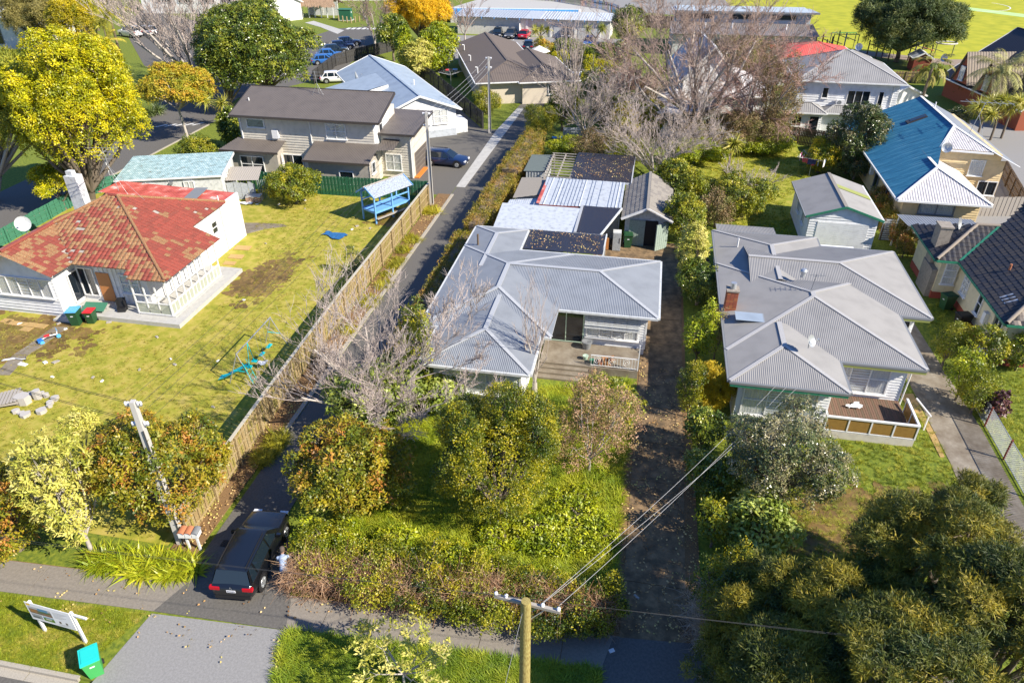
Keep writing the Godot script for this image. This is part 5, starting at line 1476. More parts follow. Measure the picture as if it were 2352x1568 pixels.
	bx(sw, "water", Vector3(0, 0.03, 0), Vector3(30, 0.04, 11), "pool_water")
	for k in 2: bx(sw, "coping", Vector3(0, 0.06, -5.75 + k * 11.5), Vector3(31, 0.12, 0.5), "white")
	for k in 2: bx(sw, "coping", Vector3(-15.25 + k * 30.5, 0.06, 0), Vector3(0.5, 0.12, 11), "white")
	var rl = MB.new()
	for k in 2: rl.tube(Vector3(6.0 + k * 0.8, 0, 5.0), Vector3(6.0 + k * 0.8, 1.2, 5.2), 0.04, 0.04, 5)
	obj(sw, "ladder_rail", rl, "white_metal")
	# brick A-frame house at the right edge
	var a = thing("brick_house", "red brick house with black tile roof and two steep dormers at the field edge", "house", Vector3(46.5, 0, -100.5), deg_to_rad(12))
	gable(a, 15, 16, 2.8, 8.2, 0.6, "tile_k", "red_brick", "white", "tile_k", 0.35)
	for k in 2:
		var z = -3.4 + k * 5.2
		for q in [-1.9, 1.9]: sheet(a, "dormer_roof", [Vector3(-8.7, 2.7, z + q), Vector3(-7.5, 2.7, z + q), Vector3(-2.6, 6.3, z), Vector3(-8.7, 6.3, z)], "tile_m", 0.35, 0.03)  # sunlit tone painted into the dormer tiles, paler than the main slope
		var df = MB.new()
		df.fan([Vector3(-8.45, 2.7, z - 1.75), Vector3(-8.45, 2.7, z + 1.75), Vector3(-8.3, 6.2, z)])
		obj(a, "dormer_face", df, "red_brick")
		window(a, Vector3(-8.5, 3.8, z), 0.9, 1.6, Vector3.LEFT, 1, 1, "white", "full")
	wall(a, -7.6, 7.6, 7.9, 8.1, 0, 2.8, "red_brick", "end_wall")
	pipe(a, "verandah_post", [Vector3(-9.3, 0, 6.5), Vector3(-9.3, 2.6, 6.5)], 0.1, "grey_trim")
	dish(a, "satellite_dish", Vector3(-8.4, 4.2, -8.2), 0.5, Vector3(-0.8, 0.2, 0.3))
	# white buildings at the top left
	var w = thing("school_building", "white school block with ribbed white roof past the conifers", "building", g(-30, 118) + Vector3(-4, 0, -6), 0.2)
	wall(w, -9, 9, -5, 5, 0, 4.5, "white")
	sheet(w, "roof", [Vector3(-9.5, 4.6, 5.6), Vector3(9.5, 4.6, 5.6), Vector3(9.5, 6.0, -5.6), Vector3(-9.5, 6.0, -5.6)], "iron_white", 0.4, 0.03, true)
	window(w, Vector3(4, 2.2, 5), 2.0, 2.6, F, 1, 2, "grey_trim", "", false)
	wall(w, -9, 9, -16, -7, 0, 7.5, "white", "rear_wall")
	sheet(w, "rear_roof", [Vector3(-9.5, 7.6, -6.6), Vector3(9.8, 7.6, -6.6), Vector3(9.8, 9.0, -16), Vector3(-9.5, 9.0, -16)], "iron_white", 0.4, 0.03, true)
	var w2 = thing("school_building", "white school block with dark window band behind the bare tree", "building", g(480, 38) + Vector3(0, 0, -9), 0.15)
	wall(w2, -17, 13, -5, 5, 0, 4.5, "white")
	for k in 6: window(w2, Vector3(-12 + k * 4.6, 2.9, 5), 3.2, 1.7, F, 3, 2, "white", "", false)
	sheet(w2, "roof", [Vector3(-17.5, 4.6, 5.6), Vector3(13.5, 4.6, 5.6), Vector3(13.5, 6.2, -5.6), Vector3(-17.5, 6.2, -5.6)], "iron_white", 0.4, 0.03, true)
	var w3 = thing("school_building", "cream classroom block with blue grey roof behind the thatched shelter", "building", g(740, 5) + Vector3(0, 0, -6), 0.2)
	wall(w3, -18, 22, -5, 3, 0, 4.2, "white")
	for k in 7: window(w3, Vector3(-14 + k * 5.0, 2.0, 3), 3.4, 2.0, F, 3, 1, "white", "", false)
	sheet(w3, "roof", [Vector3(-18.5, 4.3, 4.0), Vector3(22.5, 4.3, 4.0), Vector3(22.5, 6.2, -5.6), Vector3(-18.5, 6.2, -5.6)], "iron_white", 0.4, 0.03, true)
	var w4 = thing("school_building", "white gabled classroom beside the dark evergreen tree", "building", g(628, 40), 0.9)
	gable(w4, 7, 12, 3.5, 5.2, 0.4, "iron_white", "white", "white", "white")
	# thatched shelter
	var th = thing("thatched_shelter", "small open shelter with shaggy brown thatched roof on white posts", "shelter", g(737, 38), 0.1)
	for k in 6: bx(th, "post", Vector3(-3.2 + k * 1.28, 1.4, 1.6), Vector3(0.16, 2.8, 0.16), "white")
	for k in 3: bx(th, "post", Vector3(-3.2 + k * 3.2, 1.4, -1.8), Vector3(0.16, 2.8, 0.16), "white")
	bx(th, "back_wall", Vector3(0, 1.3, -1.8), Vector3(6.4, 2.6, 0.1), "white_old")
	var tb = MB.new()
	for k in 900:
		var u = R.randf_range(-1, 1)
		var v = R.randf_range(0, 1)
		var side = 1 if R.randf() < 0.75 else -1
		var p0 = Vector3(u * (2.6 + 1.4 * v), 4.3 - 1.8 * v, side * 2.7 * v)
		var dn = Vector3(u * 0.5, -0.55, side * 0.8) * R.randf_range(0.5, 0.9)
		var w_ = Vector3(R.randf_range(0.06, 0.13), 0, 0)
		tb.col = Color(1, 1, 1) * R.randf_range(0.7, 1.15)
		tb.quad(p0 - w_, p0 + w_, p0 + dn + w_ + Vector3(0, R.randf() * 0.1, 0), p0 + dn - w_)
	tb.fan([Vector3(-4, 2.55, 2.6), Vector3(4, 2.55, 2.6), Vector3(2.6, 4.25, 0), Vector3(-2.6, 4.25, 0)])
	tb.fan([Vector3(4, 2.55, -2.6), Vector3(-4, 2.55, -2.6), Vector3(-2.6, 4.25, 0), Vector3(2.6, 4.25, 0)])
	obj(th, "thatch", tb, "thatch")

# ---------- fences ----------
func paling(parent, called, p: Vector3, w, h, m, turn = 0.0):
	var key = "paling%.2f_%.2f" % [w, h]
	if not meshes.has(key):
		var b = MB.new()
		b.box(Vector3(0, h * 0.5, 0), Vector3(w, h, 0.02))
		meshes[key] = b.mesh()
	return obj(parent, called, meshes[key], m, p, turn)

# palings along a line; posts and rails on the side given by nrm
func paling_fence(called, label, cat, pts, h, mats, nrm_side, w = 0.15, most = 300, cap = "", wave = 0.03):
	var t = thing(called, label, cat)
	var n = 0
	var rest = MB.new()
	for s in pts.size() - 1:
		var a: Vector3 = pts[s]
		var b: Vector3 = pts[s + 1]
		var d = (b - a).normalized()
		var nr = Vector3(-d.z, 0, d.x) * nrm_side
		var turn = atan2(-d.z, d.x)
		var ln = a.distance_to(b)
		var k = 0.0
		while k < ln:
			var p = a + d * (k + w * 0.5)
			var hh: float = h + noise.get_noise_1d(p.x * 3.0 + p.z * 3.0) * wave
			if n < most:
				var o = paling(t, "paling", p, w - 0.02, snappedf(hh, 0.02), mats[R.randi() % mats.size()], turn + R.randf_range(-0.02, 0.02))
				o.position += nr * (0.012 if n % 2 else -0.012)
			else:
				rest.box(p + Vector3.UP * hh * 0.5, Vector3(w - 0.012, hh, 0.02), Basis(Vector3.UP, turn))
			n += 1
			k += w
		for y in [0.3, h * 0.55, h - 0.25]:
			var r = MB.new()
			r.bar(a + nr * 0.035 + Vector3.UP * y, b + nr * 0.035 + Vector3.UP * y, 0.045, 0.09)
			obj(t, "rail", r, mats[0])
		k = 0.0
		while k <= ln:
			var p = a + d * k + nr * 0.1
			bx(t, "post", p + Vector3.UP * (h * 0.5 - 0.02), Vector3(0.1, h - 0.02, 0.1), mats[0], turn)
			k += 2.4
		if cap != "":
			var c = MB.new()
			c.bar(a + Vector3.UP * (h + 0.03), b + Vector3.UP * (h + 0.03), 0.16, 0.04)
			obj(t, "cap_rail", c, cap)
	if rest.v.size():
		var o = obj(t, "palings", rest, mats[0])
		o.set_meta("kind", "stuff")
	return t

func build_fences():
	paling_fence("paling_fence", "long weathered timber paling fence with capping between lawn and driveway", "fence", [Vector3(-17.7, 0, -18.6), Vector3(-18.05, 0, -27.0), Vector3(-18.35, 0, -38.0), Vector3(-18.35, 0, -58.4)], 1.8, ["wood", "wood_b", "wood_c"], 1, 0.15, 290, "wood_cap")
	paling_fence("paling_fence", "dark green painted paling fence at the end of the lawn", "fence", [Vector3(-36.6, 0, -58.0), Vector3(-28.4, 0, -57.9), Vector3(-18.5, 0, -58.4)], 1.75, ["fence_green"], -1, 0.16, 200)
	paling_fence("boundary_fence", "low green corrugated fence between the street and the tile roofed house", "fence", [Vector3(-48.2, 0, -34), Vector3(-48.8, 0, -54.0), Vector3(-45.8, 0, -58.5)], 1.3, ["fence_green_b"], 1, 0.3, 100)
	paling_fence("paling_fence", "dark stained paling fence sloping behind the white gabled house", "fence", [Vector3(-18.6, 0, -80.6), Vector3(-30.5, 0, -100.5), Vector3(-37.0, 0, -108.0)], 1.9, ["fence_dark"], -1, 0.16, 190)
	paling_fence("paling_fence", "dark grey paling fence beside the parked blue cars", "fence", [Vector3(-46.5, 0, -97.0), Vector3(-48, 0, -108.5), Vector3(-42, 0, -124.0)], 1.8, ["fence_dark"], 1, 0.2, 130)
	paling_fence("paling_fence", "dark timber fence in shade behind the rotary clothesline lawn", "fence", [Vector3(13.5, 0, -82.0), Vector3(19.6, 0, -80.0)], 1.8, ["wood_dark"], 1, 0.16, 80)
	paling_fence("paling_fence", "sunlit curved timber fence left of the palm trees", "fence", [Vector3(27.5, 0, -96.5), Vector3(29.6, 0, -90.0), Vector3(31.0, 0, -84.0), Vector3(32.4, 0, -76.0)], 1.7, ["wood_grey", "wood_c"], -1, 0.18, 130)
	paling_fence("paling_fence", "grey weathered paling fence across the end of the concrete court", "fence", [Vector3(27.2, 0, -63.4), Vector3(31.5, 0, -64.2)], 1.7, ["wood_grey"], -1, 0.18, 40)
	paling_fence("paling_fence", "brown timber fence along the court beside the yellow house", "fence", [Vector3(31.8, 0, -64.5), Vector3(33.5, 0, -74.0)], 1.7, ["wood_dark"], -1, 0.18, 70)
	paling_fence("paling_fence", "mossy timber fence edging the bark playground", "fence", [Vector3(26.5, 0, -111.5), Vector3(32.0, 0, -112.5), Vector3(36.5, 0, -113.5)], 1.6, ["wood_dark", "wood_c"], 1, 0.2, 60)
	paling_fence("iron_fence", "leaning grey corrugated iron fence by the hedge end and wrecked yard", "fence", [Vector3(-8.9, 0, -76.2), Vector3(-6.9, 0, -76.6)], 1.9, ["galv_old"], 1, 0.25, 20)
	paling_fence("paling_fence", "dark timber fence behind the pergola and open umbrella", "fence", [Vector3(-16.0, 0, -108.6), Vector3(-7.0, 0, -107.5), Vector3(-2.0, 0, -106.0)], 1.7, ["fence_dark"], 1, 0.2, 80)
	# school fence of coloured battens
	var f = thing("batten_fence", "long school fence of painted battens in orange, blue and purple", "fence")
	var pts = [g(1118, 2), g(1285, 14), g(1400, 34), g(1420, 42)]
	var cols = ["fb_orange", "fb_blue", "fb_purple", "fb_olive", "fb_brown"]
	var n = 0
	for s in 3:
		var a: Vector3 = pts[s]
		var b: Vector3 = pts[s + 1]
		var d = (b - a).normalized()
		var k = 0.0
		while k < a.distance_to(b):
			var p: Vector3 = a + d * k
			var q: float = noise.get_noise_2d(p.x * 1.2, 3.0)
			var ci = 0 if q > 0.15 else 1 if q > 0.0 else 2 if q > -0.2 else 3
			if R.randf() < 0.3: ci = 4
			paling(f, "batten", p, 0.22, 2.4, cols[ci], atan2(-d.z, d.x))
			k += 0.36
			n += 1
		for y in [0.5, 1.9]:
			var r = MB.new()
			r.bar(a + Vector3.UP * y, b + Vector3.UP * y, 0.08, 0.1)
			obj(f, "rail", r, "dark")
	paling_fence("batten_fence", "weathered open batten fence left of the school block", "fence", [g(1455, 62), g(1545, 66)], 2.2, ["wood_dark"], 1, 0.3, 70)
	# chain-link at the right edge
	var c = thing("mesh_fence", "old wire mesh fence with rusty posts along the right driveway", "fence")
	var wm = MB.new()
	for k in 90:
		var z = -36.0 + k * 0.14
		wm.bar(Vector3(18.75, 0.05, z), Vector3(18.75, 1.15, z + 1.1), 0.012)
		wm.bar(Vector3(18.75, 0.05, z + 1.1), Vector3(18.75, 1.15, z), 0.012)
	obj(c, "wire_mesh", wm, "galv")
	for k in 6: bx(c, "post", Vector3(18.75, 0.62, -36.0 + k * 2.6), Vector3(0.08, 1.25, 0.08), "red_rust")
	for y in [0.08, 1.17]: bx(c, "strand", Vector3(18.75, y, -29.6), Vector3(0.03, 0.03, 13.0), "galv")

func more_materials():
	mat("iron_greenish", Color(0.14, 0.17, 0.16), 0.8, {"tex": "t_grain", "scale": 0.4})
	mat("fibro_b", Color(0.27, 0.245, 0.22), 0.95, {"tex": "t_speck", "scale": 0.3})
	mat("galv_old", Color(0.40, 0.43, 0.46), 0.6, {"tex": "t_streak", "scale": 0.5})
	mat("iron_pale", Color(0.60, 0.57, 0.56), 0.55, {"tex": "t_streak", "scale": 0.2})
	mat("iron_brown2", Color(0.20, 0.18, 0.175), 0.6, {"tex": "t_soft", "scale": 0.1})
	mat("school_blue", Color(0.40, 0.47, 0.52), 0.7)
	mat("wood_b", Color(0.9, 0.85, 0.75), 0.9, {"tex": "t_wood", "scale": 0.9})
	mat("wood_c", Color(0.85, 0.92, 0.5), 0.9, {"tex": "t_wood", "scale": 0.55})
	mat("wood_cap", Color(0.52, 0.48, 0.38), 0.9, {"tex": "t_grain", "scale": 0.8})
	mat("fence_green_b", Color(0.05, 0.20, 0.12), 0.7, {"tex": "t_grain", "scale": 0.6})
	mat("fb_orange", Color(0.55, 0.14, 0.05), 0.7)
	mat("fb_blue", Color(0.04, 0.20, 0.42), 0.7)
	mat("fb_purple", Color(0.14, 0.09, 0.20), 0.7)
	mat("fb_olive", Color(0.18, 0.20, 0.08), 0.7)
	mat("fb_brown", Color(0.20, 0.13, 0.10), 0.7)

# ---------- plants ----------
func leaf(b: MB, p: Vector3, d: Vector3, nrm: Vector3, ln: float, wd: float, bend: float):
	var s: Vector3 = d.cross(nrm).normalized() * wd * 0.5
	var n2: Vector3 = s.cross(d).normalized()
	if n2.dot(nrm) < 0: n2 = -n2
	var m: Vector3 = p + d * ln * 0.45 + n2 * bend * ln * 0.3
	var t: Vector3 = p + d * ln - Vector3.UP * bend * ln * 0.5
	b.tri(p, m + s, m - s)
	b.tri(m - s, m + s, t)

# n leaves about a point; y is outwards
func cluster(key: String, n: int, ln: float, wd: float, rad: float, rise: float, bend = 0.2):
	if meshes.has(key): return meshes[key]
	var b = MB.new()
	for i in n:
		var a: float = TAU * i * 0.618 + R.randf_range(-0.5, 0.5)
		var el: float = R.randf_range(-0.25, 1.2) * rise
		var d: Vector3 = Vector3(cos(a) * cos(el), sin(el), sin(a) * cos(el))
		var p: Vector3 = Vector3(R.randf_range(-1, 1), R.randf_range(-0.7, 0.8), R.randf_range(-1, 1)) * rad
		var nr: Vector3 = (Vector3.UP + Vector3(R.randf_range(-0.7, 0.7), 0, R.randf_range(-0.7, 0.7))).normalized()
		var k: float = R.randf_range(0.72, 1.25)
		b.col = Color(k * R.randf_range(0.9, 1.1), k, k * R.randf_range(0.8, 1.2))
		leaf(b, p, d, nr, ln * R.randf_range(0.7, 1.2), wd * R.randf_range(0.8, 1.2), bend * R.randf_range(0.2, 1.6))
	meshes[key] = b.mesh()
	return meshes[key]

func stick_cluster(key: String, n: int, ln: float, w: float):
	if meshes.has(key): return meshes[key]
	var b = MB.new()
	for i in n:
		var p: Vector3 = Vector3(R.randf_range(-1, 1), R.randf_range(-1, 1), R.randf_range(-1, 1)) * ln * 0.4
		var d: Vector3 = Vector3(R.randf_range(-1, 1), R.randf_range(-0.5, 1), R.randf_range(-1, 1)).normalized()
		var q: Vector3 = p + d * ln * 0.5 + Vector3(R.randf_range(-1, 1), R.randf_range(-1, 1), R.randf_range(-1, 1)) * ln * 0.1
		b.col = Color.WHITE * R.randf_range(0.6, 1.3)
		b.tube(p, q, w, w * 0.7, 3)
		b.tube(q, q + (d + Vector3(R.randf_range(-1, 1), -0.3, R.randf_range(-1, 1)) * 0.5) * ln * 0.4, w * 0.7, w * 0.3, 3)
	meshes[key] = b.mesh()
	return meshes[key]

func blades(key: String, n: int, ln: float, wd: float, spread: float, up: float, segs = 3):
	if meshes.has(key): return meshes[key]
	var b = MB.new()
	for i in n:
		var a: float = R.randf() * TAU
		var el: float = R.randf_range(up, 1.45)
		var h: Vector3 = Vector3(cos(a), 0, sin(a))
		var p: Vector3 = h * R.randf() * spread
		var side: Vector3 = Vector3(-h.z, 0, h.x)
		var w: float = wd * R.randf_range(0.7, 1.2)
		var l: float = ln * R.randf_range(0.6, 1.15)
		var k: float = R.randf_range(0.7, 1.25)
		b.col = Color(k * R.randf_range(0.9, 1.15), k, k)
		for s in segs:
			var e: float = el - (1.5 - up * 0.6) * s / segs
			var q: Vector3 = p + (h * cos(e) + Vector3.UP * sin(e)) * l / segs
			var w2: float = w * (1.0 - float(s + 1) / segs * 0.9)
			b.quad(p - side * w * 0.5, p + side * w * 0.5, q + side * w2 * 0.5, q - side * w2 * 0.5)
			p = q
			w = w2
	meshes[key] = b.mesh()
	return meshes[key]

func put_copies(parent, called: String, mesh, m, xf: Array, cols: PackedColorArray, stuff = false):
	if xf.size() < 9: return
	var mi = MultiMeshInstance3D.new()
	mi.name = called
	var mm = MultiMesh.new()
	mm.transform_format = MultiMesh.TRANSFORM_3D
	mm.use_colors = true
	mm.mesh = mesh
	mm.instance_count = xf.size()
	for i in xf.size():
		mm.set_instance_transform(i, xf[i])
		mm.set_instance_color(i, cols[i])
	mi.multimesh = mm
	mi.material_override = M[m]
	if stuff: mi.set_meta("kind", "stuff")
	parent.add_child(mi, true)
	return mi

func dir_on_sphere() -> Vector3:
	var z: float = R.randf_range(-1, 1)
	var a: float = R.randf() * TAU
	var r: float = sqrt(1.0 - z * z)
	return Vector3(r * cos(a), z, r * sin(a))

func frame(y: Vector3, sc: float) -> Basis:
	var x: Vector3 = y.cross(Vector3(R.randf_range(-1, 1), R.randf_range(-1, 1), R.randf_range(-1, 1))).normalized()
	return Basis(x, y, x.cross(y)).scaled(Vector3.ONE * sc)

func tone(p: Vector3, pal: Array, spread = 0.3) -> Color:
	var t: float = clampf(0.5 + noise.get_noise_3d(p.x * 2.2, p.y * 2.2, p.z * 2.2) * 1.1 + R.randf_range(-spread, spread), 0.0, 0.999) * (pal.size() - 1)
	var i: int = int(t)
	var k: float = R.randf_range(0.8, 1.2) * 1.4
	var c: Color = pal[i].lerp(pal[i + 1], t - i)
	return Color(c.r * k, c.g * k, c.b * k)

func lobes(rad: Vector3, n: int, size: float, lift = 0.0) -> Array:
	var out: Array = [[Vector3.ZERO, rad * 0.78]]
	for i in n:
		var d: Vector3 = dir_on_sphere()
		if d.y < -0.45: d.y = -d.y * 0.5
		d = d.normalized()
		var s: float = size * R.randf_range(0.7, 1.25)
		out.append([d * rad * (1.02 - s * 0.75) + Vector3(0, lift * rad.y, 0), rad * s])
	return out

func crown(parent, called: String, mesh, m: String, lb: Array, count: int, sc: float, pal: Array, shell = 0.4, up = 0.6, spread = 0.3, low = -0.5):
	var xf: Array = []
	var cols = PackedColorArray()
	var acc: Array = []
	var tot: float = 0.0
	for l in lb:
		tot += l[1].x * l[1].x + l[1].x * l[1].y
		acc.append(tot)
	for i in count:
		var q: float = R.randf() * tot
		var k: int = 0
		while acc[k] < q: k += 1
		var l = lb[k]
		var d: Vector3 = dir_on_sphere()
		if d.y < low: d.y = -d.y
		var rr: float = 1.0 - shell * pow(R.randf(), 1.6) + R.randf_range(-0.04, 0.06)
		var p: Vector3 = l[0] + d * l[1] * rr
		if k > 0 or lb.size() > 1:
			var inside = false
			for j in lb.size():
				if j != k:
					var e: Vector3 = (p - lb[j][0]) / lb[j][1]
					if e.length_squared() < 0.5:
						inside = true
						break
			if inside and R.randf() < 0.85: continue
		var y: Vector3 = (d / l[1] * l[1].x + Vector3.UP * up + Vector3(R.randf_range(-1, 1), R.randf_range(-1, 1), R.randf_range(-1, 1)) * 0.45).normalized()
		xf.append(Transform3D(frame(y, sc * R.randf_range(0.7, 1.3)), p))
		cols.append(tone(p + parent.position, pal, spread))
	return put_copies(parent, called, mesh, m, xf, cols, true)

# limbs from the base up into the crown
func limbs(parent, base: Vector3, lb: Array, r: float, m: String, fork = 0.35):
	var tr = MB.new()
	var f: Vector3 = base.lerp(lb[0][0], fork) + Vector3(R.randf_range(-0.1, 0.1), 0, R.randf_range(-0.1, 0.1)) * r * 3.0
	var mid: Vector3 = base.lerp(f, 0.5) + Vector3(R.randf_range(-1, 1), 0, R.randf_range(-1, 1)) * r * 0.7
	tr.tube(base - Vector3(0, 0.1, 0), mid, r * 1.25, r, 8)
	tr.tube(mid, f, r, r * 0.85, 8)
	obj(parent, "trunk", tr, m)
	var br = MB.new()
	for k in range(1 if lb.size() > 1 else 0, lb.size()):
		var e: Vector3 = lb[k][0]
		var c: Vector3 = f.lerp(e, 0.5) + Vector3(R.randf_range(-1, 1), R.randf_range(-0.3, 0.6), R.randf_range(-1, 1)) * f.distance_to(e) * 0.12
		br.tube(f, c, r * 0.6, r * 0.42, 6)
		br.tube(c, e, r * 0.42, r * 0.16, 6)
		for j in 3:
			var o: Vector3 = e + dir_on_sphere() * lb[k][1] * 0.8
			br.tube(c.lerp(e, 0.3 + 0.3 * j), o, r * 0.2, r * 0.05, 4)
	obj(parent, "limbs", br, m)

var SP = {}
func species():
	# cluster, material, size, clusters for a square metre of crown, shell, palette, upward lean
	SP = {
		"photinia": [cluster("c_med", 14, 0.17, 0.07, 0.17, 0.8), "leaf", 1.0, 26, 0.35, [Color(0.07, 0.10, 0.008), Color(0.15, 0.165, 0.01), Color(0.25, 0.215, 0.012), Color(0.28, 0.21, 0.014), Color(0.36, 0.16, 0.03)], 0.7],
		"pale": [cluster("c_rosette", 15, 0.16, 0.06, 0.11, 0.6, 0.1), "leaf_dull", 1.0, 22, 0.4, [Color(0.26, 0.27, 0.03), Color(0.42, 0.39, 0.07), Color(0.52, 0.47, 0.15)], 0.8],
		"yellow": [cluster("c_med", 14, 0.17, 0.07, 0.17, 0.8), "leaf", 1.2, 26, 0.3, [Color(0.17, 0.19, 0.004), Color(0.32, 0.32, 0.004), Color(0.44, 0.40, 0.005), Color(0.52, 0.44, 0.006)], 0.6],
		"dark": [cluster("c_small", 22, 0.09, 0.045, 0.17, 0.9), "leaf", 1.0, 30, 0.35, [Color(0.025, 0.05, 0.005), Color(0.09, 0.115, 0.005), Color(0.22, 0.21, 0.006), Color(0.36, 0.30, 0.012)], 0.9],
		"broad": [cluster("c_med", 14, 0.17, 0.07, 0.17, 0.8), "leaf_gloss", 1.8, 11, 0.4, [Color(0.035, 0.06, 0.012), Color(0.08, 0.12, 0.014), Color(0.16, 0.19, 0.02), Color(0.27, 0.27, 0.03)], 0.6],
		"silver": [cluster("c_med", 14, 0.17, 0.07, 0.17, 0.8), "leaf_gloss", 0.72, 38, 0.4, [Color(0.05, 0.075, 0.03), Color(0.10, 0.125, 0.045), Color(0.2, 0.19, 0.085), Color(0.30, 0.26, 0.15)], 0.5],
		"pink": [cluster("c_small", 22, 0.09, 0.045, 0.17, 0.9), "leaf_dull", 1.0, 16, 0.7, [Color(0.18, 0.15, 0.03), Color(0.30, 0.18, 0.09), Color(0.38, 0.23, 0.15), Color(0.28, 0.23, 0.05)], 0.4],
		"totara": [cluster("c_fine", 34, 0.2, 0.028, 0.15, 1.0, 0.1), "leaf_dull", 0.85, 42, 0.45, [Color(0.03, 0.05, 0.008), Color(0.075, 0.09, 0.008), Color(0.15, 0.14, 0.01), Color(0.25, 0.20, 0.014)], 0.5],
		"conifer": [cluster("c_fine", 34, 0.2, 0.028, 0.15, 1.0, 0.1), "leaf_dull", 2.2, 9, 0.5, [Color(0.12, 0.15, 0.012), Color(0.22, 0.23, 0.02), Color(0.34, 0.32, 0.03)], 0.1],
		"spruce": [cluster("c_fine", 34, 0.2, 0.028, 0.15, 1.0, 0.1), "leaf_dull", 2.6, 7, 0.55, [Color(0.03, 0.055, 0.018), Color(0.07, 0.1, 0.025), Color(0.15, 0.16, 0.04)], 0.3],
		"gold": [cluster("c_fine", 34, 0.2, 0.028, 0.15, 1.0, 0.1), "leaf_dull", 2.0, 10, 0.35, [Color(0.4, 0.27, 0.005), Color(0.58, 0.37, 0.006), Color(0.66, 0.43, 0.01)], 0.4],
		"gold_small": [cluster("c_fine", 34, 0.2, 0.028, 0.15, 1.0, 0.1), "leaf_dull", 0.8, 40, 0.3, [Color(0.30, 0.22, 0.006), Color(0.46, 0.33, 0.008), Color(0.52, 0.37, 0.012)], 0.8],
		"bright": [cluster("c_med", 14, 0.17, 0.07, 0.17, 0.8), "leaf", 0.95, 20, 0.5, [Color(0.12, 0.17, 0.006), Color(0.25, 0.29, 0.008), Color(0.37, 0.37, 0.014)], 0.8],
		"olive": [cluster("c_small", 22, 0.09, 0.045, 0.17, 0.9), "leaf", 1.1, 24, 0.4, [Color(0.09, 0.12, 0.008), Color(0.22, 0.23, 0.01), Color(0.34, 0.29, 0.02)], 0.7],
		"large": [cluster("c_large", 9, 0.34, 0.12, 0.18, 0.7, 0.5), "leaf", 1.0, 16, 0.5, [Color(0.12, 0.17, 0.02), Color(0.24, 0.30, 0.05), Color(0.38, 0.42, 0.1)], 0.6],
		"orange": [cluster("c_med", 14, 0.17, 0.07, 0.17, 0.8), "leaf_dull", 1.4, 12, 0.45, [Color(0.17, 0.19, 0.008), Color(0.30, 0.26, 0.01), Color(0.36, 0.28, 0.012), Color(0.42, 0.24, 0.02)], 0.3],
		"camellia": [cluster("c_med", 14, 0.17, 0.07, 0.17, 0.8), "leaf_gloss", 1.2, 18, 0.35, [Color(0.03, 0.05, 0.015), Color(0.07, 0.1, 0.02), Color(0.2, 0.17, 0.08)], 0.6],
		"citrus": [cluster("c_med", 14, 0.17, 0.07, 0.17, 0.8), "leaf", 1.1, 20, 0.4, [Color(0.06, 0.09, 0.01), Color(0.13, 0.16, 0.011), Color(0.24, 0.245, 0.014), Color(0.32, 0.28, 0.014)], 0.7],
		"brown": [cluster("c_small", 22, 0.09, 0.045, 0.17, 0.9), "leaf_dull", 1.5, 12, 0.6, [Color(0.10, 0.09, 0.03), Color(0.2, 0.13, 0.06), Color(0.28, 0.2, 0.1), Color(0.16, 0.17, 0.03)], 0.4],
	}

# crown ellipse in pixels (middle, half sizes), base row by (or crown height hc when the base is hidden)
func plant(called, label, cat, group, sp, cx, cy, rx, ry, by, o = {}):
	var p: Vector3
	var hc: float
	if o.has("hc"):
		hc = o.hc
		p = g(cx, cy, hc)
		p.y = 0
	else:
		p = g(o.get("bx", cx), by)
		hc = maxf(height_at(p, cy), 0.15)
	var s = SP[sp]
	var mp: float = mpp(p + Vector3.UP * hc)
	var r: float = rx * mp
	var el: float = atan2(CAMH - hc, Vector2(p.x, p.z).length())
	var b: float = sqrt(maxf(pow(ry * mp, 2) - pow(r * 0.8 * sin(el), 2), 0.0)) / cos(el)
	b = clampf(b, r * 0.35, r * 1.9)
	if o.has("b"): b = o.b
	b = minf(b, hc * 1.02) if not o.has("free") else b
	if cat != "tree" and not o.has("free") and not o.has("hc") and not o.has("bx"):
		var tp: float = o.get("tall", hc + b)
		hc = tp * 0.5
		b = tp * 0.5
	var t = thing(called, label, cat, p, 0.0, group)
	var lb = lobes(Vector3(r, b, r), o.get("lobes", 9), o.get("ls", 0.42), 0.05)
	var mid = Vector3(0, hc, 0)
	if o.has("bx"):
		var c: Vector3 = g(cx, cy, hc) - p
		mid = Vector3(c.x, hc, c.z)
	for l in lb: l[0] += mid
	var area: float = TAU * r * (r + b) * 0.9
	var n: int = int(area * s[3] * o.get("d", 1.0))
	limbs(t, Vector3.ZERO, lb, o.get("tr", clampf(r * 0.07, 0.04, 0.3)), o.get("bark", "bark"), o.get("fork", 0.3))
	crown(t, "crown", s[0], s[1], lb, n, s[2] * o.get("sc", 1.0), o.get("pal", s[5]), o.get("shell", s[4]), s[6], o.get("spread", 0.3), o.get("low", -0.5 if cat == "tree" else -0.95))
	return t

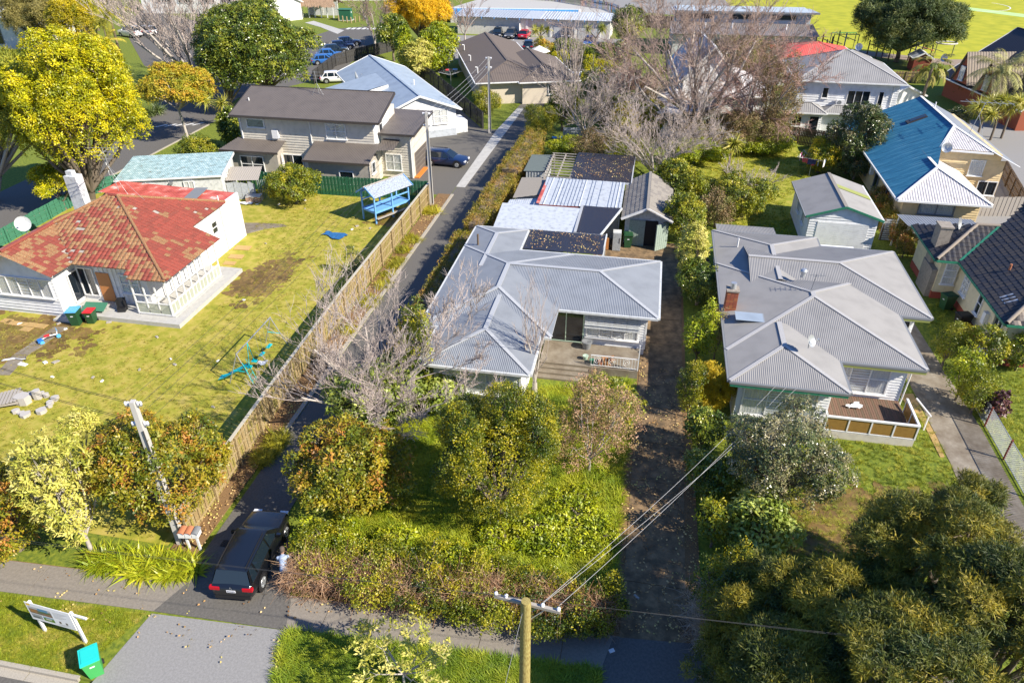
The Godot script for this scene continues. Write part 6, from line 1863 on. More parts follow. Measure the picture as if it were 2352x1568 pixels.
# a leafless tree: base pixel, top and width in pixels
func bare_tree(called, label, bxp, by, cx, cy, rx, ry, o = {}):
	var p = g(bxp, by)
	var hc = maxf(height_at(p, cy), 0.5)
	var mp: float = mpp(p + Vector3.UP * hc)
	var r: float = rx * mp
	var top: float = height_at(p, cy - ry)
	if o.has("top"): top = o.top
	var t = thing(called, label, "tree", p)
	var c: Vector3 = g(cx, cy, hc) - p
	var tr = MB.new()
	var tw = MB.new()
	var depth: int = o.get("depth", 5)
	var stack: Array = []
	var stems: int = o.get("stems", 5)
	var r0: float = o.get("r0", clampf(top * 0.022, 0.04, 0.22))
	var fork: float = top * o.get("fork", 0.2)
	tr.tube(Vector3(0, -0.1, 0), Vector3(c.x * 0.06, fork, c.z * 0.06), r0 * 1.3, r0, 8)
	for k in stems:
		var a: float = TAU * (k + R.randf_range(-0.25, 0.25)) / stems
		var tgt: Vector3 = Vector3(c.x + cos(a) * r * o.get("reach", 0.62), lerpf(hc, top, R.randf_range(0.1 if o.has("reach") else 0.25, 0.8)), c.z + sin(a) * r * o.get("reach", 0.62))
		var st: Vector3 = Vector3(c.x * 0.06, fork * R.randf_range(0.85, 1.0), c.z * 0.06)
		var d: Vector3 = (tgt - st)
		stack.append([st, d.normalized(), d.length() * 0.85, r0 * R.randf_range(0.5, 0.75), 0])
	var kids: int = o.get("kids", 5)
	var upb: float = o.get("up", 0.25)
	var count: int = 0
	var head: int = 0
	while head < stack.size() and count < o.get("most", 5200):
		var e = stack[head]
		head += 1
		var q: Vector3 = e[0]
		var d: Vector3 = e[1]
		var ln: float = e[2]
		var rad: float = e[3]
		var dep: int = e[4]
		count += 1
		var segs: int = 3 if dep < 3 else 2
		for s in segs:
			var wob: float = o.get("wob", 0.22)
			d = (d + Vector3(R.randf_range(-1, 1), R.randf_range(-0.8, 1) + upb * 0.4, R.randf_range(-1, 1)) * wob).normalized()
			var q2: Vector3 = q + d * ln / segs
			var ra: float = rad * (1.0 - 0.55 * s / segs)
			var rb: float = rad * (1.0 - 0.55 * (s + 1) / segs)
			if dep == 0: tr.tube(q, q2, ra, rb, 6)
			else: tw.tube(q, q2, ra, rb, 4 if dep < 2 else 3)
			if dep < depth:
				var nk: int = kids / segs + (1 if s == segs - 1 else 0)
				for j in nk:
					var sp: float = R.randf_range(0.45, 1.0)
					var nd: Vector3 = (d + Vector3(R.randf_range(-1, 1), R.randf_range(-0.5, 1) * 0.8 + upb, R.randf_range(-1, 1)) * sp).normalized()
					stack.append([q.lerp(q2, R.randf_range(0.3, 1.0)), nd, ln * R.randf_range(0.42, 0.68), maxf(rb * R.randf_range(0.4, 0.65), o.get("rmin", 0.006)), dep + 1])
			q = q2
	obj(t, "trunk", tr, o.get("bark", "bark_pale"))
	obj(t, "branches", tw, o.get("twig", "twig"))
	return t

func hedge_box(called, label, a: Vector3, b: Vector3, w: float, h: float, sp: String, dens = 1.0, pal = []):
	var s = SP[sp]
	var t = thing(called, label, "hedge", (a + b) * 0.5, atan2(-(b - a).z, (b - a).x))
	var ln: float = a.distance_to(b)
	var n: int = int((ln * w + 2.0 * ln * h) * s[3] * dens)
	var xf: Array = []
	var cols = PackedColorArray()
	for i in n:
		var u: float = R.randf_range(-0.5, 0.5) * ln
		var f: float = R.randf() * (w + 2.0 * h)
		var p: Vector3
		var y: Vector3
		var hh: float = h + noise.get_noise_2d(u * 2.0 + a.x, 7.0) * 0.25
		var dep: float = pow(R.randf(), 2.0) * 0.3
		if f < w:
			p = Vector3(u, hh - dep, f - w * 0.5)
			y = Vector3.UP
		elif f < w + h:
			p = Vector3(u, (f - w) / h * hh, w * 0.5 - dep)
			y = Vector3(0, 0.3, 1)
		else:
			p = Vector3(u, (f - w - h) / h * hh, -w * 0.5 + dep)
			y = Vector3(0, 0.3, -1)
		var wave: float = noise.get_noise_3d(u * 1.6, p.y * 1.6, f) * 0.2
		p += Vector3(0, 0, wave)
		xf.append(Transform3D(frame((y + Vector3(R.randf_range(-1, 1), R.randf_range(-1, 1), R.randf_range(-1, 1)) * 0.5).normalized(), s[2] * R.randf_range(0.7, 1.3)), p))
		cols.append(tone(t.position + p, pal if pal else s[5]))
	put_copies(t, "foliage", s[0], s[1], xf, cols, true)
	bx(t, "stems", Vector3(0, h * 0.45, 0), Vector3(ln - 0.5, h * 0.86, maxf(w - 0.7, 0.15)), "hedge_core")
	return t

func grass_patch(called, label, poly: Array, per: float, mesh, sc: float, pal: Array, lift = 0.0, gate = -1.0):
	var mi = Vector2(1e9, 1e9)
	var ma = Vector2(-1e9, -1e9)
	for p in poly:
		mi = mi.min(p)
		ma = ma.max(p)
	var pp = PackedVector2Array(poly)
	var n: int = int((ma.x - mi.x) * (ma.y - mi.y) * per)
	var xf: Array = []
	var cols = PackedColorArray()
	for i in n:
		var q = Vector2(R.randf_range(mi.x, ma.x), R.randf_range(mi.y, ma.y))
		if not Geometry2D.is_point_in_polygon(q, pp): continue
		if noise.get_noise_2d(q.x * 3.0, q.y * 3.0) < gate: continue
		var p = Vector3(q.x, lift, q.y)
		xf.append(Transform3D(Basis(Vector3.UP, R.randf() * TAU).scaled(Vector3.ONE * sc * R.randf_range(0.6, 1.35)), p))
		cols.append(tone(p, pal))
	var o = put_copies(self, numbered(called), mesh, "leaf_dull", xf, cols, true)
	o.set_meta("label", label)
	o.set_meta("category", "grass")

func cordyline(label, p: Vector3, h: float, heads: int, hr: float, group = "cabbage trees", pal = []):
	var t = thing("cabbage_tree", label, "tree", p, R.randf() * 6.0, group)
	var tr = MB.new()
	var xf: Array = []
	var cols = PackedColorArray()
	var msh = blades("b_cord", 26, 0.75, 0.055, 0.03, -0.5, 3)
	if not pal: pal = [Color(0.14, 0.17, 0.02), Color(0.30, 0.30, 0.03), Color(0.42, 0.38, 0.08)]
	var f = Vector3(0, h * (0.55 if heads > 1 else 0.9), 0)
	tr.tube(Vector3(0, -0.05, 0), f, 0.14, 0.1, 7)
	for k in heads:
		var e: Vector3 = Vector3(cos(k * 2.4) * hr * 0.9, h * R.randf_range(0.75, 1.0), sin(k * 2.4) * hr * 0.9) if heads > 1 else Vector3(0, h, 0)
		tr.tube(f, e, 0.09, 0.06, 6)
		for j in 5:
			xf.append(Transform3D(frame((Vector3.UP + dir_on_sphere() * 0.9).normalized(), hr / 0.75 * R.randf_range(0.85, 1.15)), e))
			cols.append(tone(p + e + dir_on_sphere(), pal, 0.4))
	obj(t, "trunk", tr, "bark")
	while xf.size() < 9:
		xf.append(Transform3D(frame(dir_on_sphere(), hr / 0.75), Vector3(0, h, 0)))
		cols.append(pal[0])
	put_copies(t, "leaf_heads", msh, "leaf", xf, cols, true)
	return t

func palm(label, p: Vector3, h: float, r: float, n: int, feather: bool, pal: Array):
	var t = thing("palm", label, "palm", p)
	var tr = MB.new()
	tr.tube(Vector3(0, -0.05, 0), Vector3(0.1, h, 0), 0.2, 0.16, 8)
	obj(t, "trunk", tr, "bark")
	for k in n:
		var a: float = k * 2.399
		var el: float = lerpf(1.1, -0.7, float(k) / n)
		var b = MB.new()
		var q: Vector3 = Vector3(0.1, h, 0)
		var hd: Vector3 = Vector3(cos(a), 0, sin(a))
		var side: Vector3 = Vector3(-hd.z, 0, hd.x)
		var c: Color = tone(p + hd * k, pal, 0.4)
		var segs: int = 7
		for s in segs:
			var e: float = el - 1.3 * pow(float(s) / segs, 1.4)
			var d: Vector3 = hd * cos(e) + Vector3.UP * sin(e)
			var q2: Vector3 = q + d * r / segs
			b.col = Color(c.r * 0.9, c.g * 0.8, c.b)
			b.tube(q, q2, 0.025, 0.015, 3)
			if feather or s > 3:
				var up: Vector3 = side.cross(d)
				for j in 5:
					for sg in [-1.0, 1.0]:
						b.col = Color(c.r, c.g, c.b) * R.randf_range(0.7, 1.25)
						var st: Vector3 = q.lerp(q2, j / 5.0)
						var ld: Vector3 = (side * sg + d * (0.6 if feather else 1.4) - up * 0.1 + Vector3.DOWN * R.randf_range(0.2, 0.6)).normalized()
						leaf(b, st, ld, up, r * (0.28 if feather else 0.4) * (1.0 - 0.5 * absf(s - 3.0) / 4.0), 0.07 if feather else 0.1, 0.3)
			q = q2
		obj(t, "frond", b, "leaf_dull")
	return t

func build_trees():
	mat("hedge_core", Color(0.2, 0.15, 0.1), 0.95)
	species()
	# the left corner by the footpath
	plant("hedge_shrub", "orange tipped glossy shrub at the left edge behind the footpath", "shrub", "", "photinia", 45, 1165, 120, 130, 1262, {"lobes": 14, "ls": 0.36})
	plant("hedge_shrub", "large orange and olive shrub behind the concrete power pole", "shrub", "", "photinia", 402, 1080, 146, 138, 1196, {"lobes": 16, "ls": 0.34})
	plant("pale_tree", "pale yellow green tree leaning over the footpath beside the pole", "tree", "", "pale", 212, 1140, 90, 165, 1270, {"lobes": 16, "ls": 0.36, "bark": "bark_pale", "b": 3.0, "tr": 0.09, "shell": 0.5, "low": -0.95})
	plant("pale_tree", "slender pale green sapling top above the orange shrubs", "tree", "", "pale", 250, 985, 38, 50, 1150, {"lobes": 4, "bark": "bark_pale", "d": 0.8, "tr": 0.05, "b": 0.9})
	# overgrown front garden
	var hg = "overgrown front hedge shrubs"
	var hl = ["leafy hedge shrub beside the black wagon and the bending person", "second tangled hedge shrub from the black wagon", "middle tangled hedge shrub above the brown canes", "tangled hedge shrub between the round dark bush and the footpath", "dark hedge shrub behind the timber pole crossarm", "dark hedge shrub at the corner of the concrete drive", "small dark hedge shrub beside the concrete drive leaf litter"]
	var hi = 0
	for q in [[755, 1200, 85, 72, 1302], [850, 1228, 105, 75, 1338], [985, 1245, 115, 70, 1358], [1120, 1270, 110, 70, 1380], [1245, 1318, 95, 70, 1412], [1335, 1365, 70, 72, 1436], [1400, 1330, 45, 60, 1400]]:
		plant("hedge_shrub", hl[hi], "shrub", hg, ["olive", "olive", "dark", "olive", "dark", "dark", "dark"][hi], q[0], q[1], q[2], q[3], q[4], {"lobes": 14, "ls": 0.34, "spread": 0.5, "tall": 1.6})
		hi += 1
	for q in [[705, 1150, 42, 40, 1215], [790, 1165, 70, 40, 1235], [915, 1190, 85, 38, 1262], [1050, 1195, 85, 42, 1270]]:
		plant("hedge_shrub", "twiggy sunlit shrub on top of the tangled front hedge", "shrub", hg, "bright", q[0], q[1], q[2], q[3], q[4] + 40, {"lobes": 7, "spread": 0.5, "d": 0.8, "tall": 1.3})
	bramble("bramble", "dry brown bramble tangle along the foot of the front hedge", px_poly([[655, 1360], [690, 1315], [900, 1345], [1150, 1375], [1400, 1420], [1400, 1460], [1150, 1425], [900, 1400]]), 1.25, 2600, [Color(0.22, 0.11, 0.05), Color(0.38, 0.21, 0.11), Color(0.5, 0.33, 0.2)])
	plant("hedge_shrub", "orange tipped shrub between the driveway and the round dark bush", "shrub", "", "photinia", 822, 1055, 142, 100, 1165, {"lobes": 14, "ls": 0.36})
	plant("round_bush", "big round dark green bush in front of the bungalow", "shrub", "", "dark", 1145, 1048, 150, 150, 1196, {"lobes": 24, "ls": 0.27, "d": 1.7})
	plant("pink_shrub", "sparse pinkish brown shrub with pale twigs beside the concrete drive", "shrub", "", "pink", 1352, 965, 105, 100, 1085, {"lobes": 12, "bark": "bark_pale", "tr": 0.06})
	plant("pink_shrub", "thin green topped shrub below the porch railing", "shrub", "", "citrus", 1395, 890, 78, 45, 985, {"lobes": 8, "d": 0.45, "bark": "bark_pale", "tr": 0.05})
	for q in [[1330, 1140, 85, 45, 1190], [1240, 1195, 85, 38, 1235], [1365, 1200, 60, 42, 1245], [1160, 1215, 60, 30, 1250]]:
		plant("weed_clump", "lush bright green weeds in the front garden", "plant", "front garden weeds", "bright", q[0], q[1], q[2], q[3], q[4], {"lobes": 8, "tall": 0.7})
	plant("large_leaf_shrub", "shrub with large drooping light green leaves under the bare magnolia", "shrub", "", "large", 868, 868, 108, 46, 975, {"lobes": 8, "ls": 0.4})
	plant("climber", "leafy climber on top of the bare magnolia branches", "plant", "", "citrus", 965, 722, 52, 46, 930, {"lobes": 6, "d": 0.7})
	plant("large_leaf_shrub", "green leafy shrub by the bungalow front windows", "shrub", "", "large", 1015, 875, 60, 30, 935, {"lobes": 6, "d": 0.8})
	bare_tree("bare_tree", "bare pale twigged magnolia spreading over the driveway in front of the bungalow", 880, 965, 850, 815, 225, 160, {"stems": 11, "depth": 5, "kids": 5, "up": 0.12, "fork": 0.1, "most": 11000, "twig": "twig_pale", "rmin": 0.011, "top": 5.4, "reach": 0.8, "r0": 0.16, "wob": 0.26})
	bare_tree("bare_tree", "slim upright bare sapling by the porch steps", 1228, 905, 1228, 800, 42, 100, {"stems": 5, "depth": 3, "kids": 4, "up": 0.9, "fork": 0.15, "most": 700, "twig": "twig_pale", "rmin": 0.008, "wob": 0.1})
	# along the concrete drive
	var rg = "mixed shrubs beside the long concrete drive"
	plant("drive_shrub", "yellow green leafy shrub leaning on the gabled shed roof", "shrub", rg, "citrus", 1552, 410, 62, 50, 480, {"lobes": 9, "sc": 1.2})
	plant("drive_shrub", "glossy green shrub hiding the open shed door", "shrub", rg, "citrus", 1570, 485, 55, 45, 560, {"lobes": 9})
	plant("drive_shrub", "tall slim yellow leaved shrub by the black water tank", "shrub", rg, "pale", 1585, 585, 42, 62, 665, {"lobes": 8})
	plant("drive_shrub", "dark ferny shrub in shade below the water tank", "shrub", rg, "broad", 1600, 640, 55, 45, 700, {"lobes": 7, "sc": 0.6, "d": 2})
	plant("drive_shrub", "light green leafy shrub half way along the concrete drive", "shrub", rg, "bright", 1597, 750, 36, 75, 840, {"lobes": 9})
	plant("drive_shrub", "grey brown dry shrub beside the brick chimney house", "shrub", rg, "brown", 1640, 745, 26, 68, 825, {"lobes": 5, "sc": 0.6, "d": 1.5})
	plant("drive_shrub", "feathery dark green shrub next to the golden ball bush", "shrub", rg, "dark", 1578, 880, 30, 80, 960, {"lobes": 8})
	plant("golden_bush", "dense golden yellow ball shaped conifer", "shrub", "", "gold_small", 1632, 882, 44, 46, 940, {"lobes": 8, "ls": 0.35, "d": 1.3})
	plant("drive_shrub", "shaded dark green shrub below the golden bush", "shrub", rg, "broad", 1605, 985, 45, 60, 1045, {"lobes": 7, "sc": 0.55, "d": 2.4})
	plant("drive_shrub", "dark low shrub in shade at the middle of the drive", "shrub", rg, "broad", 1620, 1090, 65, 55, 1135, {"lobes": 7, "sc": 0.55, "d": 2.4})
	plant("silver_shrub", "broad grey green speckled shrub in front of the deck house", "shrub", "", "silver", 1785, 1038, 150, 116, 1160, {"lobes": 18, "ls": 0.34})
	plant("drive_shrub", "thin bright shrub by the overhead wires near the drive", "shrub", rg, "citrus", 1632, 1185, 45, 45, 1255, {"lobes": 6, "d": 0.6})
	plant("large_leaf_shrub", "pale large leaved shrub behind the dark conifers", "shrub", "", "large", 1735, 1190, 85, 48, 1265, {"lobes": 8})
	plant("drive_shrub", "dark shaded twiggy shrub at the foot of the concrete drive", "shrub", rg, "dark", 1650, 1360, 85, 95, 1470, {"lobes": 10, "d": 0.7})
	bramble("bramble", "long bare canes arching over the dark shrub by the drive", px_poly([[1570, 1420], [1720, 1430], [1740, 1500], [1590, 1500]]), 2.2, 500, [Color(0.30, 0.24, 0.18), Color(0.45, 0.38, 0.3)])
	# big dark conifers bottom right
	for q in [["tall totara conifer with golden tips beside the right driveway", 2150, 1320, 185, 170, 5.0], ["dark totara conifer crown leaning toward the street", 1990, 1450, 180, 130, 4.6], ["shaded totara conifer next to the foot of the concrete drive", 1790, 1430, 150, 125, 3.2], ["golden lit totara conifer at the right corner", 2300, 1450, 180, 160, 6.0], ["low dark totara conifer touching the bottom edge of the verge", 1690, 1540, 120, 80, 2.2], ["totara conifer at the street edge below the others", 2140, 1570, 220, 130, 6.5], ["dark totara conifer between the shaded one and the street", 1850, 1570, 160, 100, 5.0]]:
		plant("totara_tree", q[0], "tree", "", "totara", q[1], q[2], q[3], q[4], 0, {"hc": q[5], "lobes": 24, "ls": 0.3, "shell": 0.5})
	plant("totara_tree", "spire shaped golden tipped totara top beside the worn lawn", "tree", "", "totara", 2215, 1195, 70, 100, 0, {"hc": 4.0, "lobes": 14, "ls": 0.3, "b": 1.9, "free": true})
	plant("totara_tree", "dark totara side crown behind the tall golden tipped one", "tree", "", "totara", 2070, 1235, 60, 60, 0, {"hc": 3.2, "lobes": 9, "ls": 0.35})
	plant("street_tree", "thin young street tree with sparse yellow leaves on the verge", "tree", "", "pale", 920, 1495, 120, 68, 0, {"hc": 2.0, "d": 0.3, "lobes": 9, "bark": "bark_pale", "tr": 0.05, "fork": 0.35, "free": true})
	# clipped hedge between driveway and bungalow
	var hp = [Color(0.12, 0.12, 0.008), Color(0.23, 0.19, 0.012), Color(0.33, 0.19, 0.05)]
	hedge_box("clipped_hedge", "clipped olive hedge beside the bungalow wall along the driveway", Vector3(-12.6, 0, -32.0), Vector3(-12.7, 0, -49.0), 1.5, 1.7, "olive", 0.9, hp)
	hedge_box("clipped_hedge", "clipped reddish hedge beside the carport and workshop roofs", Vector3(-12.3, 0, -49.6), Vector3(-12.1, 0, -61.0), 1.8, 2.1, "olive", 0.8, hp)
	hedge_box("clipped_hedge", "tall clipped hedge at the far end of the driveway", Vector3(-12.0, 0, -61.4), Vector3(-11.4, 0, -73.5), 2.0, 2.4, "olive", 0.7, hp)
	plant("round_bush", "orange fruited round shrub against the green fence", "shrub", "", "citrus", 680, 424, 62, 42, 466, {"lobes": 12, "ls": 0.36})
	plant("low_shrub", "small sprawling dark shrub on the lawn by the paling fence", "shrub", "", "camellia", 815, 602, 30, 34, 634, {"lobes": 6, "d": 0.5, "sc": 0.7})
	var tuft = blades("b_tuft", 34, 0.55, 0.03, 0.12, 0.3, 3)
	for q in [[842, 700, 1.0], [878, 655, 1.0], [892, 632, 0.8], [930, 577, 1.0], [948, 553, 1.1], [912, 602, 0.9], [990, 487, 1.2], [905, 615, 0.8], [800, 760, 0.9], [850, 690, 0.9], [640, 1010, 1.0], [610, 1050, 1.1], [625, 1030, 0.8]]:
		var t = thing("grass_clump", "yellow green tussock clump in the bed beside the driveway", "plant", g(q[0], q[1]), R.randf() * 6.0, "driveway bed tussocks")
		var xf: Array = []
		var cols = PackedColorArray()
		for k in 22:
			var pp = Vector3(R.randf_range(-0.5, 0.5), 0, R.randf_range(-0.5, 0.5)) * q[2]
			xf.append(Transform3D(frame(Vector3(pp.x * 0.7, 1, pp.z * 0.7).normalized(), q[2] * R.randf_range(0.8, 1.3)), pp))
			cols.append(tone(t.position + pp, [Color(0.16, 0.17, 0.006), Color(0.28, 0.26, 0.01), Color(0.36, 0.32, 0.02)]))
		put_copies(t, "blades", tuft, "leaf_dull", xf, cols, true)
	var strap = blades("b_strap", 22, 0.95, 0.1, 0.1, 0.05, 5)
	for k in 11:
		var q = g(222 + k * 21.0, 1290 + k * 3.0 + R.randf_range(-12, 8))
		var t = thing("strappy_plant", "glossy strap leaved clump along the footpath below the pole", "plant", q, R.randf() * 6.0, "strap leaved border")
		var xf: Array = []
		var cols = PackedColorArray()
		for j in 14:
			var pp = Vector3(R.randf_range(-0.45, 0.45), 0.02, R.randf_range(-0.35, 0.35))
			xf.append(Transform3D(frame(Vector3(pp.x * 0.8, 1, pp.z * 0.8).normalized(), R.randf_range(0.75, 1.2)), pp))
			cols.append(tone(q + pp, [Color(0.15, 0.2, 0.008), Color(0.28, 0.31, 0.012), Color(0.4, 0.39, 0.02)]))
		put_copies(t, "leaves", strap, "leaf", xf, cols, true)
	soil_patch("brown worn earth on the lawn beside the tile roofed house terrace", g(610, 640), 1.4, 3.0, 200, -0.1)
	soil_patch("brown worn earth by the stepping stones at the lawn edge", g(45, 770), 4.0, 2.2, 220)
	soil_patch("worn brown earth on the front lawn of the deck house", g(2060, 1165), 3.4, 0.9, 260, 0.15)
	soil_patch("bare soil below the worn front lawn of the deck house", g(1960, 1230), 2.4, 1.0, 200, 0.1)
	soil_patch("bare earth round the blue play hut", g(905, 500), 1.5, 1.0, 130, 1.0)
	# grass that shows its blades
	var gb = blades("b_grass", 13, 0.3, 0.022, 0.13, 0.5, 2)
	grass_patch("verge_grass", "long bright grass on the verge in front of the footpath", [Vector2(-10.9, -12.3), Vector2(-11.6, -15.2), Vector2(0.2, -15.85), Vector2(0.2, -12.3)], 150, gb, 1.15, [Color(0.10, 0.17, 0.006), Color(0.19, 0.26, 0.008), Color(0.28, 0.31, 0.015)])
	grass_patch("verge_grass", "short mown verge around the sale board", [Vector2(-30, -12.2), Vector2(-30, -14.4), Vector2(-17.2, -14.95), Vector2(-18.3, -12.2)], 190, gb, 0.5, [Color(0.16, 0.21, 0.008), Color(0.26, 0.29, 0.01), Color(0.38, 0.33, 0.06)])
	grass_patch("garden_grass", "long bright grass between the front garden shrubs", [Vector2(-12, -17.2), Vector2(-12, -29.5), Vector2(0.4, -34.0), Vector2(0.5, -18.0)], 55, gb, 1.5, [Color(0.13, 0.2, 0.006), Color(0.26, 0.31, 0.008), Color(0.36, 0.36, 0.02)])
	grass_patch("lawn_grass", "worn dry lawn of the tile roofed house", [Vector2(-46, -18.4), Vector2(-18.6, -18.4), Vector2(-18.6, -57.4), Vector2(-31, -57.4), Vector2(-31, -50), Vector2(-27, -43), Vector2(-27, -33.5), Vector2(-46, -33)], 26, gb, 0.42, [Color(0.16, 0.17, 0.012), Color(0.28, 0.25, 0.025), Color(0.4, 0.33, 0.07)], 0.01, -0.25)
	grass_patch("lawn_grass", "patchy green lawn in front of the deck house", [Vector2(5, -18), Vector2(16, -23), Vector2(16, -35), Vector2(10, -31), Vector2(5, -31)], 45, gb, 0.7, [Color(0.13, 0.18, 0.008), Color(0.24, 0.27, 0.01), Color(0.34, 0.32, 0.03)], 0.0, -0.2)
	grass_patch("lawn_grass", "bright back lawn behind the garage", [Vector2(3, -62), Vector2(12, -54), Vector2(12.4, -64), Vector2(19, -78), Vector2(5, -80)], 24, gb, 0.7, [Color(0.16, 0.2, 0.008), Color(0.28, 0.29, 0.01), Color(0.38, 0.35, 0.03)], 0.0, -0.3)
	grass_patch("lawn_grass", "shaded lawn beside the cream cottage", [Vector2(18.9, -24), Vector2(30, -24), Vector2(30, -38.5), Vector2(20.5, -39), Vector2(20.5, -47), Vector2(18.6, -46), Vector2(18.8, -36)], 30, gb, 0.7, [Color(0.14, 0.19, 0.008), Color(0.25, 0.28, 0.01), Color(0.35, 0.34, 0.03)])

func soil_patch(label, c: Vector3, rx: float, rz: float, n: int, turn = 0.0):
	if not meshes.has("blotch"):
		var b = MB.new()
		for k in 6:
			var pts: Array = []
			var o = Vector3(R.randf_range(-0.3, 0.3), k * 0.002, R.randf_range(-0.3, 0.3))
			var s = R.randf_range(0.06, 0.2)
			for i in 7: pts.append(o + Vector3(cos(-i * TAU / 7.0), 0, sin(-i * TAU / 7.0)) * s * R.randf_range(0.6, 1.3))
			b.col = Color.WHITE * R.randf_range(0.75, 1.2)
			b.fan(pts)
		meshes["blotch"] = b.mesh()
	var xf: Array = []
	var cols = PackedColorArray()
	for i in n:
		var d = Vector3(R.randfn(0, 0.5) * rx, R.randf_range(0.014, 0.03), R.randfn(0, 0.5) * rz).rotated(Vector3.UP, turn)
		xf.append(Transform3D(Basis(Vector3.UP, R.randf() * TAU).scaled(Vector3(1, 0.3, 1) * R.randf_range(0.6, 1.5)), c + d))
		cols.append(tone(c + d, [Color(0.13, 0.08, 0.022), Color(0.2, 0.125, 0.04), Color(0.2, 0.16, 0.03)]))
	var o = put_copies(self, numbered("bare_earth"), meshes["blotch"], "leaf_dull", xf, cols, true)
	o.set_meta("label", label)
	o.set_meta("category", "earth")

func bramble(called, label, poly: Array, h: float, n: int, pal: Array):
	var mesh = stick_cluster("c_sticks", 9, 0.55, 0.007)
	var c = Vector2.ZERO
	for p in poly: c += p / poly.size()
	var t = thing(called, label, "plant", Vector3(c.x, 0, c.y))
	var mi = Vector2(1e9, 1e9)
	var ma = Vector2(-1e9, -1e9)
	for p in poly:
		mi = mi.min(p)
		ma = ma.max(p)
	var pp = PackedVector2Array(poly)
	var xf: Array = []
	var cols = PackedColorArray()
	var tries = 0
	while xf.size() < n and tries < n * 8:
		tries += 1
		var q = Vector2(R.randf_range(mi.x, ma.x), R.randf_range(mi.y, ma.y))
		if not Geometry2D.is_point_in_polygon(q, pp): continue
		var p = Vector3(q.x - c.x, R.randf() * h, q.y - c.y)
		xf.append(Transform3D(frame(dir_on_sphere(), R.randf_range(0.7, 1.4)), p))
		cols.append(tone(p, pal, 0.6))
	var o = put_copies(t, "canes", mesh, "twig_vc", xf, cols, true)

